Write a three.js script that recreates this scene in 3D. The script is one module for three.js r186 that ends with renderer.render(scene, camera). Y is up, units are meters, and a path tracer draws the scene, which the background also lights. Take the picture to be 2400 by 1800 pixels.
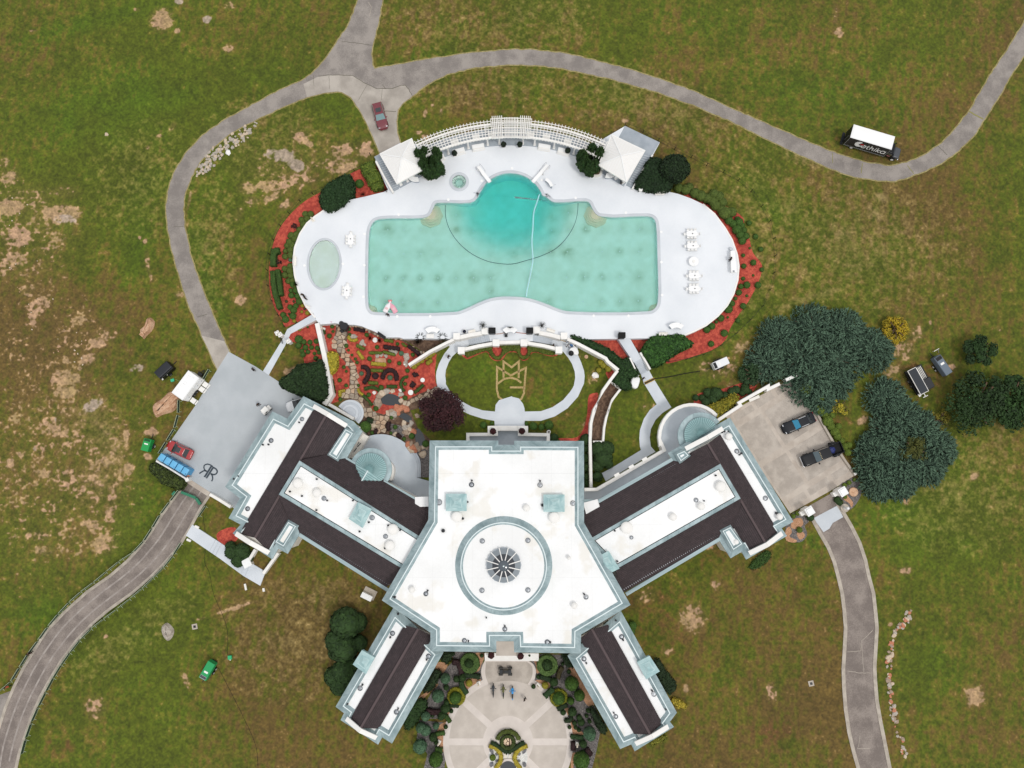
import * as THREE from 'three';
import { mergeGeometries, mergeVertices } from 'three/addons/utils/BufferGeometryUtils.js';
import { RoundedBoxGeometry } from 'three/addons/geometries/RoundedBoxGeometry.js';
import { MarchingCubes } from 'three/addons/objects/MarchingCubes.js';

// ---------------------------------------------------------------- camera, sky, sun, exposure
const scene = new THREE.Scene();
const FOCAL = 1826, ALT = 134, TILT = Math.atan(210 / FOCAL);      // focal length in pixels of the 2400 x 1800 photograph
const camera = new THREE.PerspectiveCamera(2 * Math.atan(900 / FOCAL) * 180 / Math.PI, 4 / 3,1,3000);
camera.position.set(0, ALT, 0);
camera.up.set(0, Math.sin(TILT), -Math.cos(TILT));
camera.lookAt(0, ALT - 100 * Math.cos(TILT), -100 * Math.sin(TILT));
scene.add(camera);
const renderer = new THREE.WebGLRenderer({ antialias: true });
renderer.setSize(1024,768);
renderer.toneMapping = THREE.LinearToneMapping;
renderer.toneMappingExposure = 1.0;
renderer.shadowMap.enabled = true;
{ // an even overcast sky, a little brighter towards the zenith
  const w = 64, h = 32, d = new Float32Array(w * h * 4);
  for (let j = 0; j < h; j++) for (let i = 0; i < w; i++) {
    const el = Math.sin((j + .5) / h * Math.PI - Math.PI / 2), k = el > 0 ? .38 + .62 * el : .3, o = (j * w + i) * 4;
    d[o] = .99 * k; d[o + 1] = 1.0 * k; d[o + 2] = 1.025 * k; d[o + 3] = 1;
  }
  const t = new THREE.DataTexture(d, w, h, THREE.RGBAFormat, THREE.FloatType);
  t.mapping = THREE.EquirectangularReflectionMapping; t.magFilter = THREE.LinearFilter; t.needsUpdate = true;
  scene.background = t; scene.environment = t;
  scene.backgroundIntensity = .98; scene.environmentIntensity = .98;
}
const sun = new THREE.DirectionalLight(new THREE.Color(1,.96,.9), 1.15);
sun.position.set(45,120,40); sun.castShadow = true; sun.shadow.radius = 24;
Object.assign(sun.shadow.camera, { left: -130, right: 130, top: 130, bottom: -130, near: 1, far: 400 });
sun.shadow.mapSize.set(4096,4096);
scene.add(sun); scene.add(sun.target);

// ---------------------------------------------------------------- helpers
let seed = 7;
const rnd = () => { seed = (seed * 1664525 + 1013904223) >>> 0; return seed / 4294967296; };
const rr = (a, b) => a + (b - a) * rnd();
const V3 = (x, y, z) => new THREE.Vector3(x, y, z), V2 = (x, y) => new THREE.Vector2(x, y);
const sT = Math.sin(TILT), cT = Math.cos(TILT);
// the point at height h that stands at a spot surveyed on the photograph
function P(px, py, h = 0) {
  const u = (px - 1200) / FOCAL, v = (py - 900) / FOCAL, dy = -cT - v * sT, dz = -sT + v * cT, t = (ALT - h) / -dy;
  return V3(u * t, h, dz * t);
}
const K = (x0, y0, w, W = 2212) => (a) => { const o = []; for (let i = 0; i < a.length; i += 2) o.push([x0 + a[i] * w / W, y0 + a[i + 1] * w / W]); return o; };
const T = (c, r) => K(600 * c, 450 * r, 600);
const t00 = T(0,0), t10 = T(1,0), t20 = T(2,0), t30 = T(3,0), t01 = T(0,1), t11 = T(1,1), t21 = T(2,1), t31 = T(3,1);
const t02 = T(0,2), t12 = T(1,2), t22 = T(2,2), t32 = T(3,2), t03 = T(0,3), t13 = T(1,3), t23 = T(2,3), t33 = T(3,3);
const kA = K(640,730,280), kB = K(860,730,280), kC = K(760,900,360), kD = K(960,1500,240), kE = K(1180,1500,240), kF = K(1020,1650,200), kG = K(1180,1650,240), kH = K(1060,960,260);
const kI = K(620,470,140,1106), kJ = K(980,730,240), kK = K(1180,730,240), kL = K(1400,780,240), kM = K(860,290,240,1269), kN = K(1340,280,280,1269), kO = K(1600,840,300,1269), kR = K(1820,1100,240,1269);
const kS = K(1080,260,240), kT = K(1960,270,180), kU = K(2100,810,140,1936), kV = K(350,840,200), kW = K(350,1030,200), kX = K(0,1480,200), kZ = K(0,0,2212);
const NAT = (a) => { const o = []; for (let i = 0; i < a.length; i += 2) o.push([a[i], a[i + 1]]); return o; };
const flat = (list, h = 0) => list.map(([x, y]) => { const p = P(x, y, h); return V2(p.x, p.z); });     // ground outline (x, z)
const pt3 = (list, h) => list.map(([x, y], i) => P(x, y, Array.isArray(h) ? h[i] : h));
const one = (k, x, y, h = 0) => { const [q] = k([x, y]); return P(q[0], q[1], h); };
const mid = (a, b, t = .5) => a.clone().lerp(b, t);
function smooth(pts, closed = false, n = 6) {
  const c = new THREE.CatmullRomCurve3(pts.map(p => V3(p.x, 0, p.y)), closed, 'centripetal');
  return c.getPoints(pts.length * n).slice(0, closed ? -1 : undefined).map(p => V2(p.x, p.z));
}
function inset(pts, d) {      // moves the outline of a polygon inwards by d
  let area = 0; const n = pts.length;
  for (let i = 0; i < n; i++) { const a = pts[i], b = pts[(i + 1) % n]; area += a.x * b.y - b.x * a.y; }
  const s = area > 0 ? 1 : -1;
  return pts.map((p, i) => {
    const a = pts[(i + n - 1) % n], b = pts[(i + 1) % n];
    const e1 = p.clone().sub(a).normalize(), e2 = b.clone().sub(p).normalize();
    const n1 = V2(-e1.y, e1.x).multiplyScalar(s), n2 = V2(-e2.y, e2.x).multiplyScalar(s);
    const k = 1 + n1.dot(n2);
    return p.clone().add(n1.add(n2).multiplyScalar(d / Math.max(k, .35)));
  });
}
const shapeOf = (pts) => new THREE.Shape(pts.map(p => V2(p.x, -p.y)));
function clean(g) { const r = g.index ? g.toNonIndexed() : g; for (const k of Object.keys(r.attributes)) if (!['position', 'normal', 'uv'].includes(k)) r.deleteAttribute(k); if (!r.attributes.uv) r.setAttribute('uv', new THREE.BufferAttribute(new Float32Array(r.attributes.position.count * 2), 2)); if (!r.attributes.normal) r.computeVertexNormals(); return r; }
function sheet(pts, y, holes = []) {
  const s = shapeOf(pts); for (const h of holes) s.holes.push(new THREE.Path(h.map(p => V2(p.x, -p.y))));
  const g = new THREE.ShapeGeometry(s); g.rotateX(-Math.PI / 2); g.translate(0, y, 0); return clean(g);
}
function slab(pts, y0, y1, holes = [], bevel = 0) {
  const s = shapeOf(pts); for (const h of holes) s.holes.push(new THREE.Path(h.map(p => V2(p.x, -p.y))));
  const b = bevel, g = new THREE.ExtrudeGeometry(s, { depth: y1 - y0 - 2 * b, bevelEnabled: b > 0, bevelSize: b, bevelThickness: b, bevelOffset: -b, bevelSegments: 1, curveSegments: 4 });
  g.rotateX(-Math.PI / 2); g.translate(0, y0 + b, 0); return clean(g);
}
function band(line, w, closed = false) {      // outline of a band of width w along a line
  const L = [], R = [], n = line.length;
  for (let i = 0; i < n; i++) {
    const a = line[closed ? (i + n - 1) % n : Math.max(i - 1,0)], b = line[closed ? (i + 1) % n : Math.min(i + 1, n - 1)];
    const e1 = line[i].clone().sub(a), e2 = b.clone().sub(line[i]);
    if (e1.lengthSq() < 1e-9) e1.copy(e2); if (e2.lengthSq() < 1e-9) e2.copy(e1); e1.normalize(); e2.normalize();
    const m = V2(-e1.y - e2.y, e1.x + e2.x).normalize(), k = w / 2 / Math.max(.4, m.dot(V2(-e1.y, e1.x)));
    L.push(line[i].clone().addScaledVector(m, k)); R.push(line[i].clone().addScaledVector(m, -k));
  }
  return closed ? [L, R] : L.concat(R.reverse());
}
const wall = (line, w, y0, y1, b = .04) => slab(band(line, w), y0, y1, [], b);
function box(w, h, d, x = 0, y = 0, z = 0, ry = 0, r = 0) { const g = r ? new RoundedBoxGeometry(w, h, d, 2, r) : new THREE.BoxGeometry(w, h, d); g.rotateY(ry); g.translate(x, y + h / 2, z); return clean(g); }   // stands on y
function cyl(r0, r1, h, x = 0, y = 0, z = 0, n = 16) { const g = new THREE.CylinderGeometry(r1, r0, h, n); g.translate(x, y + h / 2, z); return clean(g); }
function bar(a, b, r, n = 6) { const d = b.clone().sub(a), g = new THREE.CylinderGeometry(r, r, d.length(), n); g.applyQuaternion(new THREE.Quaternion().setFromUnitVectors(V3(0,1,0), d.normalize())); const m = a.clone().add(b).multiplyScalar(.5); g.translate(m.x, m.y, m.z); return clean(g); }
function beam(a, b, w, h) { const d = b.clone().sub(a), L = Math.hypot(d.x, d.z), g = new THREE.BoxGeometry(w, h, d.length()); g.rotateX(-Math.atan2(d.y, L)); g.rotateY(Math.atan2(d.x, d.z)); const m = a.clone().add(b).multiplyScalar(.5); g.translate(m.x, m.y, m.z); return clean(g); }
function tube(pts, r, n = 6, seg = 8) { return clean(new THREE.TubeGeometry(new THREE.CatmullRomCurve3(pts), pts.length * seg, r, n)); }
function lathe(prof, x = 0, y = 0, z = 0, n = 20) { const g = new THREE.LatheGeometry(prof.map(p => V2(p[0], p[1])), n); g.translate(x, y, z); return clean(g); }
function ball(r, x, y, z, sx = 1, sy = 1, sz = 1, n = 12) { const g = new THREE.SphereGeometry(r, n, Math.max(6, n >> 1)); g.scale(sx, sy, sz); g.translate(x, y, z); return clean(g); }
function poly3(pts, along) {      // a flat face through 3-D points; uv in metres, u along the given edge
  const p = [], uv = [], o = pts[0];
  const e = (along || pts[1].clone().sub(pts[0])).clone().normalize(), nrm = V3(0,0,0);
  for (let i = 1; i < pts.length - 1; i++) nrm.add(pts[i].clone().sub(o).cross(pts[i + 1].clone().sub(o)));
  let q = pts; if (nrm.y < 0) { q = pts.slice().reverse(); nrm.negate(); } nrm.normalize();
  const f = nrm.clone().cross(e).normalize();
  const tri = THREE.ShapeUtils.triangulateShape(q.map(a => V2(a.clone().sub(o).dot(e), a.clone().sub(o).dot(f))), []);
  for (const t of tri) for (const i of t) { p.push(q[i].x, q[i].y, q[i].z); const d = q[i].clone().sub(o); uv.push(d.dot(e), d.dot(f)); }
  const g = new THREE.BufferGeometry(); g.setAttribute('position', new THREE.Float32BufferAttribute(p, 3)); g.setAttribute('uv', new THREE.Float32BufferAttribute(uv, 2)); g.computeVertexNormals();
  return g;
}
function ringWall(A, ya, B, yb) {      // the skirt between two outlines of as many points
  const p = [], uv = []; let s = 0; const n = A.length;
  for (let i = 0; i < n; i++) {
    const j = (i + 1) % n, l = A[i].distanceTo(A[j]), h = Math.hypot(A[i].distanceTo(B[i]), yb - ya);
    const q = [[A[i].x, ya, A[i].y, s, 0], [A[j].x, ya, A[j].y, s + l, 0], [B[j].x, yb, B[j].y, s + l, h], [B[i].x, yb, B[i].y, s, h]];
    for (const k of [0,1,2,0,2,3]) { p.push(q[k][0], q[k][1], q[k][2]); uv.push(q[k][3], q[k][4]); }
    s += l;
  }
  const g = new THREE.BufferGeometry(); g.setAttribute('position', new THREE.Float32BufferAttribute(p, 3)); g.setAttribute('uv', new THREE.Float32BufferAttribute(uv, 2)); g.computeVertexNormals(); return g;
}
const taken = new Map();
function numbered(n) { const k = taken.get(n) || 0; taken.set(n, k + 1); return k ? n + '_' + String(k).padStart(3, '0') : n; }
const shade = (m) => { m.castShadow = m.receiveShadow = true; return m; };
function mesh(name, geos, mat, parent) {
  const g = Array.isArray(geos) ? (geos.length > 1 ? mergeGeometries(geos.map(clean)) : geos[0]) : geos;
  const m = shade(new THREE.Mesh(g, mat)); m.name = parent ? name : numbered(name); (parent || scene).add(m); return m;
}
function tag(o, label, category, group) { o.userData.label = label; o.userData.category = category; if (group) o.userData.group = group; return o; }
function thing(name, label, category, pos, ry = 0, group) {
  const g = new THREE.Group(); g.name = numbered(name); scene.add(g); if (pos) g.position.copy(pos); g.rotation.y = ry; return tag(g, label, category, group);
}
function struct(name, geos, mat, label) { const m = mesh(name, geos, mat); m.userData.kind = 'structure'; if (label) m.userData.label = label; return m; }
function copyOf(root, pos, ry, label, group, s) {
  const r = root.clone(); r.name = numbered(root.name.replace(/_\d+$/, '')); scene.add(r); if (pos) r.position.copy(pos); r.rotation.set(0, ry || 0,0); r.userData = { ...root.userData };
  if (label) r.userData.label = label; if (group) r.userData.group = group; if (s) r.scale.set(...(Array.isArray(s) ? s : [s, s, s])); return r;
}
// ---------------------------------------------------------------- procedural textures
function lattice(n, sd) { const a = new Float32Array(n * n); let s = sd * 7919 + 13; for (let i = 0; i < n * n; i++) { s = (s * 1664525 + 1013904223) >>> 0; a[i] = s / 4294967296; } return a; }
const LAT = [lattice(256,1), lattice(256,2), lattice(256,3)];
function vn(x, y, per = 256, k = 0) {      // value noise, repeats after per cells
  const a = LAT[k], xi = Math.floor(x), yi = Math.floor(y); let fx = x - xi, fy = y - yi; fx = fx * fx * (3 - 2 * fx); fy = fy * fy * (3 - 2 * fy);
  const m = (v) => ((v % per) + per) % per, x0 = m(xi), x1 = m(xi + 1), y0 = m(yi) * 256, y1 = m(yi + 1) * 256;
  const p = a[y0 + x0], q = a[y0 + x1], r = a[y1 + x0], t = a[y1 + x1];
  return p + (q - p) * fx + (r - p + (p - q - r + t) * fx) * fy;
}
function fbm(x, y, per, oct = 4, k = 0) { let s = 0, a = .5, n = 0; for (let i = 0; i < oct; i++) { s += a * vn(x, y, per, k); n += a; a *= .5; x *= 2; y *= 2; per = Math.min(256, per * 2); } return s / n; }
const s2l = (c) => Math.pow(c, 2.2), l2s = (c) => Math.pow(Math.max(0, Math.min(1, c)), 1 / 2.2);
function tex(size, metres, fn, srgb = true) {      // fn(u, v in 0..1) -> [r, g, b] in 0..1
  const d = new Uint8Array(size * size * 4);
  for (let j = 0; j < size; j++) for (let i = 0; i < size; i++) { const c = fn(i / size, j / size), o = (j * size + i) * 4; d[o] = Math.max(0, Math.min(255, c[0] * 255)); d[o + 1] = Math.max(0, Math.min(255, c[1] * 255)); d[o + 2] = Math.max(0, Math.min(255, c[2] * 255)); d[o + 3] = 255; }
  const t = new THREE.DataTexture(d, size, size, THREE.RGBAFormat); t.wrapS = t.wrapT = THREE.RepeatWrapping; t.magFilter = THREE.LinearFilter; t.minFilter = THREE.LinearMipmapLinearFilter; t.generateMipmaps = true;
  if (srgb) t.colorSpace = THREE.SRGBColorSpace; t.repeat.set(1 / metres, 1 / metres); t.needsUpdate = true; return t;
}
const mixc = (a, b, t) => [a[0] + (b[0] - a[0]) * t, a[1] + (b[1] - a[1]) * t, a[2] + (b[2] - a[2]) * t];
const hex = (h) => [(h >> 16) / 255, (h >> 8 & 255) / 255, (h & 255) / 255];
const clamp = (x, a = 0, b = 1) => Math.max(a, Math.min(b, x)), sstep = (a, b, x) => { const t = clamp((x - a) / (b - a)); return t * t * (3 - 2 * t); };
const std = (o) => new THREE.MeshStandardMaterial({ roughness: .85, metalness: 0,...o });
const plain = (h, rough = .7, o = {}) => std({ color: h, roughness: rough, ...o });
// colour noise between two sRGB tones, with coarse blotches and fine grain
function grainTex(size, metres, a, b, cells, fine, amt = .5) {
  a = hex(a); b = hex(b);
  return tex(size, metres, (u, v) => { const c = fbm(u * cells, v * cells, cells, 5), f = vn(u * fine, v * fine, fine, 1); return mixc(a, b, clamp((c - .5) * 2.2 + .5 + (f - .5) * amt)); });
}
const grainBump = (fine) => tex(256,1, (u, v) => { const f = .6 * vn(u * fine, v * fine, fine, 1) + .4 * vn(u * fine / 2, v * fine / 2, fine / 2,2); return [f, f, f]; }, false);
const M = {};
M.asphalt = std({ map: grainTex(1024,24,0x827b76,0x9e968f, 14,256,.8), roughness: .95 });
M.drive = std({ map: grainTex(1024,24,0x786e68,0x978c84,14,256,.8), roughness: .95 });
M.concrete = std({ map: grainTex(1024,18,0x9f978e, 0xb9b1a7,10,256,.4), roughness: .92 });
M.court = std({ map: grainTex(512,20,0xb0b6ba, 0xbbc0c4,8,200,.25), roughness: .8 });
M.courtStone = std({ map: grainTex(1024,16,0xaaa096,0xbfb5aa, 16,256,.7), roughness: .9 });
M.courtBand = std({ map: grainTex(512,10,0xb5a99d, 0xc8bdb1,8,200,.4), roughness: .9 });
M.foreStone = std({ map: grainTex(512,14,0xbfb5ab, 0xcdc3b9,10,200,.35), roughness: .9 });
M.foreBand = std({ map: grainTex(512,10,0xd2c8c0,0xddd3cb, 8,200,.3), roughness: .9 });
M.deck = std({ map: grainTex(512,30,0xdfe3e8,0xeaedf1,6,128,.2), roughness: .75 });
M.coping = std({ map: grainTex(256,10,0xbfc5cb, 0xcbd0d5,6,64,.2), roughness: .7 });
M.path = std({ map: grainTex(512,14,0xcdd3da, 0xd8dde3,8,128,.2), roughness: .75 });
M.terrace = std({ map: grainTex(512,14,0xb9c1c9,0xc6cdd4,8,128,.2), roughness: .7 });
M.step = std({ map: grainTex(512,8,0xbcc3cb, 0xc8ced5,8,128,.2), roughness: .75 });
M.greydeck = std({ map: grainTex(256,8,0x9aa3ac, 0xa9b1b9,8,64,.2), roughness: .7 });
M.white = std({ map: grainTex(256,6,0xeeebe6,0xf6f4f0,8,64,.3), roughness: .7 });
M.stucco = std({ map: grainTex(256,6,0xe6e2da, 0xf1eee8,8,64,.4), roughness: .85 });
M.kerb = std({ map: grainTex(256,6,0xa69c90,0xbdb3a6,10,128,.5), roughness: .95 });
M.mulch = std({ map: grainTex(512,7,0xab4238,0xd9644f, 20,200,.9), roughness: 1 });
M.mulch.bumpMap = grainBump(64); M.mulch.bumpScale = .05;
M.gravel = std({ map: tex(512,6, (u, v) => { const f = vn(u * 90, v * 90,90,1), c = vn(u * 160, v * 160,160,2), g = .26 + .42 * f * c + .12 * f; return [g * 1.0, g * .95, g * .93]; }), roughness: .95 });
M.tanGravel = std({ map: tex(512,6, (u, v) => { const f = vn(u * 90, v * 90,90,0), c = vn(u * 160, v * 160,160,1); return mixc(hex(0x95684a), hex(0xdcb08d), clamp(f * .7 + c * .5 - .1)); }), roughness: .95 });
M.whiteGravel = std({ map: grainTex(256,4,0xc9c7c2,0xefeeea, 30,128,1), roughness: .95 });
M.greyGravel = std({ map: grainTex(256,4,0x5a5a5e, 0x8d8c90,30,128,1), roughness: .95 });
M.soil = std({ map: grainTex(512,6,0x4f3c30,0x7a6250,20,200,1), roughness: 1 });
M.roofWhite = std({ map: tex(1024,40, (u, v) => { const c = fbm(u * 8, v * 8,8,5), st = sstep(.62,.8, fbm(u * 14, v * 14,14,4,1)) * .5, f = vn(u * 220, v * 220,220,2); const seam = (u * 13) % 1 < .012 || (v * 5) % 1 < .006 ? .955 : 1; return mixc(mixc([.985,.985,.985], [.94,.94,.935], clamp((c - .5) * 2 + .5 + (f - .5) * .3)), [.86,.82,.74], st * .6).map(q => q * seam); }), roughness: .8 });
M.copper = std({ map: tex(512,7, (u, v) => { const c = fbm(u * 6, v * 6,6,5), s = vn(u * 24, v * 3,24,1), seam = Math.abs((u * 4) % 1 - .5) > .485 ? .8 : 1; const q = mixc(hex(0x859a9e), hex(0xb3c5c8), clamp((c - .5) * 1.6 + .5 + (s - .5) * .35)); return q.map(x => x * seam); }), roughness: .65, metalness: .1 });
M.copperLight = std({ map: tex(512,8, (u, v) => { const c = fbm(u * 8, v * 8,8,5); return mixc(hex(0x94b6b8), hex(0xb9d2d2), clamp((c - .5) * 2 + .5)); }), roughness: .6, metalness: .1 });
M.copperCap = plain(0xdde9ea, .5); M.copperDark = plain(0x6f9394,.6);
M.tile = std({ map: tex(512,5.12, (u, v) => { const row = v * 16, r = Math.floor(row), fr = row - r, col = u * 14 + (r % 2) * .5, cI = Math.floor(col), n = vn(cI * 1.7 + .5, r * 1.3 + .5,256,1), n2 = fbm(u * 5, v * 5,5,3,2); const joint = fr < .12 || (col - cI) < .07 ? .62 : 1; return mixc(hex(0x352b2d), hex(0x4a3d3f), clamp(n * .7 + n2 * .5 - .1)).map(x => x * joint); }), roughness: .75 });
M.tile.bumpMap = tex(512,5.12, (u, v) => { const fr = (v * 16) % 1; return [1 - fr, 1 - fr, 1 - fr]; }, false); M.tile.bumpScale = .05;
M.ridge = plain(0x57494a, .8);
M.black = plain(0x101113,.5); M.rubber = plain(0x161616,.9); M.darkMetal = plain(0x24262a, .5, { metalness: .3 }); M.steel = plain(0x9a9ea3,.4, { metalness: .6 });
M.chrome = plain(0xd8dade, .25, { metalness: .9 });
M.glass = new THREE.MeshPhysicalMaterial({ color: 0x1a2226, roughness: .08, clearcoat: 1 });
M.sandstone = std({ map: grainTex(512,5,0xb98d6d, 0xd9b394,10,128,.6), roughness: .95 }); M.sandstone.bumpMap = grainBump(32); M.sandstone.bumpScale = .05;
const flagTones = [[0xa08c76,0xbdaa94], [0xb09d87,0xcbbaa5], [0x8f8273,0xad9f8f], [0xb3957a, 0xcbb096]].map(([a, b]) => std({ map: grainTex(128,2, a, b, 6,48,.6), roughness: .95 }));
const rockTones = [[0x9a8f83,0xbdb4a8], [0xb8a48c, 0xd3c1ab], [0x8d7a69,0xae9a87], [0xa9684e, 0xc98a6b]].map(([a, b]) => std({ map: grainTex(128,2, a, b, 6,48,.6), roughness: .95 }));
// ---------------------------------------------------------------- ground: lawn with bare earth where the photograph shows it
const GX0 = -112, GZ0 = -104, GW = 224, GD = 175, TW = 2048, TH = 1600;
{
  const m = [0,1,2,3,4,5].map(() => new Float32Array(TW * TH));      // tan earth, grey sand, straw, red-brown soil, fresh green, worn olive
  const px = GW / TW;
  function patch(kind, x, y, rx, ry, rot = 0, amt = 1, soft = 1) {
    const c = P(x, y), sc = P(x + 1, y).x - c.x, R = Math.max(rx, ry) * sc * 1.5, a = Math.cos(rot), b = Math.sin(rot), A = m[kind];
    const i0 = Math.max(0, Math.floor((c.x - R - GX0) / px)), i1 = Math.min(TW - 1, Math.ceil((c.x + R - GX0) / px)), j0 = Math.max(0, Math.floor((c.z - R - GZ0) / px)), j1 = Math.min(TH - 1, Math.ceil((c.z + R - GZ0) / px));
    for (let j = j0; j <= j1; j++) for (let i = i0; i <= i1; i++) {
      const dx = GX0 + i * px - c.x, dz = GZ0 + j * px - c.z, u = (dx * a + dz * b) / (rx * sc), v = (-dx * b + dz * a) / (ry * sc), d = Math.sqrt(u * u + v * v);
      if (d < 1.5) { const f = amt * clamp((1.35 - d) / (soft > 1 ? 1.2 : .8)); if (f > A[j * TW + i]) A[j * TW + i] = f; }
    }
  }
  const E = (k, list, amt = 1, soft = 1) => { for (const q of list) patch(k, q[0], q[1], q[2], q[3], q[4] || 0, q[5] || amt, soft); };
  E(0, [[120,1080,190,260,0,.36], [60,560,140,140,0,.38], [130,800,150,110,0,.36], [240,1150,90,160,.2,.42], [700,400,130,60,0,.4], [377,46,26,28], [537,11,12,12,0,.7], [415,72,8,8], [534,114,14,12,0,.6], [320,22,8,5,0,.6], [75,71,11,3], [345,345,6,6,0,.8], [372,318,8,5,0,.8], [405,295,7,12,.4,.7],
    [25,485,40,22], [20,415,30,22,0,.7], [140,500,46,24,0,1.15], [40,555,40,30,0,1.1], [80,530,60,60,0,.5], [30,610,40,26,0,.8], [150,450,40,18,0,.6], [110,585,40,18,0,.6], [10,380,14,18,0,.7], [5,640,14,12,0,.8], [60,470,80,40,0,.55],
    [90,715,36,22,-.5,.9], [75,745,10,28,-.2,.9], [185,748,22,10,.1,.7], [60,680,26,14,-.5,.7], [65,690,12,5,.3,1], [228,802,24,18,0,.9], [205,842,28,15,-.3,.95], [150,885,46,24,0,.85], [240,790,36,26,0,.6], [120,800,60,30,0,.5], [187,863,7,6,0,1.1], [100,620,60,26,0,.45],
    [150,918,36,18,0,.85], [120,1000,34,28,0,.75], [95,1048,20,14,0,.9], [22,1085,14,14], [50,1062,14,10,0,.8], [140,1010,26,20,0,.8], [300,1098,15,17], [352,1012,16,14,0,.9], [295,1020,9,14,0,.8], [260,1180,16,50,0,.85], [205,1150,50,55,0,.62], [150,1120,40,34,0,.7], [245,1275,30,26,0,.8], [90,1255,36,14,.1,.85], [100,1195,12,5,.3,.8], [215,1230,34,20,0,.7], [130,1180,30,40,0,.55], [170,1040,60,40,0,.55], [330,985,20,16,0,.5], [345,1070,12,10,.4,.9], [225,1080,50,60,0,.55], [100,1110,22,12,.3,.8], [60,1180,12,5,0,.7], [50,1130,30,14,0,.5], [105,1290,30,16,0,.6],
    [703,320,22,16,.4,1], [722,335,14,7,.6,1], [800,352,34,22,-.4,.85], [855,350,24,26,.2,.95], [800,388,46,20,-.3,.85], [700,420,60,18,0,.8], [640,435,50,16,0,.8], [680,395,80,30,0,.5], [640,460,26,10,-.5,1], [665,480,16,10,-.8,1], [997,320,15,8,-.2,1], [980,310,9,6,0,.9], [996,266,5,12,.2,.8], [1033,262,5,12,.3,.8], [1012,246,5,4,0,.7], [770,380,50,14,-.3,.7], [580,440,26,18,0,.7], [560,500,10,20,.3,.6], [615,400,24,18,0,.5], [590,470,20,14,0,.7],
    [1464,283,8,6,-.3,1], [1965,75,12,12,0,.95], [1957,35,6,34,0,.55], [564,705,15,15,0,1], [425,690,10,10,0,.7], [345,615,7,30,-.15,.8], [352,645,5,12,-.2,.9], [327,556,5,5,0,1], [443,470,4,22,.15,.8], [415,690,8,9,0,.8], [340,565,6,9,.2,.9],
    [683,870,22,12,-.4,.95], [2124,1170,9,13,0,1], [2283,1116,14,9,-.6,.9], [2121,1337,18,10,-.2,1], [1624,1446,32,33,0,.92], [1676,1370,11,12,0,.9], [1607,1614,7,11,0,1], [1560,1525,15,10,0,.7], [1808,1621,17,22,0,.9], [2285,1630,26,26,0,.95], [2085,1462,6,5], [1570,1680,14,8,0,.7],
    [220,1656,26,28,0,.8], [434,1594,8,20,-.5,.8], [550,1424,50,5,-.3,.85], [470,1449,14,4,-.2,.7], [248,1491,6,5,0,.9],
    [1690,862,40,24,-.2,.8], [1735,812,22,14,-.5,.7], [1650,860,24,16,0,.7], [1720,905,26,12,-.4,.7], [1575,900,20,6,-.4,.5], [1520,955,22,14,0,.5], [1390,880,12,22,.4,.6],
    [2150,780,14,20,.5,.8], [2120,820,26,26,.6,.75], [2085,870,30,16,-.3,.7], [2225,855,18,16,0,.8], [2340,770,8,6,0,.5], [2180,755,4,8,0,1], [2060,960,8,40,.45,.8], [2020,985,20,12,-.4,.8],
    [820,1440,8,10,0,.6], [1350,830,18,14,0,.5], [1515,1395,26,16,-.4,.6], [1660,1275,20,16,-.5,.8], [1380,990,30,14,-.5,.5]]);
  E(1, [[485,45,13,12], [418,3,12,8], [665,365,36,22,.2,1], [690,385,32,20,.4,1], [640,360,26,20,0,.8], [215,950,30,20,-.5,.85], [320,862,24,14,-.2,.9], [150,512,40,16,.1,.6], [135,985,12,16,0,.7], [85,1050,12,10,0,.7], [450,40,50,30,0,.35]]);
  E(2, [[1750,560,110,200,0,.35], [2000,570,220,140,0,.4], [1550,255,240,70,.35,.35], [620,330,130,90,0,.3], [500,560,60,150,0,.3], [1150,200,200,60,0,.25], [1100,60,200,80,0,.25], [700,1500,160,120,0,.3], [2250,1150,160,120,0,.3], [350,420,120,120,0,.25], [2065,462,22,18,.3,.9], [2050,500,26,26,0,.8], [1975,552,36,22,0,.7], [2020,530,60,40,0,.45], [1830,330,60,14,.5,.8], [1880,370,60,18,.4,.6], [1860,480,24,30,0,.5], [2010,645,110,16,.1,.4], [1920,690,100,14,-.35,.5], [1850,715,50,14,-.3,.5], [240,1010,40,40,0,.7], [260,1080,40,60,0,.6], [230,1130,60,50,0,.6], [210,980,60,40,0,.5], [300,1500,160,40,-.6,.3], [2280,1090,40,80,.2,.4], [2340,1020,30,60,0,.5], [1375,272,24,16,0,.5], [1500,270,60,30,.4,.3], [1220,30,60,40,0,.35], [1330,40,60,60,0,.25], [760,1400,60,40,0,.4], [820,1470,24,50,.3,.4], [640,1500,90,50,-.4,.3]], .6,2);
  E(3, [[1480,1412,40,30,-.4,.8], [1540,1400,60,30,0,.5], [1810,1715,46,26,0,.6], [1560,1460,50,60,0,.35], [1420,1000,40,40,0,.3], [1330,960,30,60,0,.4], [141,1750,30,20,0,.5], [2180,880,90,40,0,.5], [1950,1000,60,20,-.6,.6], [1480,1500,40,40,0,.4], [1700,1280,80,20,-.5,.5], [1640,940,70,22,-.55,.6], [1240,885,22,40,0,.3], [1010,1040,40,20,0,.4]], .5,2);
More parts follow.
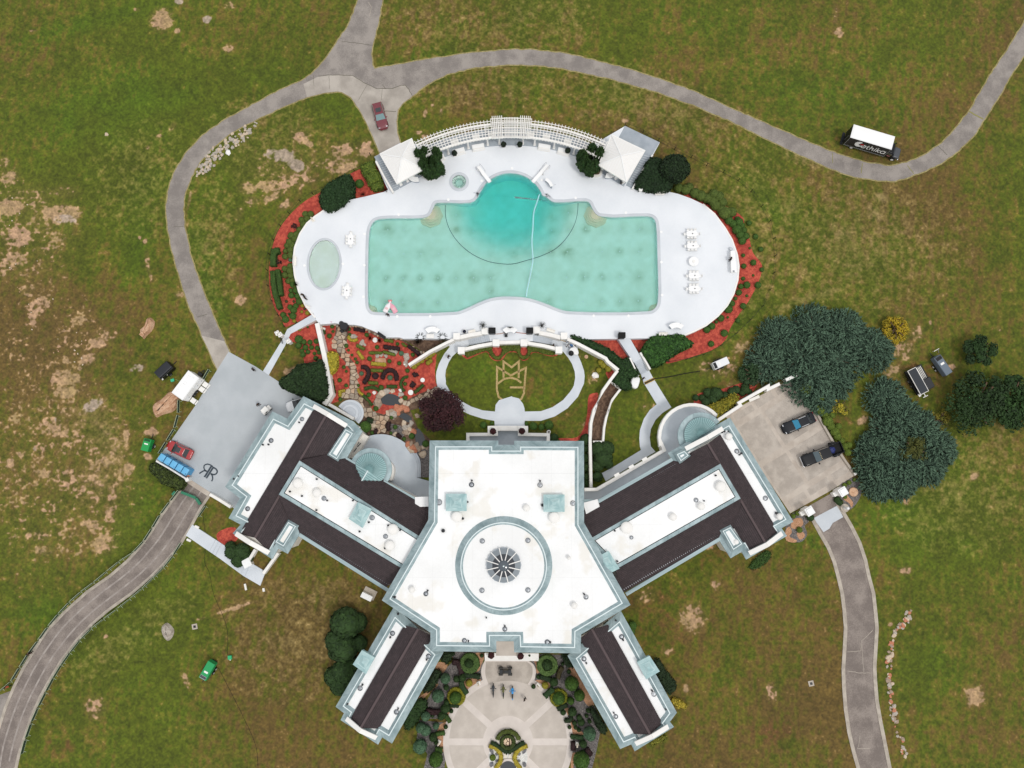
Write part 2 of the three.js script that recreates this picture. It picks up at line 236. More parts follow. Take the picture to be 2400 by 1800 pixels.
  E(4, [[1900,200,220,120,.2,.5], [2060,260,120,120,0,.4], [1700,60,200,60,0,.4], [300,240,240,90,-.2,.5], [180,60,200,26,-.3,.6], [320,590,40,110,.1,.7], [470,580,30,90,-.4,.5], [500,690,20,90,-.4,.7], [330,440,40,60,.6,.5], [330,1170,50,130,.5,.5], [100,1440,100,50,0,.6], [160,1500,60,60,-.6,.4], [1900,1270,60,40,0,.6], [2080,1200,160,40,-.2,.5], [2200,1260,120,60,-.3,.4], [2280,880,60,60,0,.4], [780,240,60,40,.3,.5], [1000,130,120,20,-.1,.4], [1450,900,40,40,0,.4], [1120,860,100,40,0,.4], [2180,1550,90,90,-.3,.4], [1700,1560,80,80,.3,.35], [640,180,100,80,.5,.4], [1800,470,90,30,.8,.5], [1720,760,80,20,-.6,.5], [1450,990,60,40,0,.35], [600,960,60,30,0,.5]], .5,2);
  E(5, [[2200,560,240,200,0,.45], [2260,700,160,120,0,.35], [300,1640,260,140,0,.5], [600,1600,220,160,0,.5], [120,800,180,120,0,.5], [1560,1640,200,160,0,.4], [2250,1700,200,120,0,.5], [1900,1600,120,160,0,.4], [760,1480,120,100,0,.6], [2100,380,200,60,.2,.4], [1500,330,180,60,.35,.5], [1100,220,120,30,0,.4], [500,60,120,90,0,.5], [120,330,80,40,0,.5], [1620,1500,160,120,0,.5], [1660,880,140,50,-.4,.4], [280,700,60,90,0,.4], [560,620,60,160,-.3,.35]], .5,2);
  const C = { green: hex(0x5e6919), fresh: hex(0x506a14), olive: hex(0x6f6726), brown: hex(0x6c582c), earth: hex(0xcaa384), sand: hex(0xb7a494), straw: hex(0x9a8758), soil: hex(0x6d432f) };
  const d = new Uint8Array(TW * TH * 4), hb = new Uint8Array(TW * TH * 4);
  for (let j = 0; j < TH; j++) for (let i = 0; i < TW; i++) {
    const o = j * TW + i, x = i * px, z = j * px;
    const lo = fbm(x / 26 + 3, z / 26 + 9,256,4), md = fbm(x / 4.5, z / 4.5,256,4,1), hi = fbm(x / .75, z / .75,256,3,2), fi = .5 * vn(x / .2, z / .2,256,1) + .5 * vn(x / .37 + 7, z / .37,256,2), lace = vn(x / .55, z / .4,256,0) * .6 + vn(x / .3 + 3, z / .34,256,1) * .4, st = vn(x / .5 + z / 3.5, z / 3.5 - x / 6,256,0);
    let dry = clamp((lo - .47) * 1.7 + .4 + (md - .5) * .8 + (hi - .5) * 1.1 + (st - .5) * .5 - m[4][o] * .6 + m[5][o] * .45);
    let c = mixc(mixc(C.green, C.fresh, clamp(m[4][o] * .9 + (md - .45))), dry < .6 ? C.olive : mixc(C.olive, C.brown, (dry - .6) / .4), sstep(.1,.75, dry));
    const s2 = clamp(m[2][o] * 1.1 + (hi - .55) * 1.2 * (m[2][o] > 0 ? 1 : 0) + (fi - .5) * .5 * (m[2][o] > 0 ? 1 : 0)) * (m[2][o] > .02 ? 1 : 0);
    c = mixc(c, C.straw, s2 * .85);
    if (m[3][o] > .02) c = mixc(c, C.soil, clamp(m[3][o] * .9 + (hi - .5) * .8) * .7);
    const e = m[0][o] > .01 ? sstep(.4,.66, m[0][o] * .74 + (hi - .5) * .8 + (md - .5) * .5 + (lace - .5) * .75) : 0;
    const g1 = m[1][o] > .01 ? sstep(.42,.6, m[1][o] * .68 + (hi - .5) * .5 + (md - .5) * .4) : 0;
    if (m[0][o] > .01) c = mixc(c, hex(0x8a7048), clamp(m[0][o] * 1.2) * (.25 + .5 * md));
    c = mixc(c, mixc(C.earth, C.straw, clamp((md - .5) * 1.6 + .12)), e * .92); c = mixc(c, C.sand, g1 * .9);
    const spot = hi > .74 && fi > .7 ? .2 : 0; c = mixc(c, C.earth, spot * (dry > .5 ? 1 : .3));
    const k = (.58 + .7 * (fi * .62 + hi * .38)) * (.88 + .2 * md);
    d[o * 4] = Math.min(255, c[0] * k * 255); d[o * 4 + 1] = Math.min(255, c[1] * k * 255); d[o * 4 + 2] = Math.min(255, c[2] * k * 255); d[o * 4 + 3] = 255;
    const b = clamp((.35 + .65 * (fi * .6 + hi * .4)) * (1 - .8 * Math.max(e, g1))) * 255; hb[o * 4] = hb[o * 4 + 1] = hb[o * 4 + 2] = b; hb[o * 4 + 3] = 255;
  }
  const mk = (a, srgb) => { const t = new THREE.DataTexture(a, TW, TH, THREE.RGBAFormat); t.wrapS = t.wrapT = THREE.MirroredRepeatWrapping; t.magFilter = THREE.LinearFilter; if (srgb) t.colorSpace = THREE.SRGBColorSpace; t.needsUpdate = true; return t; };
  M.lawn = std({ map: mk(d, true), roughness: 1, bumpMap: mk(hb, false), bumpScale: .14 });
}
function layGround(holes) {
  const q = 1200, g = sheet([V2(-q, -q), V2(q, -q), V2(q, q), V2(-q, q)], 0, holes), p = g.attributes.position, uv = g.attributes.uv;
  for (let i = 0; i < p.count; i++) uv.setXY(i, (p.getX(i) - GX0) / GW, (p.getZ(i) - GZ0) / GD);
  struct('ground', g, M.lawn, 'mottled green and brown lawn with patches of bare tan earth');
}
const D = 1.5;      // height of the pool terrace above the lawn
// ---------------------------------------------------------------- roads and drives
{
  const road = [].concat(
    t10([910,-60,800,210,730,320,690,380,600,510,540,580,480,640,390,700,200,780,0,890]),
    t00([1950,1030,1750,1170,1600,1330,1500,1500,1450,1659]), t01([1435,150,1450,330,1490,520,1560,760,1620,950,1700,1130,1790,1340,1880,1540]),
    t01([1985,1385,1880,1160,1800,960,1720,770,1650,560,1600,330,1580,150]), t00([1600,1659,1650,1530,1720,1410,1830,1280,1980,1160,2212,1035]),
    t10([240,920,440,840,600,800,700,790,740,795,820,840,890,940,950,1050,1010,1180,1070,1325,1245,1235,1220,1150,1213,1050,1225,950,1270,890,1350,830,1480,730,1650,640,1900,580]),
    t20([0,558,200,562,400,585,700,645,1000,720,1300,810,1600,920,1900,1050,2212,1205]), t30([150,1280,350,1370,550,1460,750,1530,950,1560,1100,1565,1300,1500,1500,1410,1650,1300,1780,1170,1870,1030,1980,860,2100,650,2300,330]),
    t30([2300,60,2212,195,2050,460,1950,600,1850,770,1740,960,1620,1110,1500,1240,1350,1340,1200,1405,1050,1435,850,1405,600,1330,400,1250,150,1140]),
    t20([2212,1075,1900,940,1600,800,1300,690,1000,595,700,515,450,460,200,432,0,428]), t10([1750,470,1500,510,1200,560,1025,595,1005,560,995,470,1010,380,1060,190,1100,-60]));
  // the edge of the asphalt is ragged: midpoints moved a little
  const raw = flat(road, .03), out = [];
  raw.forEach((p, i) => { const q = raw[(i + 1) % raw.length], n = Math.max(1, Math.round(p.distanceTo(q) / .8)); for (let k = 0; k < n; k++) { const a = p.clone().lerp(q, k / n), e = q.clone().sub(p).normalize(); a.addScaledVector(V2(-e.y, e.x), k ? rr(-.1,.1) : 0); out.push(a); } });
  struct('road', sheet(out, .03), M.asphalt, 'grey asphalt estate road looping past the pool to a junction');
  // thin rim of dry dead grass and grit along the asphalt
  M.verge = std({ map: grainTex(256,4,0x857a4c, 0xa89c6c, 14,96,1), roughness: 1 });
  struct('road_verge', sheet(inset(out, -.22), .018), M.verge, 'narrow rim of dry straw-coloured grit along the asphalt edge');
  const conc = t10([410,725,540,660,640,648,740,645,830,652,890,680,950,722,1040,765,1110,770,1180,766,1240,740,1290,735,1320,770,1350,830,1270,890,1225,950,1213,1050,1220,1150,1245,1235,1070,1325,1010,1180,950,1050,890,940,820,840,740,795,700,790,600,800,440,840]);
  struct('junction_slab', sheet(flat(conc, .045), .045), M.concrete, 'pale concrete slab of the road junction by the red car');
  const lower = t01([1985,1385,1940,1290,1740,1240,1790,1340,1880,1540]); struct('drive_apron', sheet(flat(lower, .045), .045), M.concrete, 'pale concrete end of the road meeting the grey court');
  // cracks and joints with weeds
  M.crack = plain(0x6a665a, 1); M.weed = plain(0x8f8a55,1);
  const crack = (k, a, w = .1, m = M.crack) => { w *= .75; const l = flat(k(a), .052); const o = []; l.forEach((p, i) => { if (i) { const q = l[i - 1], n = Math.ceil(p.distanceTo(q) / .5); for (let s = 1; s <= n; s++) o.push(q.clone().lerp(p, s / n).add(V2(rr(-.05,.05), rr(-.05,.05)))); } else o.push(p); }); struct('joint_crack', sheet(band(o, w), .052), m); };
  crack(t10, [540,660,640,648,830,652,950,722,1040,765,1180,766,1240,740,1290,735,1320,770,1350,830], .14); crack(t10, [740,360,830,365,1005,392]); crack(t10, [632,650,632,770], .07); crack(t10, [960,735,880,870], .07); crack(t10, [1090,770,1085,860], .07); crack(t10, [1100,960,1210,965], .14); crack(t10, [1090,730,1120,765], .1); crack(t10, [495,650,500,740], .06);
  crack(t30, [1740,965,1860,1030], .3, M.weed); crack(t30, [555,1320,560,1410], .12, M.weed); crack(t30, [815,1410,805,1500], .14, M.weed); crack(t30, [1205,1430,1260,1500], .14, M.weed); crack(t30, [1470,1260,1550,1340], .1);
  crack(t10, [970,20,1000,60,980,140], .12, M.kerb); crack(t33, [685,655,800,650,812,560,905,470], .12, M.kerb); crack(t33, [812,600,828,830], .1, M.kerb); crack(t33, [685,820,790,838,890,838], .12, M.kerb); crack(t33, [795,1380,775,1490,880,1490], .1, M.kerb); crack(t01, [1700,1080,1790,1055], .1); crack(t01, [1500,300,1590,295], .08);
}
{ // south-west drive with kerbs
  const Lf = [].concat(t02([1610,850,1530,950,1400,1130,1300,1290,1200,1420,1100,1530,950,1659]), t03([750,140,560,310,400,480,290,650,200,800,120,960,50,1130,-10,1320,-60,1500,-90,1720]));
  const Rt = [].concat(t02([1810,960,1730,1080,1640,1250,1560,1380,1480,1480,1400,1570,1310,1659]), t03([1150,140,940,290,800,410,650,570,530,730,440,880,350,1040,270,1220,210,1400,165,1540,125,1720]));
  const A = flat(Lf, .04), B = flat(Rt, .04);
  struct('drive', sheet(A.concat(B.slice().reverse()), .034), M.drive, 'grey brown asphalt drive sweeping down from the grey court past barriers');
  for (const [l, s] of [[A, .25], [B, -.25]]) struct('kerb', wall(l, .5,.0,.12,.02), M.kerb, 'pale concrete kerb along the barrier-lined drive');
  struct('side_road', sheet(flat(t03([-90,1060,100,990,50,1130,-10,1320,-90,1500]), .03), .03), M.asphalt, 'branch of asphalt road joining the drive');
  // tyre tracks: paler worn asphalt
  M.worn = std({ map: grainTex(256,6,0x928882,0xaaa19a, 10,96,.6), roughness: .95 });
  for (const f of [.33,.66]) { const l = A.map((p, i) => p.clone().lerp(B[Math.min(i, B.length - 1)], f)); struct('worn_track', sheet(band(smooth(l, false, 3), .28), .039), M.worn, 'paler worn wheel track in the asphalt drive'); }
}
{ // south-east drive
  const Lf = [].concat(t32([375,1150,450,1290,520,1410,570,1530,605,1659]), t33([640,150,660,310,670,450,660,650,650,800,655,950,670,1150,700,1350,740,1520,800,1730]));
  const Rt = [].concat(t32([585,1010,650,1110,720,1230,790,1370,840,1520,870,1659]), t33([910,150,930,330,940,450,930,620,920,780,925,900,940,1080,970,1250,1010,1450,1065,1730]));
  const A = flat(Lf, .04), B = flat(Rt, .04), top = flat(t32([350,1055,545,945]), .04);
  struct('drive', sheet([top[0], ...A, ...B.slice().reverse(), top[1]], .034), M.drive, 'brown grey asphalt drive leaving the stone court between pale kerbs');
  for (const l of [A, B]) struct('kerb', wall(l, .62,0,.12,.02), M.kerb, 'pale concrete kerb edging the drive from the stone court');
  struct('ramp_slab', sheet(flat(t32([392,1160,600,1050,650,1150,560,1200,530,1250,480,1280]), .042), .042), M.coping, 'pale cement patch at the top of the drive');
}
// ---------------------------------------------------------------- courts
struct('parking_court', slab(flat(NAT([535.7,824.3,600,859.6,660,899,700,922,745,950,720,1040,640,1160,580,1210,551,1193,445,1129,365,1079,404,1028,461,946,488,900]), .05), 0,.05), M.court, 'grey painted parking court beside the mansion with double R emblem');
{
  const corner = NAT([1672,992,1740,950,1800,917,1862,884,2005,1113,1945,1151,1852,1203,1700,975]);
  const court = struct('stone_court', slab(flat(corner, .05), 0,.05), M.courtBand, 'beige stone parking court crossed by pale paving bands');
  // paving panels between the bands, each its own slab
  const A = [1711,979], uv = (u, v) => [A[0] + 151 * u + 141 * v, A[1] - 95 * u + 224 * v], cell = (u0, u1, v0, v1) => [uv(u0, v0), uv(u1, v0), uv(u1, v1), uv(u0, v1)];
  const panels = [cell(.02,.375,.115,.465), cell(.425,.965,.115,.465), cell(.02,.375,.525,.845), cell(.425,.965,.525,.845), cell(.06,.3,.9,.965), cell(.35,.66,.9,.965), cell(.72,.95,.9,.965), cell(.05,.33,.0,.06), cell(.38,.64,-.02,.06), cell(.69,.93,.0,.06)];
  for (const p of panels) mesh('panel', slab(flat(p, .07), .05,.066, [], .006), M.courtStone, court);
}
{ // forecourt in front of the house: round, with bands
  const c = one(kF, 1890,980,0), rim = P(1042,1755,0), R = c.distanceTo(rim) + .2;
  const circle = (cx, cz, r, n = 72, a0 = 0, a1 = Math.PI * 2) => Array.from({ length: n + (a1 - a0 < 6.2 ? 1 : 0) }, (_, i) => { const a = a0 + (a1 - a0) * i / n; return V2(cx + r * Math.cos(a), cz + r * Math.sin(a)); });
  globalThis.circlePts = circle; globalThis.foreC = c; globalThis.foreR = R;
  const neck = flat(kD([1625,440,1570,560,1545,690,1575,850,1640,960,1720,1060]), 0), neckR = flat(kE([530,440,640,520,700,650,680,820,620,960,520,1070]), 0);
  const base = struct('forecourt', slab(circle(c.x, c.z, R), 0,.06), M.foreBand, 'round pale stone forecourt with radiating paving bands');
  struct('forecourt_neck', slab([...smooth(neck, false, 4), ...smooth(neckR, false, 4).reverse()], 0,.056), M.foreBand, 'rounded pale stone landing before the front steps');
  const r1 = R - 1.0, r0 = c.distanceTo(one(kF, 1250,1100,0));
  const secs = [[-.02,.52], [.58,1.28], [1.34,1.82], [1.88,2.56], [2.62,3.12], [3.2,3.72], [3.78,4.62]].slice(0,0);
  const bands = [0,2.42,.72, Math.PI, -.72,-2.42];      // directions of the radial bands (x, z plane)
  const ang = [Math.PI, Math.PI + .72,-.72,0,.75, Math.PI - .75].map(a => (a + Math.PI * 2) % (Math.PI * 2)).sort((a, b) => a - b);
  for (let i = 0; i < ang.length; i++) { const a0 = ang[i], a1 = i + 1 < ang.length ? ang[i + 1] : ang[0] + Math.PI * 2, g0 = .55 / r0, g1 = .55 / r1; const q = [...circle(c.x, c.z, r0,16, a0 + g0, a1 - g0), ...circle(c.x, c.z, r1,24, a0 + g1, a1 - g1).reverse()]; mesh('panel', slab(q, .06,.076, [], .006), M.foreStone, base); }
  const nc = flat(kD([1650,470,1640,600,1635,690,1660,840,1740,1000,1870,1110]), .07), nr = flat(kE([500,470,610,560,630,660,610,800,540,930,400,1090,200,1180,60,1190]), .07);
  mesh('panel', slab([...smooth(nc, false, 4), ...smooth(nr, false, 4).reverse()], .058,.074, [], .006), M.courtStone, base);
}
// ---------------------------------------------------------------- pool terrace, pools
const poolRim = (() => {      // pool edge on the photograph, at deck height
  const a = [].concat(t11([945,960,945,600,952,380,965,300,1000,240,1050,215,1150,205,1440,200,1480,185,1505,140,1530,85,1570,70,1850,68,1890,40]), NAT([1117,452]));
  const C = [1196,486.5], R = 87;      // round deep end
  const arc = []; for (let i = 0; i <= 20; i++) { const t = Math.PI * (1.11 + .78 * i / 20); arc.push([C[0] + R * Math.cos(t), C[1] + R * Math.sin(t)]); }
  const b = [].concat(NAT([1277,452]), t21([330,40,370,65,640,55,690,80,715,130,760,185,1170,185,1225,200,1260,240,1272,300,1283,600,1286,940,1270,1000,1230,1040,1180,1055,480,1055,400,1035,250,975,130,940,0,928]), t11([2100,930,1990,955,1800,1040,1730,1060,1040,1063,985,1050,955,1010]));
  return a.concat(arc, b);
})();
const rimOut = smooth(flat(poolRim, D), true, 3), rimIn = inset(rimOut, .5);
const kidOut = (() => { const c = P(760,619, D), a = c.distanceTo(P(801,619, D)), b = c.distanceTo(P(760,558, D)); return Array.from({ length: 48 }, (_, i) => V2(c.x + a * Math.cos(i / 48 * 6.2832), c.z + b * Math.sin(i / 48 * 6.2832))); })();
const kidIn = inset(kidOut, .38);
const spa = P(1076,426, D), spaR = spa.distanceTo(P(1099,426, D)), spaOut = Array.from({ length: 36 }, (_, i) => V2(spa.x + spaR * Math.cos(i / 36 * 6.2832), spa.z + spaR * Math.sin(i / 36 * 6.2832))), spaIn = inset(spaOut, .5);
const perC = P(1198,769, D), perR = perC.distanceTo(P(1198,341, D));      // pergola circle
const arcAt = (r, a) => V2(perC.x + r * Math.sin(a), perC.z - r * Math.cos(a));
const deckEdge = [].concat(t11([520,1105,500,1055,430,985,370,860,335,720,322,600,335,480,380,360,440,270,510,210,600,150,690,110,800,70,960,35,1100,0]), t10([1140,1640,1030,1395,1070,1325,1245,1235]));
const deckEast = [].concat(NAT([1545,346]), kN([860,380,640,735,720,750,880,775,1020,765,1130,790,1269,840]), t21([1650,105,1750,190,1840,310,1900,410,1945,540,1960,640,1950,760,1915,880,1860,980,1780,1070,1680,1150,1580,1200,1470,1245,1320,1262,640,1272,500,1258]), kK([1430,590,1240,545,780,440,640,500,630,640,400,640,0,650]), kJ([1750,640,1560,640,1520,500,1380,500,900,570,760,610,640,590]),
  kB([670,505,600,480,340,480,280,440,200,400,100,350,0,315]), kA([1640,270,1500,245,1390,245,1230,230,1150,215,1000,230,860,240]));
const back = []; for (let i = 0; i <= 24; i++) back.push(arcAt(perR + 3.3,-.5 + i / 24));
const deckPts = [...flat(deckEdge, D), ...back.slice(2,23), ...flat(kN([565,70,935,245]), D), ...flat(deckEast.slice(1), D)];
layGround([inset(rimOut, .12)]);
struct('pool_deck', slab(deckPts, -.3, D, [rimOut, kidOut, spaOut], 0), M.deck, 'wide white painted pool terrace around the big swimming pool');
const rimWhite = struct('deck_border', wall(flat(t11([510,1085,430,985,370,860,335,720,322,600,335,480,380,360,440,270,510,210,600,150]), D), .3,.2, D + .04,.02), M.white, 'white raised edge of the pool terrace along the western mulch bed');
struct('deck_border', wall(flat(t21([1650,105,1750,190,1840,310,1900,410,1945,540,1960,640,1950,760,1915,880,1860,980,1780,1070,1680,1150,1580,1200,1470,1245]), D), .3,.2, D + .04,.02), M.white, 'white raised edge of the pool terrace along the eastern mulch bed');
// pool shells
const WL = D - .14;      // water level
const deepC = P(1196,462, D - 2), shallow = 1.25;
const plaster = (tint) => std({ vertexColors: true, map: grainTex(512,16,0xf6f6f2,0xffffff, 12,128,.3), roughness: .8 });
function poolFloor(inner, depthAt, colourAt, step) {
  // a floor of small squares cut to the outline by dropping points that lie outside; the shell's wall closes the edge
  const xs = inner.map(p => p.x), zs = inner.map(p => p.y), x0 = Math.min(...xs) - .3, x1 = Math.max(...xs) + .3, z0 = Math.min(...zs) - .3, z1 = Math.max(...zs) + .3;
  const nx = Math.ceil((x1 - x0) / step), nz = Math.ceil((z1 - z0) / step), g = new THREE.PlaneGeometry(x1 - x0, z1 - z0, nx, nz); g.rotateX(-Math.PI / 2); g.translate((x0 + x1) / 2,0, (z0 + z1) / 2);
  const p = g.attributes.position, col = new Float32Array(p.count * 3), uv = g.attributes.uv;
  for (let i = 0; i < p.count; i++) { const x = p.getX(i), z = p.getZ(i); p.setY(i, WL - depthAt(x, z)); const c = colourAt(x, z); col.set(c, i * 3); uv.setXY(i, x, z); }
  g.setAttribute('color', new THREE.BufferAttribute(col, 3)); g.computeVertexNormals();
  const lim = inset(inner, -.25), inside = (x, z) => { let k = false; for (let i = 0, j = lim.length - 1; i < lim.length; j = i++) if (lim[i].y > z !== lim[j].y > z && x < (lim[j].x - lim[i].x) * (z - lim[i].y) / (lim[j].y - lim[i].y) + lim[i].x) k = !k; return k; };
  const ix = g.index.array, keep = []; for (let i = 0; i < ix.length; i += 3) { const q = [ix[i], ix[i + 1], ix[i + 2]]; if (q.some(v => inside(p.getX(v), p.getZ(v)))) keep.push(...q); } g.setIndex(keep); return g;
}
const jets = [].concat(t11([1140,328,1280,330,1425,328,1728,195,1875,207,2030,215,1728,325,1875,330,2030,337,1132,535,1278,535,1425,535,1578,535,2025,530,1123,745,1272,745,1422,745,1573,745,1728,745,1880,742,2027,742,2020,860,1110,955,1268,955,1418,955,1570,955]), t21([342,195,487,178,342,323,487,323,635,323,778,323,938,323,1103,323,333,523,477,517,778,517,930,515,1095,515,172,742,472,737,627,733,777,733,930,733,1095,730,310,947,613,947,775,945,928,945,1090,942,10,525,0,345])).map(([x, y]) => Object.assign(P(x, y, WL - 1), { k: rr(.12,.7), w: rr(.3,1.3) }));
const shell = struct('pool_shell', [ringWall(rimIn, D - .02, rimIn, WL - 5.4)], plaster(), 'pale plaster pool walls'); shell.geometry.setAttribute('color', new THREE.BufferAttribute(new Float32Array(shell.geometry.attributes.position.count * 3).fill(.95), 3));
{
  const depth = (x, z) => { const r = Math.hypot(x - deepC.x, (z - deepC.z) * .9) + (fbm(x / 3, z / 3,256,3) - .5) * 2.2; return shallow + 3.7 * (1 - sstep(2.6,12.2, r)); };
  const colour = (x, z) => { // algae stains round the floor fittings and in drifts
    let s = .16 * sstep(.5,.75, fbm(x / 7 + 40, z / 7 + 40,256,4)) ; const dp = sstep(10.5,7, Math.hypot(x - deepC.x, z - deepC.z));
    for (const j of jets) { const r = Math.hypot(x - j.x, z - j.z); if (r < 3) s += j.k * Math.exp(-r * r / j.w) * (.4 + 1.1 * vn(x * 2.4 + 9, z * 2.4 + 4,256,2)); }
    s = clamp(s + (vn(x * 1.4, z * 1.4,256,1) - .5) * .12,0,1) * (1 - .8 * dp); const b = [.98,.985,.88]; return [b[0] + (.42 - b[0]) * s, b[1] + (.47 - b[1]) * s, b[2] + (.3 - b[2]) * s]; };
  struct('pool_floor', poolFloor(rimIn, depth, colour, .3), plaster(), 'pale plaster pool floor with green algae stains and a deep end');
}
M.water = new THREE.MeshPhysicalMaterial({ color: 0xffffff, roughness: .04, transmission: 1, thickness: 3, ior: 1.33, attenuationColor: new THREE.Color().setRGB(.81,.98,.981), attenuationDistance: 1, specularIntensity: .8 });
M.water.bumpMap = tex(512,6, (u, v) => { const f = .6 * vn(u * 12, v * 12,12,0) + .4 * vn(u * 26, v * 26,26,1); return [f, f, f]; }, false); M.water.bumpScale = .012;
struct('pool_water', slab(inset(rimIn, -.06), WL - 5.5, WL), M.water, 'clear turquoise water of the big swimming pool');
struct('pool_coping', slab(inset(rimOut, -.02), D - .1, D + .05, [inset(rimIn, -.001)], 0), M.coping, 'grey coping round the big swimming pool');
{ // children's pool
  struct('pool_shell', [ringWall(kidIn, D, kidIn, WL - .7)], M.white, 'white wall of the oval paddling pool');
  struct('pool_floor', poolFloor(kidIn, () => .34, (x, z) => { const s = clamp(.3 * sstep(.45,.75, fbm(x / 3, z / 3,256,3)) + .5 * Math.exp(-((x - P(759,659,1).x) ** 2 + (z - P(759,659,1).z) ** 2) / 1.2) + .5 * Math.exp(-((x - P(763,580,1).x) ** 2 + (z - P(763,580,1).z) ** 2) / 1.2)); return [.98 - .1 * s, .98 - .08 * s, .93 - .16 * s]; }, .3), plaster(), 'pale greenish floor of the oval paddling pool');
  struct('pool_water', slab(inset(kidIn, -.05), WL - .8, WL), M.water, 'shallow water of the oval paddling pool');
  struct('pool_coping', slab(inset(kidOut, -.02), D - .1, D + .05, [kidIn]), M.coping, 'grey coping round the oval paddling pool');
}
{ // spa
  struct('pool_shell', [ringWall(spaIn, D, spaIn, WL - 1.2)], M.white, 'white wall of the round spa');
  struct('pool_floor', poolFloor(spaIn, (x, z) => Math.hypot(x - spa.x, z - spa.z) < spaR - 1.0 ? .95 : .45, () => [.82,.9,.84], .12), plaster(), 'pale floor and seat ring of the round spa');
  struct('pool_water', slab(inset(spaIn, -.05), WL - 1.3, WL), M.water, 'pale green water of the round spa');
  struct('pool_coping', slab(inset(spaOut, -.02), D - .1, D + .05, [spaIn]), M.coping, 'grey coping round the spa');
}
{ // deep-end safety line, jets, corner steps
  const l = []; const c = P(1196,470, D - 1.4); for (const q of [].concat(t11([1637,115,1640,220,1680,340,1760,450,1870,540,2000,600,2100,620,2212,625]), t21([120,595,250,555,380,490,470,400,540,280,565,180,570,100]))) { const p = P(q[0], q[1], WL - 1.1); p.y = WL - shallow + .0; l.push(p); }
  const safe = tag(mesh('lane_line', tube(l, .045,5,4), M.darkMetal), 'dark curved safety line on the pool floor round the deep end', 'pool line');
  jets.forEach((j, i) => { const r = Math.hypot(j.x - deepC.x, (j.z - deepC.z) * .9), y = WL - (shallow + 3.7 * (1 - sstep(2.6,12.2, r))); tag(mesh('floor_jet', [cyl(.13,.1,.05, j.x, y, j.z, 10)], M.white), 'small round white fitting in the pool floor', 'pool fitting', 'floor fittings of the big pool'); });
  const hose = [].concat(t21([237,20,215,90,190,170,183,260,180,330,172,430,178,520,180,600,165,680,150,760,135,830,122,905])).map(([x, y]) => P(x, y, WL + .02)); tag(mesh('cleaning_hose', tube(hose, .1,6,5), plain(0xbfe6ee, .5)), 'pale floating hose winding down the middle of the pool', 'hose');
  const stepMat = plain(0xe9dfc4,.85);
  const corners = [[t11,1505,190,1560,110,-1,1], [t21,730,190,640,70,1,1], [t11,950,1060,1000,1010,-1,-1], [t21,1280,1050,1220,1010,1,-1]];
  for (const [k, x, y, x2, y2] of corners) {
    const o = one(k, x, y, D), st = thing('corner_steps', 'pale stepped seat in a corner of the swimming pool', 'pool steps', null, 0, 'stepped corners of the big pool');
    for (let i = 0; i < 4; i++) { const r = 1.0 + i * .36, pts = []; for (let a = 0; a < 28; a++) { const t = a / 28 * 6.2832, q = r * (1 + .05 * Math.cos(t * 8)); pts.push(V2(o.x + q * Math.cos(t), o.z + q * Math.sin(t))); } const inside = pts.filter(() => true); mesh('step', slab(inside, WL - 1.35, WL - .16 - i * .26, [], .03), stepMat, st); }
  }
}
// ---------------------------------------------------------------- stairs, garden walls, paths
function stair(name, label, aLow, bLow, aHigh, bHigh, n, y0, y1, mat = M.step) {      // n treads between a low and a high edge (points x, z)
  const s = thing(name, label, 'stairs'); const e = (t) => [aLow.clone().lerp(aHigh, t), bLow.clone().lerp(bHigh, t)];
  for (let i = 0; i < n; i++) { const [a, b] = e(i / n), [c, d] = e((i + 1) / n); const nose = .03; mesh('tread', slab([a, b, d, c], y0 - .05, y0 + (y1 - y0) * (i + 1) / n - .02), mat, s); const [c2, d2] = e((i - .04) / n); mesh('nosing', slab([c2, d2,...[e((i + .1) / n)[1], e((i + .1) / n)[0]]], y0 + (y1 - y0) * (i + 1) / n - .06, y0 + (y1 - y0) * (i + 1) / n, [], .01), M.coping, s); }
  return s;
}
const f1 = (k, x, y, h = 0) => { const p = one(k, x, y, h); return V2(p.x, p.z); };
stair('garden_stair', 'curved grey flight descending from pool terrace toward the palm bed', f1(kJ, 1070,570,.2), f1(kJ, 1115,730,.2), f1(kJ, 1520,505, D), f1(kJ, 1555,635, D), 10,.05, D);
stair('garden_stair', 'curved grey flight descending from pool terrace toward the covered tables', f1(kK, 1065,580,.2), f1(kK, 1040,715,.2), f1(kK, 640,505, D), f1(kK, 630,640, D), 10,.05, D);
stair('garden_stair', 'straight grey flight from the terrace down the eastern path', f1(kL, 945,905,.1), f1(kL, 1110,800,.1), f1(kL, 790,635, D), f1(kL, 950,550, D), 8,.05, D);
struct('upper_walk', slab(flat(kL([440,125,710,128,955,550,785,640]), D), 0, D - .004), M.path, 'pale grey walk leaving the terrace above the eastern stairs');
struct('oval_path', slab([...flat([].concat(kJ([680,770,560,920,450,1130,395,1300,385,1400,400,1550,430,1659]), t12([1590,70,1650,150,1740,215,1850,265,1960,300,2060,318,2062,362]), t22([110,362,110,318,250,318,370,280,480,210,570,110,620,0]), kK([1740,1550,1755,1400,1740,1280,1680,1100,1610,940,1600,740,1430,680,1060,585,1040,715,1130,760,1290,870,1400,1000,1480,1130,1540,1300,1550,1430,1520,1600,1490,1659]), t22([500,70,440,140,350,200,250,235,110,238,108,210,95,170,60,125,0,110]), t12([2212,105,2100,140,2070,180,2065,238,1960,228,1860,195,1760,140,1680,70,1640,0]), kJ([600,1500,585,1380,600,1260,660,1100,740,970,850,870,990,790,1110,730,1070,565,660,690])), .05)], 0,.055), M.path, 'pale grey path circling the oval emblem lawn');
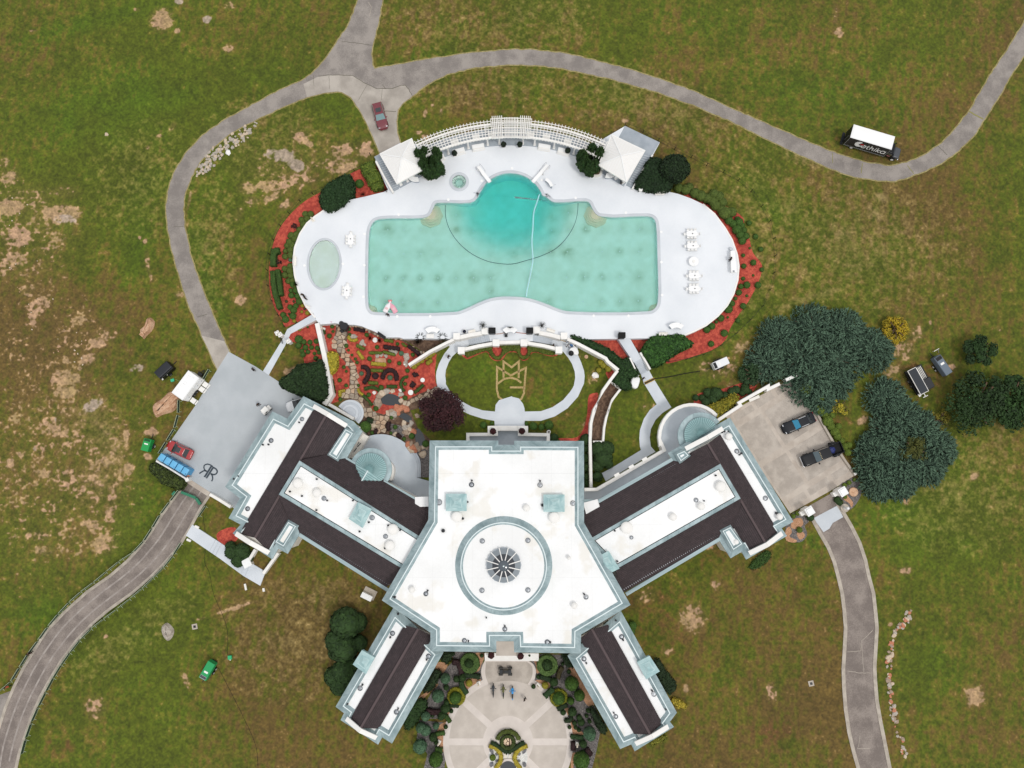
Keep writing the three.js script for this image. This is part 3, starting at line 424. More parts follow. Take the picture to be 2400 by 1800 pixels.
struct('east_path', slab(flat([].concat(kL([945,905,1110,800,1210,980,1600,1610]), t22([1300,250,1240,310,1200,390,1190,460,1200,540,1240,585,810,840,775,770,870,720,1115,570,1105,540,1100,470,1105,400,1140,300,1190,225,1250,175]), kL([1000,1080])), .05), 0,.055), M.path, 'pale grey path bending from the eastern stairs to the terrace');
{ // ramped west path
  const a = pt3(t11([490,1055,520,1105]), D), b = pt3(t11([300,1225,270,1185]), .06);
  struct('west_ramp', [poly3([a[0], a[1], b[0], b[1]])], M.path, 'pale sloping path down from the western end of the terrace');
  const side = [[a[0], b[1]], [a[1], b[0]]]; for (const [p, q] of side) { const g = poly3([p, q, V3(q.x, -.1, q.z), V3(p.x, -.1, p.z)]); struct('ramp_wall', g, M.stucco, 'low side wall of the sloping west path'); }
  struct('west_path', slab(flat(t11([270,1185,300,1225,250,1330,110,1582,60,1548,225,1280]), .05), 0,.055), M.path, 'pale narrow path from the grey court to the west ramp');
}
{ // south-west walk with steps
  const w = struct('south_walk', slab(flat(NAT([450,1229.6,515,1271.6,572,1310,622,1340,609.5,1373,570,1350,515,1309.6,435,1255]), .3), 0,.22), M.path, 'pale walk with shallow steps beside the barrier-lined drive');
  for (const t of [.32,.36,.4,.7,.75,.8]) { const a = V2(...Object.values(P(450,1229.6,.3)).filter((_, i) => i !== 1)), b = f1(kZ, 622,1340,.3), c = f1(kZ, 435,1255,.3), d = f1(kZ, 609.5,1373,.3); const p = a.clone().lerp(b, t), q = c.clone().lerp(d, t); mesh('step_edge', wall([p, q], .12,.2,.26,.01), M.coping, w); }
}
function gardenWall(label, k, a, w, top, y0 = 0, mat = M.white) { const l = Array.isArray(k) ? flat(k, top) : flat(k(a), top); return tag(mesh('garden_wall', wall(l, w, y0, top, .05), mat), label, 'wall'); }
gardenWall('long white wall between red mulch garden and dark hedge', kA, [810,215,940,790,1068,1520,940,1720], .78,2.2);
gardenWall('white wall rising from the red garden to the stair pier', kB, [770,990,1160,740,1500,565,1610,515], .5,2.3);
gardenWall('curved white parapet beside the western stair flight', kJ, [890,560,1150,500,1380,465], .7,2.3);
gardenWall('curved white parapet beside the eastern stair flight', kK, [770,455,1000,500,1240,562], .7,2.3);
gardenWall('white wall running from eastern stair pier to a sharp corner', [].concat(kK([1380,590,1620,700,2212,1010]), kL([230,620,455,805])), null, .55,2.2);
gardenWall('long curved white wall from the sharp corner to the mansion terrace', [].concat(kL([440,815,300,1000,130,1240,0,1500]), t22([760,110,712,220,683,340,676,480,684,895])), null, .5,2.0);
gardenWall('second curved white wall enclosing a strip of bare soil', [].concat(kL([500,1215,330,1440,220,1700]), t22([860,160,815,290,797,380,788,495])), null, .38,1.2);
gardenWall('short pale wall closing the soil strip at its upper end', kL, [295,1050,480,1190], .3,1.1); gardenWall('short pale wall closing the soil strip at its lower end', t22, [700,497,780,497], .3,1.1);
gardenWall('curved white front wall of the stair landing above the flower bed', kJ, [1000,815,1300,745,1610,690,1750,668,2212,655,2330,660,2420,690,2700,735,2990,805], .6,1.75);
const pier = (label, k, x, y, w, top) => { const p = one(k, x, y, top), t = thing('stair_pier', label, 'pier', V3(p.x, 0, p.z), 0, 'white piers of the pool stairs'); mesh('shaft', box(w, top - .12, w, 0,0,0), M.white, t); mesh('cap', box(w + .14,.14, w + .14,0, top - .13,0,0,.03), M.white, t); };
pier('white square pier beside the palm bed at the stair top', kJ, 830,535,1.0,2.6); pier('white square pier under the yellow green potted plant', kJ, 1440,420,1.0,2.6); pier('white square pier beside the potted reddish plant', kK, 715,395,1.0,2.6); pier('white square pier where the dark hedge begins', kK, 1310,525,1.0,2.6);
pier('low white pier at the foot of the western flight', kJ, 930,840,1.05,2.0); pier('low white pier above the heart-shaped western flower bed', kJ, 1682,672,1.05,2.0); pier('low white pier above the rounded eastern flower bed', kK, 442,672,1.05,2.0); pier('low white pier at the foot of the eastern flight', kK, 1198,830,1.05,2.0);
{ // east stair side walls
  gardenWall('sloping white balustrade wall on the hedge side of the eastern stairs', kL, [930,425,1060,640,1145,790], .34,2.0); const bal = thing('balustrade', 'white balustrade of small posts on the western side of the eastern stairs', 'balustrade');
  const l = smooth(flat(kL([690,555,800,730,900,925]), 1.6), false, 8); for (let i = 0; i < l.length; i += 2) mesh('baluster', cyl(.1,.07,.8, l[i].x, 1.6 - 1.2 * i / l.length - .1, l[i].y, 8), M.white, bal);
  mesh('rail', [beam(V3(l[0].x, 2.35, l[0].y), V3(l[l.length - 1].x, 1.1, l[l.length - 1].y), .24,.12)], M.white, bal);
}
// ---------------------------------------------------------------- planting beds (flat ground)
struct('mulch_bed', sheet(smooth(flat([].concat(t10([1020,1420,880,1470,760,1530,560,1659]), t11([420,80,290,200,190,340,140,480,118,600,112,750,125,880,160,1000,215,1090,255,1165,300,1150,480,1060,500,1030,440,700,460,480,600,180,900,60,1120,20]), t10([1160,1640])), .02), true, 4), .022), M.mulch, 'red mulch bed curving round the western end of the terrace');
struct('mulch_bed', sheet(flat([].concat(t11([235,1240,500,1125,530,1140,610,1400,660,1560,420,1490,400,1380,340,1300,290,1290])), .02), .022), M.mulch, 'red mulch bed with round shrubs below the sloping west path');
struct('mulch_bed', sheet(flat([].concat(kA([860,250,1640,265,2212,500]), kB([700,560,960,800,1240,740,1290,800,1260,1100,1270,1300,1310,1390,1060,1520,800,1659]), kC([1130,250,860,440,720,400,560,170,480,150,250,140,260,230,60,300,0,260]), kA([1000,1659,1100,1530,950,790])), .02), .022), M.mulch, 'red mulch rock garden between the white walls');
struct('mulch_bed', sheet(smooth(flat([].concat(t21([1430,-20,1600,20,1850,120,1960,190,2000,230,2010,330,2050,400,2080,520,2160,630,2150,720,2100,840,2040,950,1960,1060,1880,1190,1850,1270,1760,1350,1600,1410,1400,1470,1330,1480,1400,1380,1500,1250,1700,1100,1860,920,1920,700,1900,480,1750,230])), .02), true, 4), .022), M.mulch, 'red mulch bed curving round the eastern end of the terrace');
struct('mulch_bed', sheet(flat(kL([-300,150,420,150,680,560,560,600,330,400,-80,240]), .02), .024), M.mulch, 'triangle of red mulch left of the upper eastern walk');
struct('mulch_bed', sheet(flat(kL([700,120,1180,120,960,420,900,430]), .02), .024), M.mulch, 'triangle of red mulch right of the upper eastern walk');
struct('mulch_bed', sheet(flat(kL([240,700,430,820,240,1000,180,880]), .02), .024), M.mulch, 'red mulch corner with yellow shrubs inside the sharp wall corner');
struct('mulch_bed', sheet(smooth(flat(t22([745,80,700,250,665,420,560,490,420,490,400,470,560,460,620,380,650,250,665,100,700,80]), .02), true, 4), .024), M.mulch, 'narrow strip of red mulch against the long curved wall');
struct('mulch_bed', sheet(smooth(flat(t02([2030,1240,1900,1270,1870,1310,1890,1360,1950,1400,2060,1330]), .02), true, 4), .024), M.mulch, 'small red mulch patch by the south walk');
struct('mulch_bed', sheet(smooth(flat(t22([1570,200,1600,90,1750,60,1980,-10,2100,-60,2110,30,1960,140,1760,290,1640,230]), .02), true, 4), .024), M.mulch, 'red mulch bed with dark shrubs above the stone court wall');
struct('flower_bed', sheet(smooth(flat([].concat(kJ([930,920,1000,1000,1060,1030,1300,930,1490,880,1570,1010,1700,1075,1830,1030,1900,930,2000,880,2120,890]), kK([290,900,340,1000,420,1065,520,1040,620,900,720,890,950,960,1120,965,1190,920,1120,860,500,740,0,700]), kJ([1750,700,1400,750,1010,860])), .02), true, 3), .024), M.mulch, 'scalloped red mulch border round the top of the oval lawn');
struct('garden_soil', sheet(flat(kC([480,60,600,150,700,400,860,440,1130,250,1680,130,1700,260,1240,380,1350,640,1530,800,1530,920,1340,980,1170,860,1030,770,900,730,640,750,500,620,560,400,480,220,260,150,370,60]), .02), .02), M.soil, 'dark soil and gravel of the rock garden by the ponds');
struct('gravel_bed', sheet(flat(kC([1330,960,1510,920,1510,1345,1355,1345,1350,1150]), .02), .026), M.gravel, 'small grey gravel yard beside the mansion');
struct('gravel_bed', sheet(flat(kC([930,560,1100,600,1180,700,1120,780,960,720]), .02), .026), M.gravel, 'grey gravel patch with a long dark hedge by the ponds');
struct('planting_soil', sheet(flat(kB([680,515,1500,515,1060,760,780,580]), .02), .03), M.soil, 'dark soil wedge with palms behind the stair wall');
struct('soil_strip', sheet(flat([].concat(kL([295,1060,480,1195,330,1440,220,1700]), t22([800,380,785,490,690,490,690,340,715,220,770,110]), kL([0,1480,130,1240])), .02), .02), M.soil, 'strip of bare brown soil between the two curved white walls');
{ // front garden beds
  struct('gravel_bed', sheet(smooth(flat([].concat(kD([760,270,1600,270,1560,600,1600,900,1680,1020,1250,1300,950,1640,250,1640,480,1120,700,700,960,400]), []), .02), true, 3), .02), M.gravel, 'grey gravel of the western topiary garden'); 
  struct('gravel_bed', sheet(flat([].concat(kF([-420,420,250,480,300,800,240,1659,-330,1800,-200,1300,-480,900])), .02), .021), M.gravel, 'grey gravel of the lower western topiary garden');
  struct('gravel_bed', sheet(flat(kE([540,300,1300,320,1560,700,1900,1300,2212,1900,1400,1900,1150,1400,640,1060,690,700]), .02), .02), M.gravel, 'grey gravel of the eastern topiary garden');
  struct('gravel_bed', sheet(flat(kG([1150,80,2000,80,2100,560,2000,1050,1900,1450,1480,1450,1450,800]), .02), .021), M.gravel, 'grey gravel of the lower eastern topiary garden');
  const tan = (label, k, a) => struct('gravel_bed', sheet(smooth(flat(k(a), .02), true, 4), .03), M.tanGravel, label);
  tan('patch of tan gravel by the western wing', kD, [620,480,820,530,700,720,560,640]); tan('tan gravel under the marble statue on the west side', kD, [1180,880,1300,830,1500,820,1580,960,1620,1050,1290,1170,1210,1080]); tan('narrow tan gravel along the western wing', kD, [560,900,620,960,420,1150,200,1330,160,1270,400,1100]); tan('tan gravel beside the front steps on the west', kD, [1400,300,1620,300,1540,560,1500,660,1400,700,1490,500]);
  tan('tan gravel beside the front steps on the east', kE, [610,310,780,330,720,500,800,680,720,720,700,560]); tan('tan gravel under the marble statue on the east side', kE, [680,880,960,900,1010,1000,880,1150,640,1060]); tan('broad tan gravel along the eastern wing', kE, [1380,640,1500,580,1700,900,1960,1400,1860,1440,1700,1250,1600,900]); tan('tan gravel ring round a square shrub', kE, [1220,1480,1380,1450,1420,1600,1300,1660]);
  tan('tan gravel with four small shrubs by the forecourt', kG, [1360,400,1500,310,1560,520,1720,620,1700,700,1430,660]); tan('tan gravel strip at the lower eastern forecourt edge', kG, [1490,1060,1640,1070,1530,1180,1500,1420,1470,1420]); tan('tan gravel along the western forecourt edge', kF, [380,110,600,90,420,400,300,380]); tan('tan gravel by the white figure at the forecourt edge', kF, [100,560,330,480,250,1180,200,1240,60,900]);
}
// court-side gravel gardens by the gate pillars
struct('gravel_bed', sheet(smooth(flat(kR([770,210,980,100,1050,230,1040,330,960,460,860,520,800,480,830,400,740,320]), .02), true, 4), .03), M.gravel, 'grey gravel bed with round stone rings beside the gate');
struct('gravel_bed', sheet(smooth(flat(kR([180,560,280,530,400,640,350,700,380,800,320,890,250,905,120,860,110,740]), .02), true, 4), .03), M.gravel, 'grey gravel bed at the corner of the eastern wing');
for (const [k, a, l] of [[kR, [830,370,900,420,930,470,950,420,900,350,860,310], 'curling ribbon of tan gravel beside the gate'], [kR, [230,610,310,610,330,680,250,740,180,720,190,650], 'round patch of tan gravel at the eastern wing'], [kR, [120,740,160,710,190,780,160,830,250,880,240,905,120,880], 'curling ribbon of tan gravel at the eastern wing'], [kR, [250,790,330,780,350,830,290,870], 'reddish gravel patch at the eastern wing']]) struct('gravel_bed', sheet(smooth(flat(k(a), .03), true, 4), .04), M.tanGravel, l);
// lawn emblem in dry turf
{
  M.dry = std({ map: grainTex(256,3,0xa08858,0xc0a878,20,96,1), roughness: 1 });
  const ln = (k, a) => sheet(band(flat(k(a), .02), .34), .02);
  const arc = []; for (let i = 0; i <= 40; i++) { const t = -2.35 + i / 40 * 5.1; arc.push(t); }
  const c = f1(t12,2175,0,0), E = (x, y) => f1(kJ, x, y, 0);
  const g = [ln(kJ, [1845,1430,1845,1080,2020,1205,2175,1080,2172,1440]), ln(kJ, [1700,1680,1705,1200,2000,1380,2330,1215,2290,1700]), ln(kJ, [1720,1560,1850,1460,1990,1430,2120,1460,2230,1540]), ln(kJ, [1700,1680,1740,1850,1900,1960,2080,1960,2230,1890,2290,1760,2280,1640,1980,1640])];
  const e = mesh('lawn_emblem', g, M.dry); e.userData.kind = 'structure'; e.userData.label = 'interlaced MMG letters in dry turf on the oval lawn'; scene.add(e);
}
{ // painted double-R emblem on the grey court
  M.ink = plain(0x3c4650,.8);
  const ln = (a, w) => sheet(band(smooth(flat(kW(a), .06), false, 6), w), .058);
  const st = (a, w) => sheet(band(flat(kW(a), .06), w), .06);
  const g = [st([1610,690,1440,960], .32), st([1665,710,1490,985], .32), ln([1640,700,1580,660,1500,640,1430,670,1415,730,1440,790,1490,830], .22), ln([1490,820,1420,810,1360,840,1295,885], .24), ln([1660,725,1730,770,1760,830,1730,890,1660,910,1590,885], .26), ln([1590,880,1630,940,1640,1020,1615,1085], .24), st([1410,950,1450,975], .14), st([1460,985,1500,1010], .14), st([1590,685,1680,720], .1)];
  const e = struct('court_emblem', g, M.ink, 'two back-to-back letters R painted dark on the grey court');
}
// ---------------------------------------------------------------- the mansion
const house = thing('mansion', 'large white mansion with copper-edged flat roofs and five spreading wings', 'mansion');
const hp = (name, g, m) => mesh(name, g, m, house);
// a flat-roofed block: outer copper eave outline given on the photograph at height eave
function block(list, eave, cap, roof, open = [], wallIn = .5) {
  const O = flat(list, eave);
  const wallP = inset(O, wallIn), c0 = inset(O, .95), c1 = inset(O, 1.1), r0 = inset(O, 1.5);
  hp('wall', [slab(wallP, 0, eave - .25)], M.stucco);
  hp('eave', [slab(O, eave - .32, eave - .02)], M.copper);
  hp('cornice', [ringWall(O, eave - .02, c0, cap - .06)], M.copper);
  hp('parapet_cap', [slab(c0, cap - .1, cap, [c1], 0)], M.copperCap);
  hp('parapet_lining', [ringWall(r0, roof + .02, c1, cap - .02)], M.copper);
  hp('flat_roof', [slab(r0, eave - .02, roof + .02)], M.roofWhite);
  return { O, r0 };
}
const mainOut = NAT([1006.9,1032.4,1168,1032.3,1168,1042.3,1205,1042.3,1205,1033,1368.7,1033.5,1369,1225.5,1478,1417.8,1362,1487,1361,1531.5,1205.2,1529,1204,1503,1163,1503,1163.4,1528,1008.8,1526.5,1008.8,1483,894.9,1407,1004,1218]);
const MR = 11.0;
block(mainOut, 10.4,11.15, MR - .2);
// drum and skylight on the main roof
{
  const c = P(1180.5,1326, MR + .4), R = c.distanceTo(P(1296,1326, MR + .4)), circ = (r) => Array.from({ length: 72 }, (_, i) => V2(c.x + r * Math.cos(i / 72 * 6.2832), c.z + r * Math.sin(i / 72 * 6.2832)));
  hp('drum_skirt', [ringWall(circ(R), MR - .25, circ(R - .95), MR + .75)], M.copper); hp('drum_cap', [slab(circ(R - .95), MR + .68, MR + .78, [circ(R - 1.1)])], M.copperCap); hp('drum_lining', [ringWall(circ(R - 1.35), MR + .5, circ(R - 1.1), MR + .76)], M.copper); hp('drum_roof', [slab(circ(R - 1.3), MR - .3, MR + .52)], M.roofWhite);
  const s = P(1180.5,1325, MR + 1), SR = s.distanceTo(P(1222,1325, MR + 1)), n = 12, y0 = MR + .5, y1 = MR + 1.0, y2 = MR + 1.75, pt = (r, i, y) => V3(s.x + r * Math.cos((i + .5) / n * 6.2832), y, s.z + r * Math.sin((i + .5) / n * 6.2832));
  const sky = hp('skylight', [new THREE.CylinderGeometry(SR * .99, SR, y1 - y0, n).rotateY(-Math.PI / n + Math.PI / 2 + .2618).translate(s.x, (y0 + y1) / 2, s.z)].map(clean), M.greydeck);
  M.pane = new THREE.MeshPhysicalMaterial({ color: 0x4b545c, roughness: .12, clearcoat: .6 }); M.paneIn = new THREE.MeshPhysicalMaterial({ color: 0x2c3038, roughness: .1, clearcoat: .6 });
  for (let i = 0; i < n; i++) { mesh('pane', poly3([pt(SR * .98, i, y1), pt(SR * .98, i + 1, y1), pt(SR * .66, i + 1, y1 + .35), pt(SR * .66, i, y1 + .35)]), plain(0x878f95,.4), sky); mesh('pane', poly3([pt(SR * .66, i, y1 + .35), pt(SR * .66, i + 1, y1 + .35), pt(SR * .3, i + 1, y2), pt(SR * .3, i, y2)]), M.paneIn, sky); mesh('rib', beam(pt(SR, i, y1 + .05), pt(SR * .3, i, y2 + .04), .14,.12), M.white, sky); }
  mesh('crown', new THREE.SphereGeometry(SR * .32,20,8,0,6.2832,0,1.57).scale(1,.35,1).translate(s.x, y2 - .04, s.z), M.pane, sky); mesh('finial', cyl(.16,.1,.35, s.x, y2 + .3, s.z, 10), M.copperCap, sky);
}
function hatch(k, a, y, label) {      // copper-clad roof hatch: square with a stepped hipped lid
  const q = flat(k(a), y + .9), c = q.reduce((s, p) => s.add(p), V2(0,0)).multiplyScalar(.25), sc = (f) => q.map(p => p.clone().sub(c).multiplyScalar(f).add(c));
  const h = hp('chimney_cap', [slab(sc(.94), y - .2, y + .7), slab(q, y + .7, y + .84, [], .03), ringWall(q, y + .84, sc(.6), y + 1.0), slab(sc(.6), y + .8, y + 1.06, [], .02), ringWall(sc(.5), y + 1.06, sc(.16), y + 1.3), slab(sc(.17), y + 1.1, y + 1.31)], M.copperLight); h.userData.label = label; return h;
}
hatch(t12, [1640,948,1820,948,1820,1098,1640,1098], MR - .2, 'pale copper chimney cap on the western half of the main roof'); hatch(t22, [272,955,455,955,455,1105,272,1105], MR - .2, 'pale copper chimney cap on the eastern half of the main roof');
const vent = (k, x, y, h, r, kind = 0) => { const p = one(k, x, y, h + .2); if (kind === 0) hp('roof_drain', [lathe([[0,.06], [r * .55,.06], [r * .62,.02], [r * .8,.02], [r * .86,.12], [r, .12], [r, -.1]], p.x, h, p.z, 18)], M.steel); else if (kind === 1) hp('vent_pipe', [cyl(r, r * .9,.5, p.x, h - .05, p.z, 10)], M.darkMetal); else hp('roof_fan', [lathe([[0,.95], [r * .7,.9], [r, .6], [r, .5], [r * .55,.42], [r * .55,-.05]], p.x, h, p.z, 18)], M.white); };
for (const [x, y, r, kd] of [[1862,870,.42,0], [1865,835,.16,1], [1580,1022,.5,0], [1735,1145,.85,2], [1787,1163,.2,1], [1617,1268,.3,1], [1830,1020,.14,1]]) vent(t12, x, y, MR - .2, r, kd);
for (const [x, y, r, kd] of [[243,873,.42,0], [243,838,.16,1], [527,1030,.42,0], [263,1047,.25,1], [365,1152,.9,2], [125,1070,.55,2], [490,1500,.3,2]]) vent(t22, x, y, MR - .2, r, kd);
for (const [x, y, r, kd] of [[1467,155,.38,0], [1483,127,.15,1], [1200,183,.18,1], [1185,180,.12,1], [1350,115,.5,2], [1800,560,.38,0], [1835,562,.14,1], [2150,460,.38,0], [2150,432,.14,1], [1990,360,.12,1]]) vent(t13, x, y, MR - .2, r, kd);
for (const [x, y, r, kd] of [[640,183,.38,0], [622,155,.15,1], [537,252,.5,2], [305,573,.4,0], [332,572,.14,1]]) vent(t23, x, y, MR - .2, r, kd);
for (const [k, x, y] of [[t12,1955,1357], [t13,1952,125], [t22,138,1352], [t23,138,122]]) vent(k, x, y, MR + .52,.4,0);
// ---- wings. Gable roof of dark tiles between two lines of eaves
function gable(eaveA, eaveB, ridge, ye, yr, name = 'tiled_roof') {      // each: two [k,x,y] ends; A and B on both sides
  const a = eaveA.map(p => P(p[0], p[1], ye)), b = eaveB.map(p => P(p[0], p[1], ye)), r = ridge.map(p => P(p[0], p[1], yr));
  for (const e of [a, b]) hp(name, [poly3([e[0], e[1], r[1], r[0]], e[1].clone().sub(e[0]))], M.tile);
  hp('ridge_cap', [beam(r[0].clone().add(V3(0,.03,0)), r[1].clone().add(V3(0,.03,0)), .34,.16)], M.ridge);
  for (const i of [0,1]) hp('gable_end', [poly3([a[i], b[i], r[i]]), poly3([V3(a[i].x, ye - 1.5, a[i].z), V3(b[i].x, ye - 1.5, b[i].z), b[i], a[i]])], M.stucco);
  return { a, b, r };
}
function coping3(pts, w, drop = 2.2) { for (let i = 0; i < pts.length - 1; i++) hp('gable_parapet', [beam(pts[i], pts[i + 1], w, .22), poly3([pts[i], pts[i + 1], V3(pts[i + 1].x, pts[i + 1].y - drop, pts[i + 1].z), V3(pts[i].x, pts[i].y - drop, pts[i].z)])], M.white); }
const nn = (k, x, y) => k([x, y])[0];
// south-west and south-east wings
const EW = 7.6, FW = 7.75, CW = 8.3;
block([...t13([1195,260,1620,660,1175,1448,1090,1395,1055,1458,730,1245,760,1185,687,1130])], EW, CW, FW);
gable([nn(t13,1280,425), nn(t13,812,1235)], [nn(t13,1530,520), nn(t13,1062,1320)], [nn(t13,1402,455), nn(t13,905,1312)], FW + .25, FW + 1.7);
coping3([one(t13,782,1232, FW + .8), one(t13,900,1335, FW + 2.0), one(t13,1040,1398, FW + .8)], .7);
hatch(t13, [915,640,1025,705,950,850,835,765], FW + .4, 'pale copper chimney cap on the south-west wing');
for (const [x, y, r, kd] of [[1178,497,.4,0], [1160,530,.16,1], [1490,695,.4,0], [1475,722,.15,1], [898,972,.4,0], [920,940,.16,1], [1212,1177,.4,0], [1228,1145,.13,1], [790,1105,.15,1], [1228,327,.18,1]]) vent(t13, x, y, FW, r, kd);
block([...t23([940,300,1425,1180,1365,1260,1400,1305,1060,1515,1030,1455,935,1495,480,690])], EW, CW, FW);
gable([nn(t23,585,540), nn(t23,1055,1365)], [nn(t23,830,420), nn(t23,1300,1270)], [nn(t23,690,460), nn(t23,1195,1370)], FW + .25, FW + 1.7);
coping3([one(t23,1068,1448, FW + .8), one(t23,1212,1385, FW + 2.0), one(t23,1348,1300, FW + .8)], .7);
hatch(t23, [1080,745,1190,690,1278,825,1160,895], FW + .4, 'pale copper chimney cap on the south-east wing');
for (const [x, y, r, kd] of [[622,718,.4,0], [642,753,.15,1], [948,527,.4,0], [960,553,.16,1], [1228,1022,.4,0], [1210,990,.16,1], [898,1217,.36,0], [880,1183,.13,1], [1328,1150,.16,1], [897,383,.16,1]]) vent(t23, x, y, FW, r, kd);
// north-west and north-east links: flat top with tiled slopes on both sides
const YT = 9.6, YE = 7.0;
function link(top, eaveN, eaveS, wallPts, snow) {
  const t = flat(top, YT), top3 = t.map(p => V3(p.x, YT, p.y));
  hp('wall', [slab(flat(wallPts, YE), 0, YE - .1)], M.stucco);
  const tr = inset(t, .55), tc = inset(t, .7);
  hp('flat_roof', [slab(tc, YE - .4, YT - .1)], M.roofWhite); hp('cornice', [slab(t, YT - .55, YT - .05, [tr], .03), ringWall(tr, YT - .05, tr, YT - .1)], M.copper);
  const n = pt3(eaveN, YE), s = pt3(eaveS, YE); return { top3, n, s };
}
{ // north-west link
  const L = link(t12([375,660,1460,1345,1300,1620,195,955]), t12([700,590,1500,1060]), t12([330,1265,1120,1760]), t12([640,600,1500,1060,1500,1200,1150,1740,340,1290,200,960]));
  const [A, B, C, Dd] = L.top3;
  hp('tiled_roof', [poly3([L.n[0], L.n[1], B, A], L.n[1].clone().sub(L.n[0]))], M.tile); hp('tiled_roof', [poly3([L.s[0], L.s[1], C, Dd], L.s[1].clone().sub(L.s[0]))], M.tile);
}
{ // north-east link
  const L = link(t22([1800,688,1978,990,905,1600,660,1345]), t22([1640,520,600,1100]), t22([1960,1240,880,1850]), t22([1640,520,600,1110,640,1330,930,1790,1960,1240]));
  const [A, B, C, Dd] = L.top3;
  hp('tiled_roof', [poly3([L.n[0], L.n[1], Dd, A], L.n[1].clone().sub(L.n[0]))], M.tile); hp('tiled_roof', [poly3([L.s[0], L.s[1], C, B], L.s[1].clone().sub(L.s[0]))], M.tile);
}
hatch(t12, [880,1020,1000,1080,920,1245,800,1165], YT - .1, 'pale copper chimney cap on the north-west link'); hatch(t22, [715,1505,835,1442,930,1595,800,1659], YT - .1, 'pale copper chimney cap beside the main roof on the north-east link');
for (const [x, y, r, kd] of [[365,858,.8,2], [530,940,.7,2], [585,988,.38,0], [615,1007,.14,1], [525,822,.15,1], [293,930,.15,1], [397,968,.15,1], [838,1007,.14,1], [522,1090,.15,1], [1002,1155,.42,0], [975,1195,.15,1], [1185,1255,.85,2], [1142,1222,.15,1], [1245,1263,.15,1], [895,1275,.15,1], [1118,1317,.38,0], [1160,1395,.8,2], [1115,1420,.15,1]]) vent(t12, x, y, YT - .1, r, kd);
for (const [x, y, r, kd] of [[1800,885,.85,2], [1760,790,.15,1], [1592,1003,.36,0], [1660,1010,.12,1], [1630,1055,.6,2], [1388,1147,.6,2], [988,1240,.95,2], [888,1268,.15,1], [1033,1327,.3,0], [720,1388,.16,1], [910,1532,.16,1]]) vent(t22, x, y, YT - .1, r, kd);
// copper gutters and snow-guard rails along the eaves
function gutter(a, b) { hp('gutter', [beam(a, b, .55,.28)], M.copper); const n = Math.floor(a.distanceTo(b) / .55); const d = b.clone().sub(a).normalize(), s = V3(-d.z, 0, d.x); for (const q of [.9]) { const up = a.clone().add(b).multiplyScalar(.5); } return n; }
function snowRail(a, b, off) { const g = [], n = Math.floor(a.distanceTo(b) / .36); for (let i = 0; i < n; i++) {  const p = a.clone().lerp(b, (i + .5) / n).add(off); g.push(box(.07,.2,.2, p.x, p.y, p.z, Math.atan2(b.x - a.x, b.z - a.z) + 1.57)); } const m = hp('snow_guard', g, M.steel); m.userData.kind = 'stuff'; }
{
  const g1 = [one(t12,1100,842, YE), one(t12,1395,1008, YE), one(t12,1500,1000, YE)], g0 = [one(t12,775,645, YE), one(t12,860,695, YE)], g2 = [one(t12,375,1300, YE), one(t12,960,1662, YE), one(t13,1145,125, YE)], g3 = [one(t22,1385,650, YE), one(t22,745,1015, YE), one(t22,625,1010, YE)], g4 = [one(t22,1800,1335, YE), one(t22,1250,1665, YE), one(t23,985,158, YE)];
  gutter(g1[0], g1[1]); gutter(g1[1], g1[2]); gutter(g0[0], g0[1]); gutter(g2[0], g2[2]); gutter(g3[0], g3[1]); gutter(g3[1], g3[2]); gutter(g4[0], g4[2]);
  snowRail(g1[0], g1[1], V3(-.5,.2,.8)); snowRail(g2[0], g2[2], V3(.5,.25,-.75)); snowRail(g3[0], g3[1], V3(.5,.25,.8)); snowRail(g4[0], g4[2], V3(-.5,.25,-.75)); snowRail(g0[0], g0[1], V3(-.5,.2,.8));
}
// north-west end block
block(NAT([711,928.5,829,988,849.5,1011,790,1112,760,1170,712,1240,702,1252,674,1298,652,1286,638,1311,545,1250,564,1229.6,535.6,1214.6,562,1168,527.5,1141,638,964,673,981]), 7.0,7.6,7.15);
gable([nn(t12,500,215), nn(t02,2065,1295)], [nn(t12,775,385), nn(t12,120,1460)], [nn(t12,605,275), nn(t12,-8,1330)], 7.4,9.0);
coping3([one(t12,498,192,8.0), one(t12,620,262,9.3), one(t12,782,362,8.0)], .75); coping3([one(t02,2040,1292,8.0), one(t02,2160,1370,9.3), one(t12,112,1458,8.0)], .75);
for (const [x, y, r, kd] of [[128,488,.4,0], [60,525,.15,1], [108,523,.15,1], [395,302,.36,0], [373,332,.14,1], [743,510,.36,0], [757,483,.14,1], [255,1313,.36,0], [235,1347,.16,1], [-130,765,.4,0], [-150,795,.15,1], [-190,820,.16,1], [-75,1078,.4,0]]) vent(t12, x, y, 7.15, r, kd);
// north-east end block
block(NAT([1711,978.7,1859.7,1222.8,1832,1238,1844.8,1256,1749,1311.5,1738.4,1293,1712.7,1308.5,1683,1262,1640,1190,1604,1122,1565,1062,1640,1018]), 7.0,7.6,7.15);
gable([nn(t22,1545,590), nn(t22,2035,1440)], [nn(t22,1800,435), nn(t32,90,1275)], [nn(t22,1692,515), nn(t22,2185,1365)], 7.4,9.0);
coping3([one(t22,1500,560,7.9), one(t22,1690,462,9.1), one(t22,1820,385,8.0)], .75); coping3([one(t22,2050,1462,8.0), one(t22,2205,1388,9.3), one(t32,120,1290,8.0)], .75);
for (const [x, y, r, kd] of [[1487,633,.42,0], [1455,650,.14,1], [1868,455,.6,2], [1835,410,.16,1], [1815,418,.16,1], [1870,410,.12,1], [1945,580,.4,0], [1980,600,.18,1], [1965,612,.13,1], [2192,987,.4,0], [1898,1325,.42,0], [1880,1297,.14,1], [1930,1362,.5,2], [1967,1385,.18,1], [2305,1145,.55,2], [2285,1115,.22,1]]) vent(t22, x, y, 7.15, r, kd);
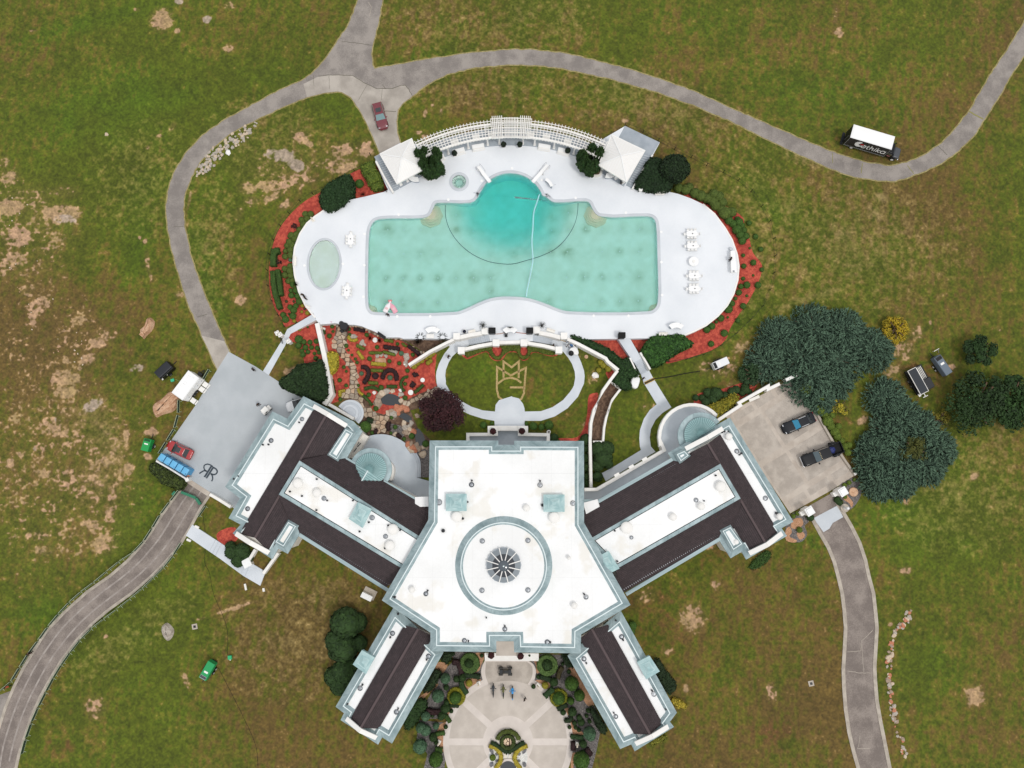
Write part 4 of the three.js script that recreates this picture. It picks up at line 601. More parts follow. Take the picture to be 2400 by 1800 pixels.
// small flat porch roofs beside the gables
function porch(k, a, y) { const q = flat(k(a), y), i1 = inset(q, .3), i2 = inset(q, .42), i3 = inset(q, .7); hp('porch_roof', [slab(i3,0, y - .15)], M.roofWhite); hp('porch_wall', [slab(inset(q, .5), 0, y - .3)], M.stucco); hp('cornice', [ringWall(q, y - .3, i1, y + .15), ringWall(i3, y - .15, i2, y + .12)], M.copper); hp('parapet_cap', [slab(i1, y + .08, y + .16, [i2])], M.copperCap); }
porch(t12, [770,370,860,420,705,672,610,612], 8.0); porch(t12, [275,1170,370,1222,245,1425,150,1370], 8.0); porch(t22, [1400,600,1490,560,1550,620,1452,690], 8.0); porch(t22, [1795,1262,1890,1215,2010,1385,1905,1455], 8.0);
// round bays with fan-seamed copper roofs
function fanRoof(k, rim, apex, corner, yr, ya, yc, gut) {
  const R = pt3(k(rim), yr), A = one(k, ...apex, ya); const curve = new THREE.CatmullRomCurve3(R), pts = curve.getPoints(26), all = corner ? [...pts, one(k, ...corner, yc)] : pts;
  const bay = hp('bay_roof', [], M.copperLight), g = []; 
  for (let i = 0; i < all.length - 1; i++) g.push(poly3([all[i], all[i + 1], A])); if (corner) g.push(poly3([all[all.length - 1], all[0], A])); else g.push(poly3([all[all.length - 1], all[0], A]));
  bay.geometry = mergeGeometries(g); for (let i = 0; i < pts.length; i++) mesh('seam', beam(pts[i].clone().add(V3(0,.03,0)), A.clone().add(V3(0,.03,0)), .08,.1), M.copperDark, bay);
  if (corner) { const c = all[all.length - 1]; for (let i = 1; i < 9; i++) for (const e of [pts[0], pts[pts.length - 1]]) mesh('seam', beam(e.clone().lerp(c, i / 9).add(V3(0,.04,0)), A.clone().lerp(c, i / 9 * .95 + .03).add(V3(0,.06,0)), .08,.1), M.copperDark, bay); mesh('seam', beam(A.clone().add(V3(0,.05,0)), c.clone().add(V3(0,.05,0)), .16,.12), M.copperCap, bay); }
  const O = flat(k(gut), yr - .3), go = smooth(O, false, 5), L = go; hp('gutter', [slab(band(go, 1.15), yr - .6, yr - .28, [], .04)], M.copper);
  const cx = flat([k(apex)[0]], yr)[0]; hp('bay_wall', [slab([...go.map(p => p.clone().lerp(cx, .12)), cx], 0, yr - .4)], M.stucco);
}
function arcK(cx, cy, r, a0, a1, n) { const o = []; for (let i = 0; i <= n; i++) { const a = (a0 + (a1 - a0) * i / n) * Math.PI / 180; o.push(cx + r * Math.cos(a), cy + r * Math.sin(a)); } return o; }
fanRoof(t12, arcK(990,735,138,200,405,14), [968,748], [880,893], 7.2,8.3,8.0, arcK(992,735,152,196,402,14));
fanRoof(t22, arcK(1638,438,150,145,332,14), [1636,442], null, 6.9,7.9,7.9, arcK(1632,445,170,145,325,14));
// connecting copper strips beside the main block
hp('roof_valley', [beam(one(t12,1375,1020,7.3), one(t12,1490,1015,7.3), 1.6,.3)], M.roofWhite); hp('roof_valley', [beam(one(t22,630,1085,7.3), one(t22,755,1052,7.3), 2.2,.3)], M.roofWhite);
// windows on the outer walls
{
  const win = new THREE.BoxGeometry(1.3,2.0,.12), pane = new THREE.BoxGeometry(1.06,1.76,.06);
  function facade(list, eave, n, rows) { const O = inset(flat(list, eave), .5), [a, b] = O; }
  const rows = [[mainOut, 10.4,.5, [1.2,5.2]], [t13([1195,260,1620,660,1175,1448,1090,1395,1055,1458,730,1245,760,1185,687,1130]), EW, .5, [1.2,4.6]], [t23([940,300,1425,1180,1365,1260,1400,1305,1060,1515,1030,1455,935,1495,480,690]), EW, .5, [1.2,4.6]]];
  for (const [list, eave, ins, ys] of rows) { const O = inset(flat(list, eave), ins); let area = 0; O.forEach((p, i) => { const q = O[(i + 1) % O.length]; area += p.x * q.y - q.x * p.y; }); O.forEach((p, i) => { const q = O[(i + 1) % O.length], l = p.distanceTo(q); if (l < 6) return; const n = Math.floor(l / 3.4), d = q.clone().sub(p).normalize(), out = V2(d.y, -d.x).multiplyScalar(area > 0 ? 1 : -1); for (let s = 0; s < n; s++) for (const y of ys) { const c = p.clone().lerp(q, (s + .5) / n).addScaledVector(out, .04); const w = mesh('window', win, M.white, house); w.position.set(c.x, y + 1, c.y); w.rotation.y = Math.atan2(out.x, out.y); const g = mesh('pane', pane, M.glass, w); g.position.z = .05; } }); }
}
// ---- terraces against the house
const TE = 3.2;
struct('balcony', slab(flat([].concat(t22([625,905,740,905,1300,580]), t22(arcK(1560,460,290,160,318,14)), t22([1720,380,1450,600,760,1010,620,1010])), TE), TE - .4, TE), M.terrace, 'grey balcony floor along the north-east link and round bay');
struct('balcony_base', slab(flat([].concat(t22([640,920,740,915,1310,590]), t22(arcK(1560,460,275,160,318,14)), t22([1720,400,1450,620,780,1000,640,1005])), TE), 0, TE - .4), M.stucco, 'white wall below the north-east balcony');
tag(mesh('balcony_parapet', wall(flat([].concat(t22([625,912,735,912,1318,572,1285,500]), t22(arcK(1558,460,282,170,318,14))), TE + 1), .55, TE - .1, TE + 1,.05), M.white), 'white parapet curving round the north-east balcony and bay', 'parapet');
for (const [x, y] of [[905,785], [1030,715], [1145,650]]) { const p = one(t22, x, y, TE + 1); tag(mesh('parapet_block', [box(.9,.24,.5, p.x, TE + .99, p.z, .52,.03)], M.white), 'small white block on the north-east balcony parapet', 'block', 'blocks on the balcony parapet'); }
{ // entrance terraces north and south of the main block
  struct('garden_terrace', slab(flat(kH([300,490,860,490,860,400,1360,400,1360,490,1920,490,1920,760,300,760]), .5), 0,.5), M.greydeck, 'grey terrace floor behind the white garden-front parapet');
  tag(mesh('terrace_parapet', [wall(flat(kH([310,640,310,495,760,495]), 1.5), .55,0,1.5), wall(flat(kH([760,372,1460,372]), 1.5), .85,0,1.505), wall(flat(kH([1460,495,1915,502,1915,640]), 1.5), .55,0,1.5), slab(flat(kH([705,325,910,325,910,522,705,522]), 1.8), 0,1.8, [], .04), slab(flat(kH([1310,325,1512,325,1512,522,1310,522]), 1.8), 0,1.8, [], .04)], M.white), 'white stepped parapet of the garden-front terrace', 'parapet');
  struct('front_steps', slab(flat(kD([1620,285,2212,285,2790,290,2790,455,1625,450]), .9), 0,.9), M.white, 'white front entrance platform above the forecourt');
  struct('front_landing', slab(flat(kD([1870,30,2400,30,2400,340,1870,340]), 1.0), .8,1.0), M.foreStone, 'beige stone landing at the front door');
  const urn = (label, k, x, y, h) => { const p = one(k, x, y, h + .7), t = thing('flower_urn', label, 'urn', V3(p.x, h, p.z), 0, 'round urns of dark red flowers'); mesh('bowl', lathe([[.25,0], [.2,.15], [.45,.4], [.52,.6], [.46,.6], [.4,.5], [0,.5]]), M.white, t); mesh('flowers', leafBlob(.5,.28,160,.13,0x4a1418,0x241010).translate(0,.62,0), M.leaf, t); };
  globalThis.makeUrns = () => { urn('dark red flower urn on the western garden-front pier', kH, 812,432,1.8); urn('dark red flower urn on the eastern garden-front pier', kH, 1390,430,1.8); urn('dark red flower urn left of the front steps', kD, 1760,335,.9); urn('dark red flower urn right of the front steps', kE, 368,350,.9); };
  { const p = one(kH, 1925,445,1.5), t = thing('ring_planter', 'small round white planter at the end of the terrace parapet', 'planter', V3(p.x, 0, p.z)); mesh('rim', lathe([[.34,0], [.34,1.5], [.26,1.52], [.2,1.5], [.2,.6], [0,.6]]), M.white, t); }
}
{ // north-west terraces with round steps
  const TN = .7;
  struct('round_terrace', slab(flat(kC([640,750,700,735,760,725,830,722,900,730,970,745,1030,770,1100,805,1165,850,1160,890,1240,1000,1290,1080,1310,1200,1310,1340,1510,1400,1510,1660,1200,1700,400,1200,350,1080]), TN), 0, TN), M.terrace, 'grey round terrace beside the copper-roofed bay');
  const o = one(kC, 800,1200, TN); 
  const rs = thing('round_steps', 'curved grey steps down from the round terrace to the gravel yard', 'stairs');
  for (let i = 0; i < 3; i++) { const l = smooth(flat(kC([1240 + i * 30,1005,1290 + i * 28,1090,1312 + i * 24,1200,1310 + i * 24,1345]), TN - .2 * i), false, 5); mesh('step', slab(band(l, .7), 0, TN - .01 - .17 * i, [], .02), M.step, rs); }
  const rt = thing('round_steps', 'fan of round grey steps rising to the north-west gable door', 'stairs'); const c = one(kC, 370,420,.3), r0 = c.distanceTo(one(kC, 565,400,.3));
  for (let i = 0; i < 4; i++) { const pts = []; for (let a = 0; a <= 28; a++) { const t = (-150 + 200 * a / 28) * Math.PI / 180; pts.push(V2(c.x + (r0 - i * .42) * Math.cos(t), c.z + (r0 - i * .42) * Math.sin(t))); } mesh('step', slab(pts, 0,.16 * (i + 1), [], .02), i % 2 ? M.step : M.path, rt); }
  tag(mesh('porch_parapet', [wall(flat(kC([60,290,420,500]), 1.6), .5,0,1.6), wall(flat(kC([420,590,510,640]), 1.6), .5,0,1.6)], M.white), 'white parapet behind the fan of round steps', 'parapet');
  const bw = thing('terrace_bench', 'cream stone ledge with two slotted grilles on the round terrace', 'ledge', null); mesh('ledge', slab(flat(kC([520,690,640,755,430,1085,350,1050]), 2.4), .5,2.4, [], .05), M.stucco, bw); for (const a of [[415,970,455,915], [465,900,515,845]]) for (const s of [-12,12]) mesh('grille', wall(flat(kC([a[0] + s, a[1] + s * .5, a[2] + s, a[3] + s * .5]), 2.4), .14,2.35,2.43,.01), M.darkMetal, bw);
  tag(mesh('bay_window', [slab(smooth(flat(kC([930,1110,980,1150,1005,1210,1000,1300,965,1390,925,1370,950,1280]), 2.6), true, 4), .6,2.6, [], .04)], M.white), 'white curved window bay under the copper fan roof', 'window bay');
}
{ // south-west court corner walls, walls beside the stone court
  gardenWall('low white wall behind the blue toilets', kW, [170,555,560,780,960,1030], .3,1.4); gardenWall('low white wall between the court and the mansion corner', kW, [1560,1420,1800,1560,2100,1750], .5,1.0);
  { const p = one(kW, 970,1040,1.3); tag(mesh('wall_post', [box(.6,1.3,.6, p.x, 0, p.z, .5,.04)], M.white), 'short white post at the end of the toilet wall', 'post'); }
  struct('court_kerb', wall(flat(kW([1010,1075,1570,1440]), .1), .8,0,.1,.02), M.courtBand, 'beige stone threshold where the drive meets the grey court');
  gardenWall('white wall with notches along the upper edge of the stone court', kO, [310,640,575,465,560,440,850,275,850,305,965,250], .55,1.6); gardenWall('short white wall standing among the junipers', kO, [1025,215,1135,160], .55,1.6);
  gardenWall('low stone kerb wall between stone court and clipped hedge', [].concat(kO([1110,200,1269,430]), t32([490,370,610,580,760,790])), null, .4,.5,0, M.kerb);
  const bench = (label, k, a, b, h = D) => { const p = one(k, ...a, h + .45), q = one(k, ...b, h + .45), t = thing('stone_bench', label, 'bench', V3((p.x + q.x) / 2, h, (p.z + q.z) / 2), Math.atan2(-(q.z - p.z), q.x - p.x)), L = p.distanceTo(q); mesh('seat', box(L, .12,.5,0,.36,0,0,.03), M.stucco, t); for (const s of [-1,1]) mesh('leg', box(.16,.36,.42, s * (L / 2 - .25), 0,0), M.stucco, t); mesh('backrest', box(L, .4,.1,0,.46,-.22,0,.02), M.stucco, t); return t; };
  globalThis.bench = bench;
  bench('cream stone bench on the stone court by the white wall', kO, [660,420], [760,375], .06); bench('cream stone bench by the dark hedge north of the terrace', kN, [885,790], [985,785]); bench('cream stone bench against the dark hedge at the terrace corner', t11, [690,120], [760,85]); bench('curved cream bench at the western terrace edge by the paddling pool', kI, [560,1205], [565,1025]); bench('cream stone bench at the terrace edge by the big hedge', kL, [1330,25], [1520,25]); bench('cream bench behind the western stair parapet', kJ, [1080,455], [1240,420]); bench('white bench behind the eastern stair parapet', kK, [930,385], [1110,440]); bench('white bench at the south-western terrace corner', t11, [430,985], [465,1000]);
}
// ---------------------------------------------------------------- vegetation
M.leaf = std({ vertexColors: true, roughness: .85, side: THREE.DoubleSide });
M.bark = std({ map: grainTex(128,1.5,0x4a3a2c, 0x6b5744,10,64,1), roughness: 1 });
const lin = (h) => new THREE.Color(h);
// leaves: small bent faces with a tone of their own between a and b
class Leaves {
  constructor() { this.p = []; this.n = []; this.c = []; }
  face(a, b, c, n, k) { for (const v of [a, b, c]) { this.p.push(v.x, v.y, v.z); this.n.push(n.x, n.y, n.z); this.c.push(k.r, k.g, k.b); } }
  leaf(pos, nrm, size, k, aspect = 1, along) {
    const t = (along ? along.clone() : V3(rr(-1,1), rr(-1,1), rr(-1,1))).cross(nrm).normalize(), b = nrm.clone().cross(t).normalize(), L = size * aspect;
    const p0 = pos.clone().addScaledVector(b, -L), p2 = pos.clone().addScaledVector(b, L), p1 = pos.clone().addScaledVector(t, size * .6).addScaledVector(nrm, size * .12), p3 = pos.clone().addScaledVector(t, -size * .6).addScaledVector(nrm, size * .12);
    const n = nrm.clone(); this.face(p0, p1, p2, n, k); this.face(p0, p2, p3, n, k);
  }
  add(g, k, jitter = .12) { const q = g.index ? g.toNonIndexed() : g; q.computeVertexNormals(); const P0 = q.attributes.position, N0 = q.attributes.normal; for (let i = 0; i < P0.count; i += 3) { const f = 1 + rr(-jitter, jitter); for (let j = i; j < i + 3; j++) { this.p.push(P0.getX(j), P0.getY(j), P0.getZ(j)); this.n.push(N0.getX(j), N0.getY(j), N0.getZ(j)); this.c.push(k.r * f, k.g * f, k.b * f); } } return q; }
  build() { const g = new THREE.BufferGeometry(); g.setAttribute('position', new THREE.Float32BufferAttribute(this.p, 3)); g.setAttribute('normal', new THREE.Float32BufferAttribute(this.n, 3)); g.setAttribute('color', new THREE.Float32BufferAttribute(this.c, 3)); return g; }
}
const mixk = (a, b, t) => a.clone().lerp(b, t);
function sampleOn(g, n, fn) {      // n random points on a surface
  const p = g.attributes.position, N = p.count / 3, cum = new Float32Array(N); let s = 0; const a = V3(), b = V3(), c = V3();
  for (let i = 0; i < N; i++) { a.fromBufferAttribute(p, i * 3); b.fromBufferAttribute(p, i * 3 + 1); c.fromBufferAttribute(p, i * 3 + 2); s += b.clone().sub(a).cross(c.clone().sub(a)).length() / 2; cum[i] = s; }
  for (let k = 0; k < n; k++) { const r = rnd() * s; let lo = 0, hi = N - 1; while (lo < hi) { const m = (lo + hi) >> 1; if (cum[m] < r) lo = m + 1; else hi = m; } a.fromBufferAttribute(p, lo * 3); b.fromBufferAttribute(p, lo * 3 + 1); c.fromBufferAttribute(p, lo * 3 + 2); let u = rnd(), v = rnd(); if (u + v > 1) { u = 1 - u; v = 1 - v; } const q = a.clone().addScaledVector(b.clone().sub(a), u).addScaledVector(c.clone().sub(a), v); fn(q, b.clone().sub(a).cross(c.clone().sub(a)).normalize()); }
}
function clothe(core, n, size, ca, cb, rough = .5, jit = .04) {      // a core surface covered with leaves
  const L = new Leaves(), a = lin(ca), b = lin(cb), q = L.add(core, mixk(a, b, .5), .25);
  sampleOn(q, n, (p, m) => { const nr = m.clone().add(V3(rr(-1,1), rr(-1,1), rr(-1,1)).multiplyScalar(rough)).normalize(); L.leaf(p.addScaledVector(m, rr(-jit, jit * 1.6)), nr, size * rr(.6,1.3), mixk(a, b, rnd())); });
  return L.build();
}
function lump(r, ry, detail, amp, freq, sd) { const g = mergeVertices(new THREE.IcosahedronGeometry(1, detail).deleteAttribute('uv').deleteAttribute('normal')), p = g.attributes.position; for (let i = 0; i < p.count; i++) { const x = p.getX(i), y = p.getY(i), z = p.getZ(i), f = 1 + amp * (vn(x * freq + sd * 7.3 + 20, y * freq + z * freq * .7 + sd * 3.1 + 20,256,1) + vn(z * freq + 50 + sd, y * freq + 31,256,2) - 1); p.setXYZ(i, x * r * f, y * ry * f, z * r * f); } return g.toNonIndexed(); }
function leafBlob(r, ry, n, size, ca, cb, amp = .12, sd = 1) { return clothe(lump(r, ry, 3, amp, 3, sd), n, size, ca, cb); }
globalThis.leafBlob = leafBlob;
makeUrns();
// clipped balls, shared shapes
const ballGeo = {};
function ballSet(key, ca, cb, n = 420, size = .16) { ballGeo[key] = [1,2,3].map(s => { const g = leafBlob(1,.86, n, size, ca, cb, .1, s); g.translate(0,.7,0); return g; }); }
ballSet('green', 0x4c6c22,0x2f4d18); ballSet('mid', 0x5c6c28,0x44561e); ballSet('dark', 0x355020,0x1e3414); ballSet('blue', 0x5c7c5c, 0x406046); ballSet('yellow', 0xa89a30,0x6f6f1e); ballSet('lime', 0x6a7c24,0x485c1c); ballSet('rust', 0x4f4426,0x33401c); ballSet('purple', 0x3c2428,0x241416);
let bi = 0;
function shrub(key, label, group, p, r, hs = 1, cat = 'shrub', name = 'round_shrub') { const m = mesh(name, ballGeo[key][bi++ % 3], M.leaf); m.position.set(p.x, p.y - .05, p.z); m.scale.set(r, r * hs, r); m.rotation.y = rr(0,6); return tag(m, label, cat, group); }
const balls = (key, label, group, k, a, h = .02) => { for (let i = 0; i < a.length; i += 3) { const [x, y] = k([a[i], a[i + 1]])[0], s = P(x + 1, y).x - P(x, y).x, f = (k([1000,0])[0][0] - k([0,0])[0][0]) / 1000; const r = a[i + 2] * f * s; shrub(key, label, group, P(x, y, h + r * .7).setY(h), r * 1.06); } };
// western bed by the paddling pool
balls('mid', 'clipped round boxwood in the packed row along the western terrace edge', 'boxwood balls along the western terrace edge', kI, [755,250,52,855,250,54,690,360,56,790,345,58,725,445,62,655,545,60,600,635,62,500,650,60,560,710,60,460,660,34,460,765,56,415,835,50,520,820,56,480,910,58,385,935,44,485,1010,58,380,1035,52,480,1215,56,375,1265,50,475,1300,60,375,1380,56,490,1390,56,440,1490,50,520,1480,54,545,1570,50]);
balls('green', 'clipped round boxwood in the lower end of the western mulch bed', 'boxwood balls at the lower western bed', t11, [285,765,22,320,800,26,345,850,25,305,893,24,360,900,26,375,945,27,345,985,22,295,995,22,325,1022,26,320,1072,27,235,1062,24,255,1100,28,300,850,18]);
balls('blue', 'small blue grey round shrub beside the curved bench', 'blue grey shrub', kI, [478,1100,36]);
balls('yellow', 'small golden shrub beside the west ramp', 'golden shrubs by the west ramp', t11, [400,982,15,445,1045,18,330,1115,15,375,1185,15,395,1035,12]);
balls('rust', 'tiny round shrub on the open western mulch', 'tiny shrubs on the western mulch', t11, [285,1052,10,345,1125,8,262,945,12,325,945,10,420,1010,10]);
balls('green', 'clipped round shrub in the bed under the west path', 'boxwood balls under the west path', kA, [480,515,68,470,632,55,570,565,45,682,570,42,800,550,45,600,665,46,712,668,40,820,680,42,535,730,36,645,750,38,555,797,48,765,778,30,850,760,36,790,865,40,640,290,18,480,325,26]);
// rock garden
balls('green', 'small clipped ball shrub dotted over the red rock garden', 'small balls of the red rock garden', kA, [1095,275,36,1110,370,26,1042,452,40,960,558,20,1355,635,36,1395,718,22,1460,805,24,1525,880,26,1555,945,30,1310,1030,32,1355,1108,24,1235,1272,36,1355,1370,30,1580,1370,26,1735,435,36,1410,330,30,1420,425,28,1925,660,36]);
balls('green', 'small clipped ball shrub on the eastern half of the red rock garden', 'small balls on the eastern rock garden', kB, [565,600,30,50,875,40,415,920,36,598,960,36,750,1095,36,705,1340,32,265,1415,36,35,1545,34,705,1600,36,850,800,34]);
balls('blue', 'blue grey tufted ball shrub in the red rock garden', 'blue grey balls of the rock garden', kB, [635,775,42,428,1228,44]); balls('blue', 'blue grey ball inside the dark curved hedge', 'blue ball by the dark curved hedge', kA, [1638,1148,38]);
balls('purple', 'dark purple ball shrub between the two curved dark hedges', 'purple ball', kB, [158,1195,54]);
balls('yellow', 'golden shrub beside the white stair wall', 'golden shrubs beside the stair wall', kB, [870,1000,60,930,950,56,1010,910,48,1095,850,46,1165,810,58,1220,775,46,1130,950,40,1175,915,40]);
balls('yellow', 'golden shrub inside the sharp white wall corner', 'golden shrubs in the wall corner', kL, [80,640,62,140,700,62,240,775,66,30,805,52]);
// eastern bed
balls('mid', 'clipped ball in the packed double row north-east of the terrace', 'packed boxwood north-east of the terrace', t21, [1630,35,42,1690,60,40,1740,85,38,1760,115,40,1805,150,36,1840,180,50,1900,175,38,1790,40,40,1820,90,36,1745,20,40,1580,10,40,1500,-20,40,1440,-35,36,1530,-40,36]);
balls('green', 'clipped ball in the dense clump on the eastern mulch', 'dense clump on the eastern mulch', t21, [1875,245,32,1910,275,30,1960,260,34,1985,290,24,1945,325,38,2005,330,24,1970,370,32,2020,380,28,1990,420,32,1950,235,22]);
balls('green', 'small single ball shrub spaced along the eastern mulch bed', 'single balls along the eastern mulch', t21, [2050,268,20,2105,385,22,2150,495,20,1998,547,15,2085,610,24,2003,640,20,2160,670,18,1998,748,16,2030,803,27,2125,805,26,1978,815,22,1960,868,24,1930,920,15,1900,962,26,1998,985,24,1870,1010,34,1805,1090,28,1765,1122,14,1728,1160,27,1685,1190,27,1835,1220,28,1720,1312,24,1950,1110,20,2055,485,10,2085,720,10,2030,897,12,1865,1083,10]);
// shrubs by court and gate
balls('dark', 'dark leafy shrub above the stone court wall', 'dark shrubs above the stone court wall', kO, [130,390,30,190,390,30,250,340,42,330,350,60,300,400,50,230,430,40,420,370,36,490,335,44,530,310,36,205,480,30,170,490,26,620,310,40,590,340,30,660,330,26,620,280,36]);
balls('lime', 'clipped lime green ball in the row beside the stone court', 'clipped row beside the stone court', t32, [330,40,44,370,105,30,410,150,34,450,215,46,490,260,32,515,320,42,545,365,32,575,410,36,600,450,30,635,490,24,660,540,30,690,590,28,610,365,26,550,265,30,470,120,40,700,530,26]);
balls('dark', 'small dark shrub beside the white gate pillars', 'shrubs by the gate pillars', kR, [755,380,40,780,410,36,420,595,42]); balls('lime', 'small mossy shrub at the court gate', 'mossy shrubs at the gate', kR, [845,195,26,900,165,26,970,130,22,850,340,24,210,580,26,260,545,26,285,750,34]);
balls('green', 'shrub in the grass by the garden-front parapet', 'shrubs by the garden-front parapet', kH, [620,310,60,790,270,34,1480,275,36,1620,330,70,1930,310,80,1780,350,60]); balls('dark', 'dark oval shrub at the end of the garden-front parapet', 'dark shrub', kH, [2030,560,76]);
balls('dark', 'shrub in the narrow strip beside the main block', 'shrubs beside the main block', t22, [640,480,46,650,560,30,650,640,36,648,720,36,655,800,34,648,860,30]);
balls('dark', 'large dark shrub inside the long curved wall', 'dark shrubs inside the curved wall', t22, [745,560,60,820,560,60,790,640,70,740,700,50,830,690,40,740,800,40]);
balls('dark', 'dark rounded shrub against the south-west wing', 'dark shrubs at the south-west wing', t13, [780,400,120,870,400,80,700,560,90,760,620,110,890,580,66,690,660,60,680,870,80,760,830,100,740,930,90,830,920,80,820,780,70]);
balls('green', 'round shrub by the south-east wing wall', 'shrubs at the south-east wing', t23, [1040,430,34,1030,480,30]);
balls('dark', 'dark shrub behind the south walk by the gable', 'shrubs by the south walk', t02, [2010,1450,60,2090,1440,60,2060,1520,56,1990,1400,40,2140,1500,46]);
balls('green', 'round shrub beside the pond', 'pond-side shrubs', kC, [640,155,30,820,50,34,1165,200,32,745,355,34,315,22,26,1620,225,28,590,620,76,970,480,26,960,705,20,1150,790,26,1260,750,40,1460,860,44,690,700,26,1020,620,30,230,220,26]);
// front topiary garden
const topi = (key, label, k, a) => { for (let i = 0; i < a.length; i += 4) { const [x, y] = k([a[i], a[i + 1]])[0], f = (k([1000,0])[0][0] - k([0,0])[0][0]) / 1000, s = P(x + 1, y).x - P(x, y).x, r = a[i + 2] * f * s, h = a[i + 3], p = P(x, y, h * .6).setY(0); shrub(key, label, 'topiary of the front garden', p, r, h / (1.55 * r)); } };
topi('blue', 'tall blue green topiary cone in the western front garden', kD, [770,850,100,2.6,610,1230,125,3.0]); topi('blue', 'tall blue green topiary cone in the lower western front garden', kF, [-250,330,110,2.2,-380,640,120,2.6]); topi('blue', 'large blue green topiary ball near the western forecourt rim', t13, [1415,1480,56,2.6,1465,1340,42,2.0,1555,1300,26,1.6]);
topi('green', 'large green topiary cone in the eastern front garden', kE, [1480,960,145,3.2,1640,1210,110,2.4,1455,1320,75,1.6]); topi('blue', 'teardrop blue green topiary at the eastern garden edge', kG, [1865,660,130,3.2]); topi('green', 'large dark green topiary at the lower eastern forecourt', kG, [1690,1240,165,3.2]); topi('green', 'large dark green topiary at the lower western forecourt', t13, [1550,1595,56,3.0]);
topi('green', 'green ball inside the western golden ring hedge', kD, [990,1260,125,2.2]); topi('green', 'green ball inside the eastern golden ring hedge', kE, [1195,1270,125,2.2]); topi('dark', 'dark ball in the western wreath hedge', kD, [1280,510,90,2.0]); topi('dark', 'dark ball in the eastern wreath hedge', kE, [950,540,110,2.0]);
topi('yellow', 'golden ball shrub by the western statue', kD, [1285,935,72,1.0]); topi('yellow', 'golden ball shrub by the eastern statue', kE, [900,985,72,1.0]);
topi('dark', 'small dark topiary ball on the western front garden', kD, [790,1030,60,1.0,1010,850,66,1.2,1140,820,80,1.5,900,1545,42,.8,1490,550,34,.8,1560,340,40,.8,780,1480,95,1.6,800,1350,60,1.2,700,1630,80,1.6,490,1640,40,1,410,1650,36,1]);
topi('dark', 'small dark topiary ball on the eastern front garden', kE, [750,800,44,.8,1090,920,90,1.6,650,1010,46,.9,560,330,50,1,1415,690,46,.8,1280,520,34,.8,1830,1530,46,1,1290,1570,60,1,1490,1560,90,1.6]);
topi('dark', 'small dark topiary shrub in the lower eastern front garden', kG, [1425,505,40,.8,1535,420,50,1,1560,510,42,.9,1630,570,42,.9,1680,400,76,1.2,1720,870,80,1.6,1720,1060,56,1.2,1640,300,60,1,1800,260,40,.8,1860,380,44,.9,2040,480,40,.8]);
topi('dark', 'small dark topiary shrub in the lower western front garden', kF, [270,600,52,.9,420,195,46,.9,150,330,95,1.6,240,130,100,1.6,-60,880,100,1.8,20,1000,60,1.2]);
topi('lime', 'small green ball inside the forecourt centrepiece', kF, [1490,1400,76,.9]);
balls('green', 'round shrub beside the pool pavilion', 'shrubs beside the western pavilion', t10, [895,1588,34]);
// hedges: clipped slabs of foliage
function hedge(label, group, line, w, h, ca, cb, y = .02, dens = 55, size = .13) {
  const g = slab(band(line, w), y, y + h, [], Math.min(.12, h * .2, w * .2)); g.deleteAttribute('uv'); g.deleteAttribute('normal');
  let area = 0; for (let i = 1; i < line.length; i++) area += line[i].distanceTo(line[i - 1]) * (w + 2 * h);
  return tag(mesh('clipped_hedge', clothe(g, Math.min(9000, Math.round(area * dens)), size, ca, cb, .7,.05), M.leaf), label, 'hedge', group);
}
const HG = [0x3f5c1c, 0x2a4215], HY = [0xbfa838,0x8c8426], HR = [0x3a1f20,0x221214], HD = [0x243a17,0x16270f], HL = [0x6b7a26,0x4a5a1c];
const hk = (label, k, a, w, h, c, o = {}) => hedge(label, o.group, o.curve ? smooth(flat(k(a), .3), false, 5) : flat(k(a), .3), w, h, c[0], c[1], o.y, o.dens, o.size);
const hArea = (label, k, a, h, c, y = .02, o = {}) => { const pts = o.straight ? flat(k(a), h * .7) : smooth(flat(k(a), h * .7), true, 4), g = slab(pts, y, y + h, [], Math.min(.3, h * .2)); g.deleteAttribute('uv'); g.deleteAttribute('normal'); let A = 0; pts.forEach((p, i) => { const q = pts[(i + 1) % pts.length]; A += p.x * q.y - q.x * p.y; }); A = Math.abs(A / 2); return tag(mesh(o.name || 'hedge_mass', clothe(g, Math.min(o.most || 14000, Math.round(A * (o.dens || 60) + 200)), o.size || .2, c[0], c[1], .8,.16), M.leaf), label, 'hedge'); };
hk('tall bright green hedge at the outer western bed', kI, [290,940,200,960,180,1080,180,1230], .95,1.3, HG); hk('long bright green hedge outside the western bed', [].concat ? t11 : t11, [155,690,160,800,180,900,215,1015], .85,1.2, HG); hk('shorter bright green hedge inside the western bed', t11, [195,680,210,780,225,900], .75,1.2, HG);
hk('golden hedge bow under a grey stone in the rock garden', kA, [1395,460,1430,520,1500,535,1560,520], .45,.5, HY, { curve: 1 }); hk('slanted golden hedge in the rock garden', kA, [1565,740,1670,880], .5,.6, HY); hk('golden hedge beneath the flat tan stone', kB, [85,965,350,985], .55,.7, HY); hk('golden hedge along the top of the rock garden', kB, [320,530,490,560], .45,.5, HL); hk('short golden hedge near the dark arc hedge', kB, [650,590,730,650], .4,.5, HL);
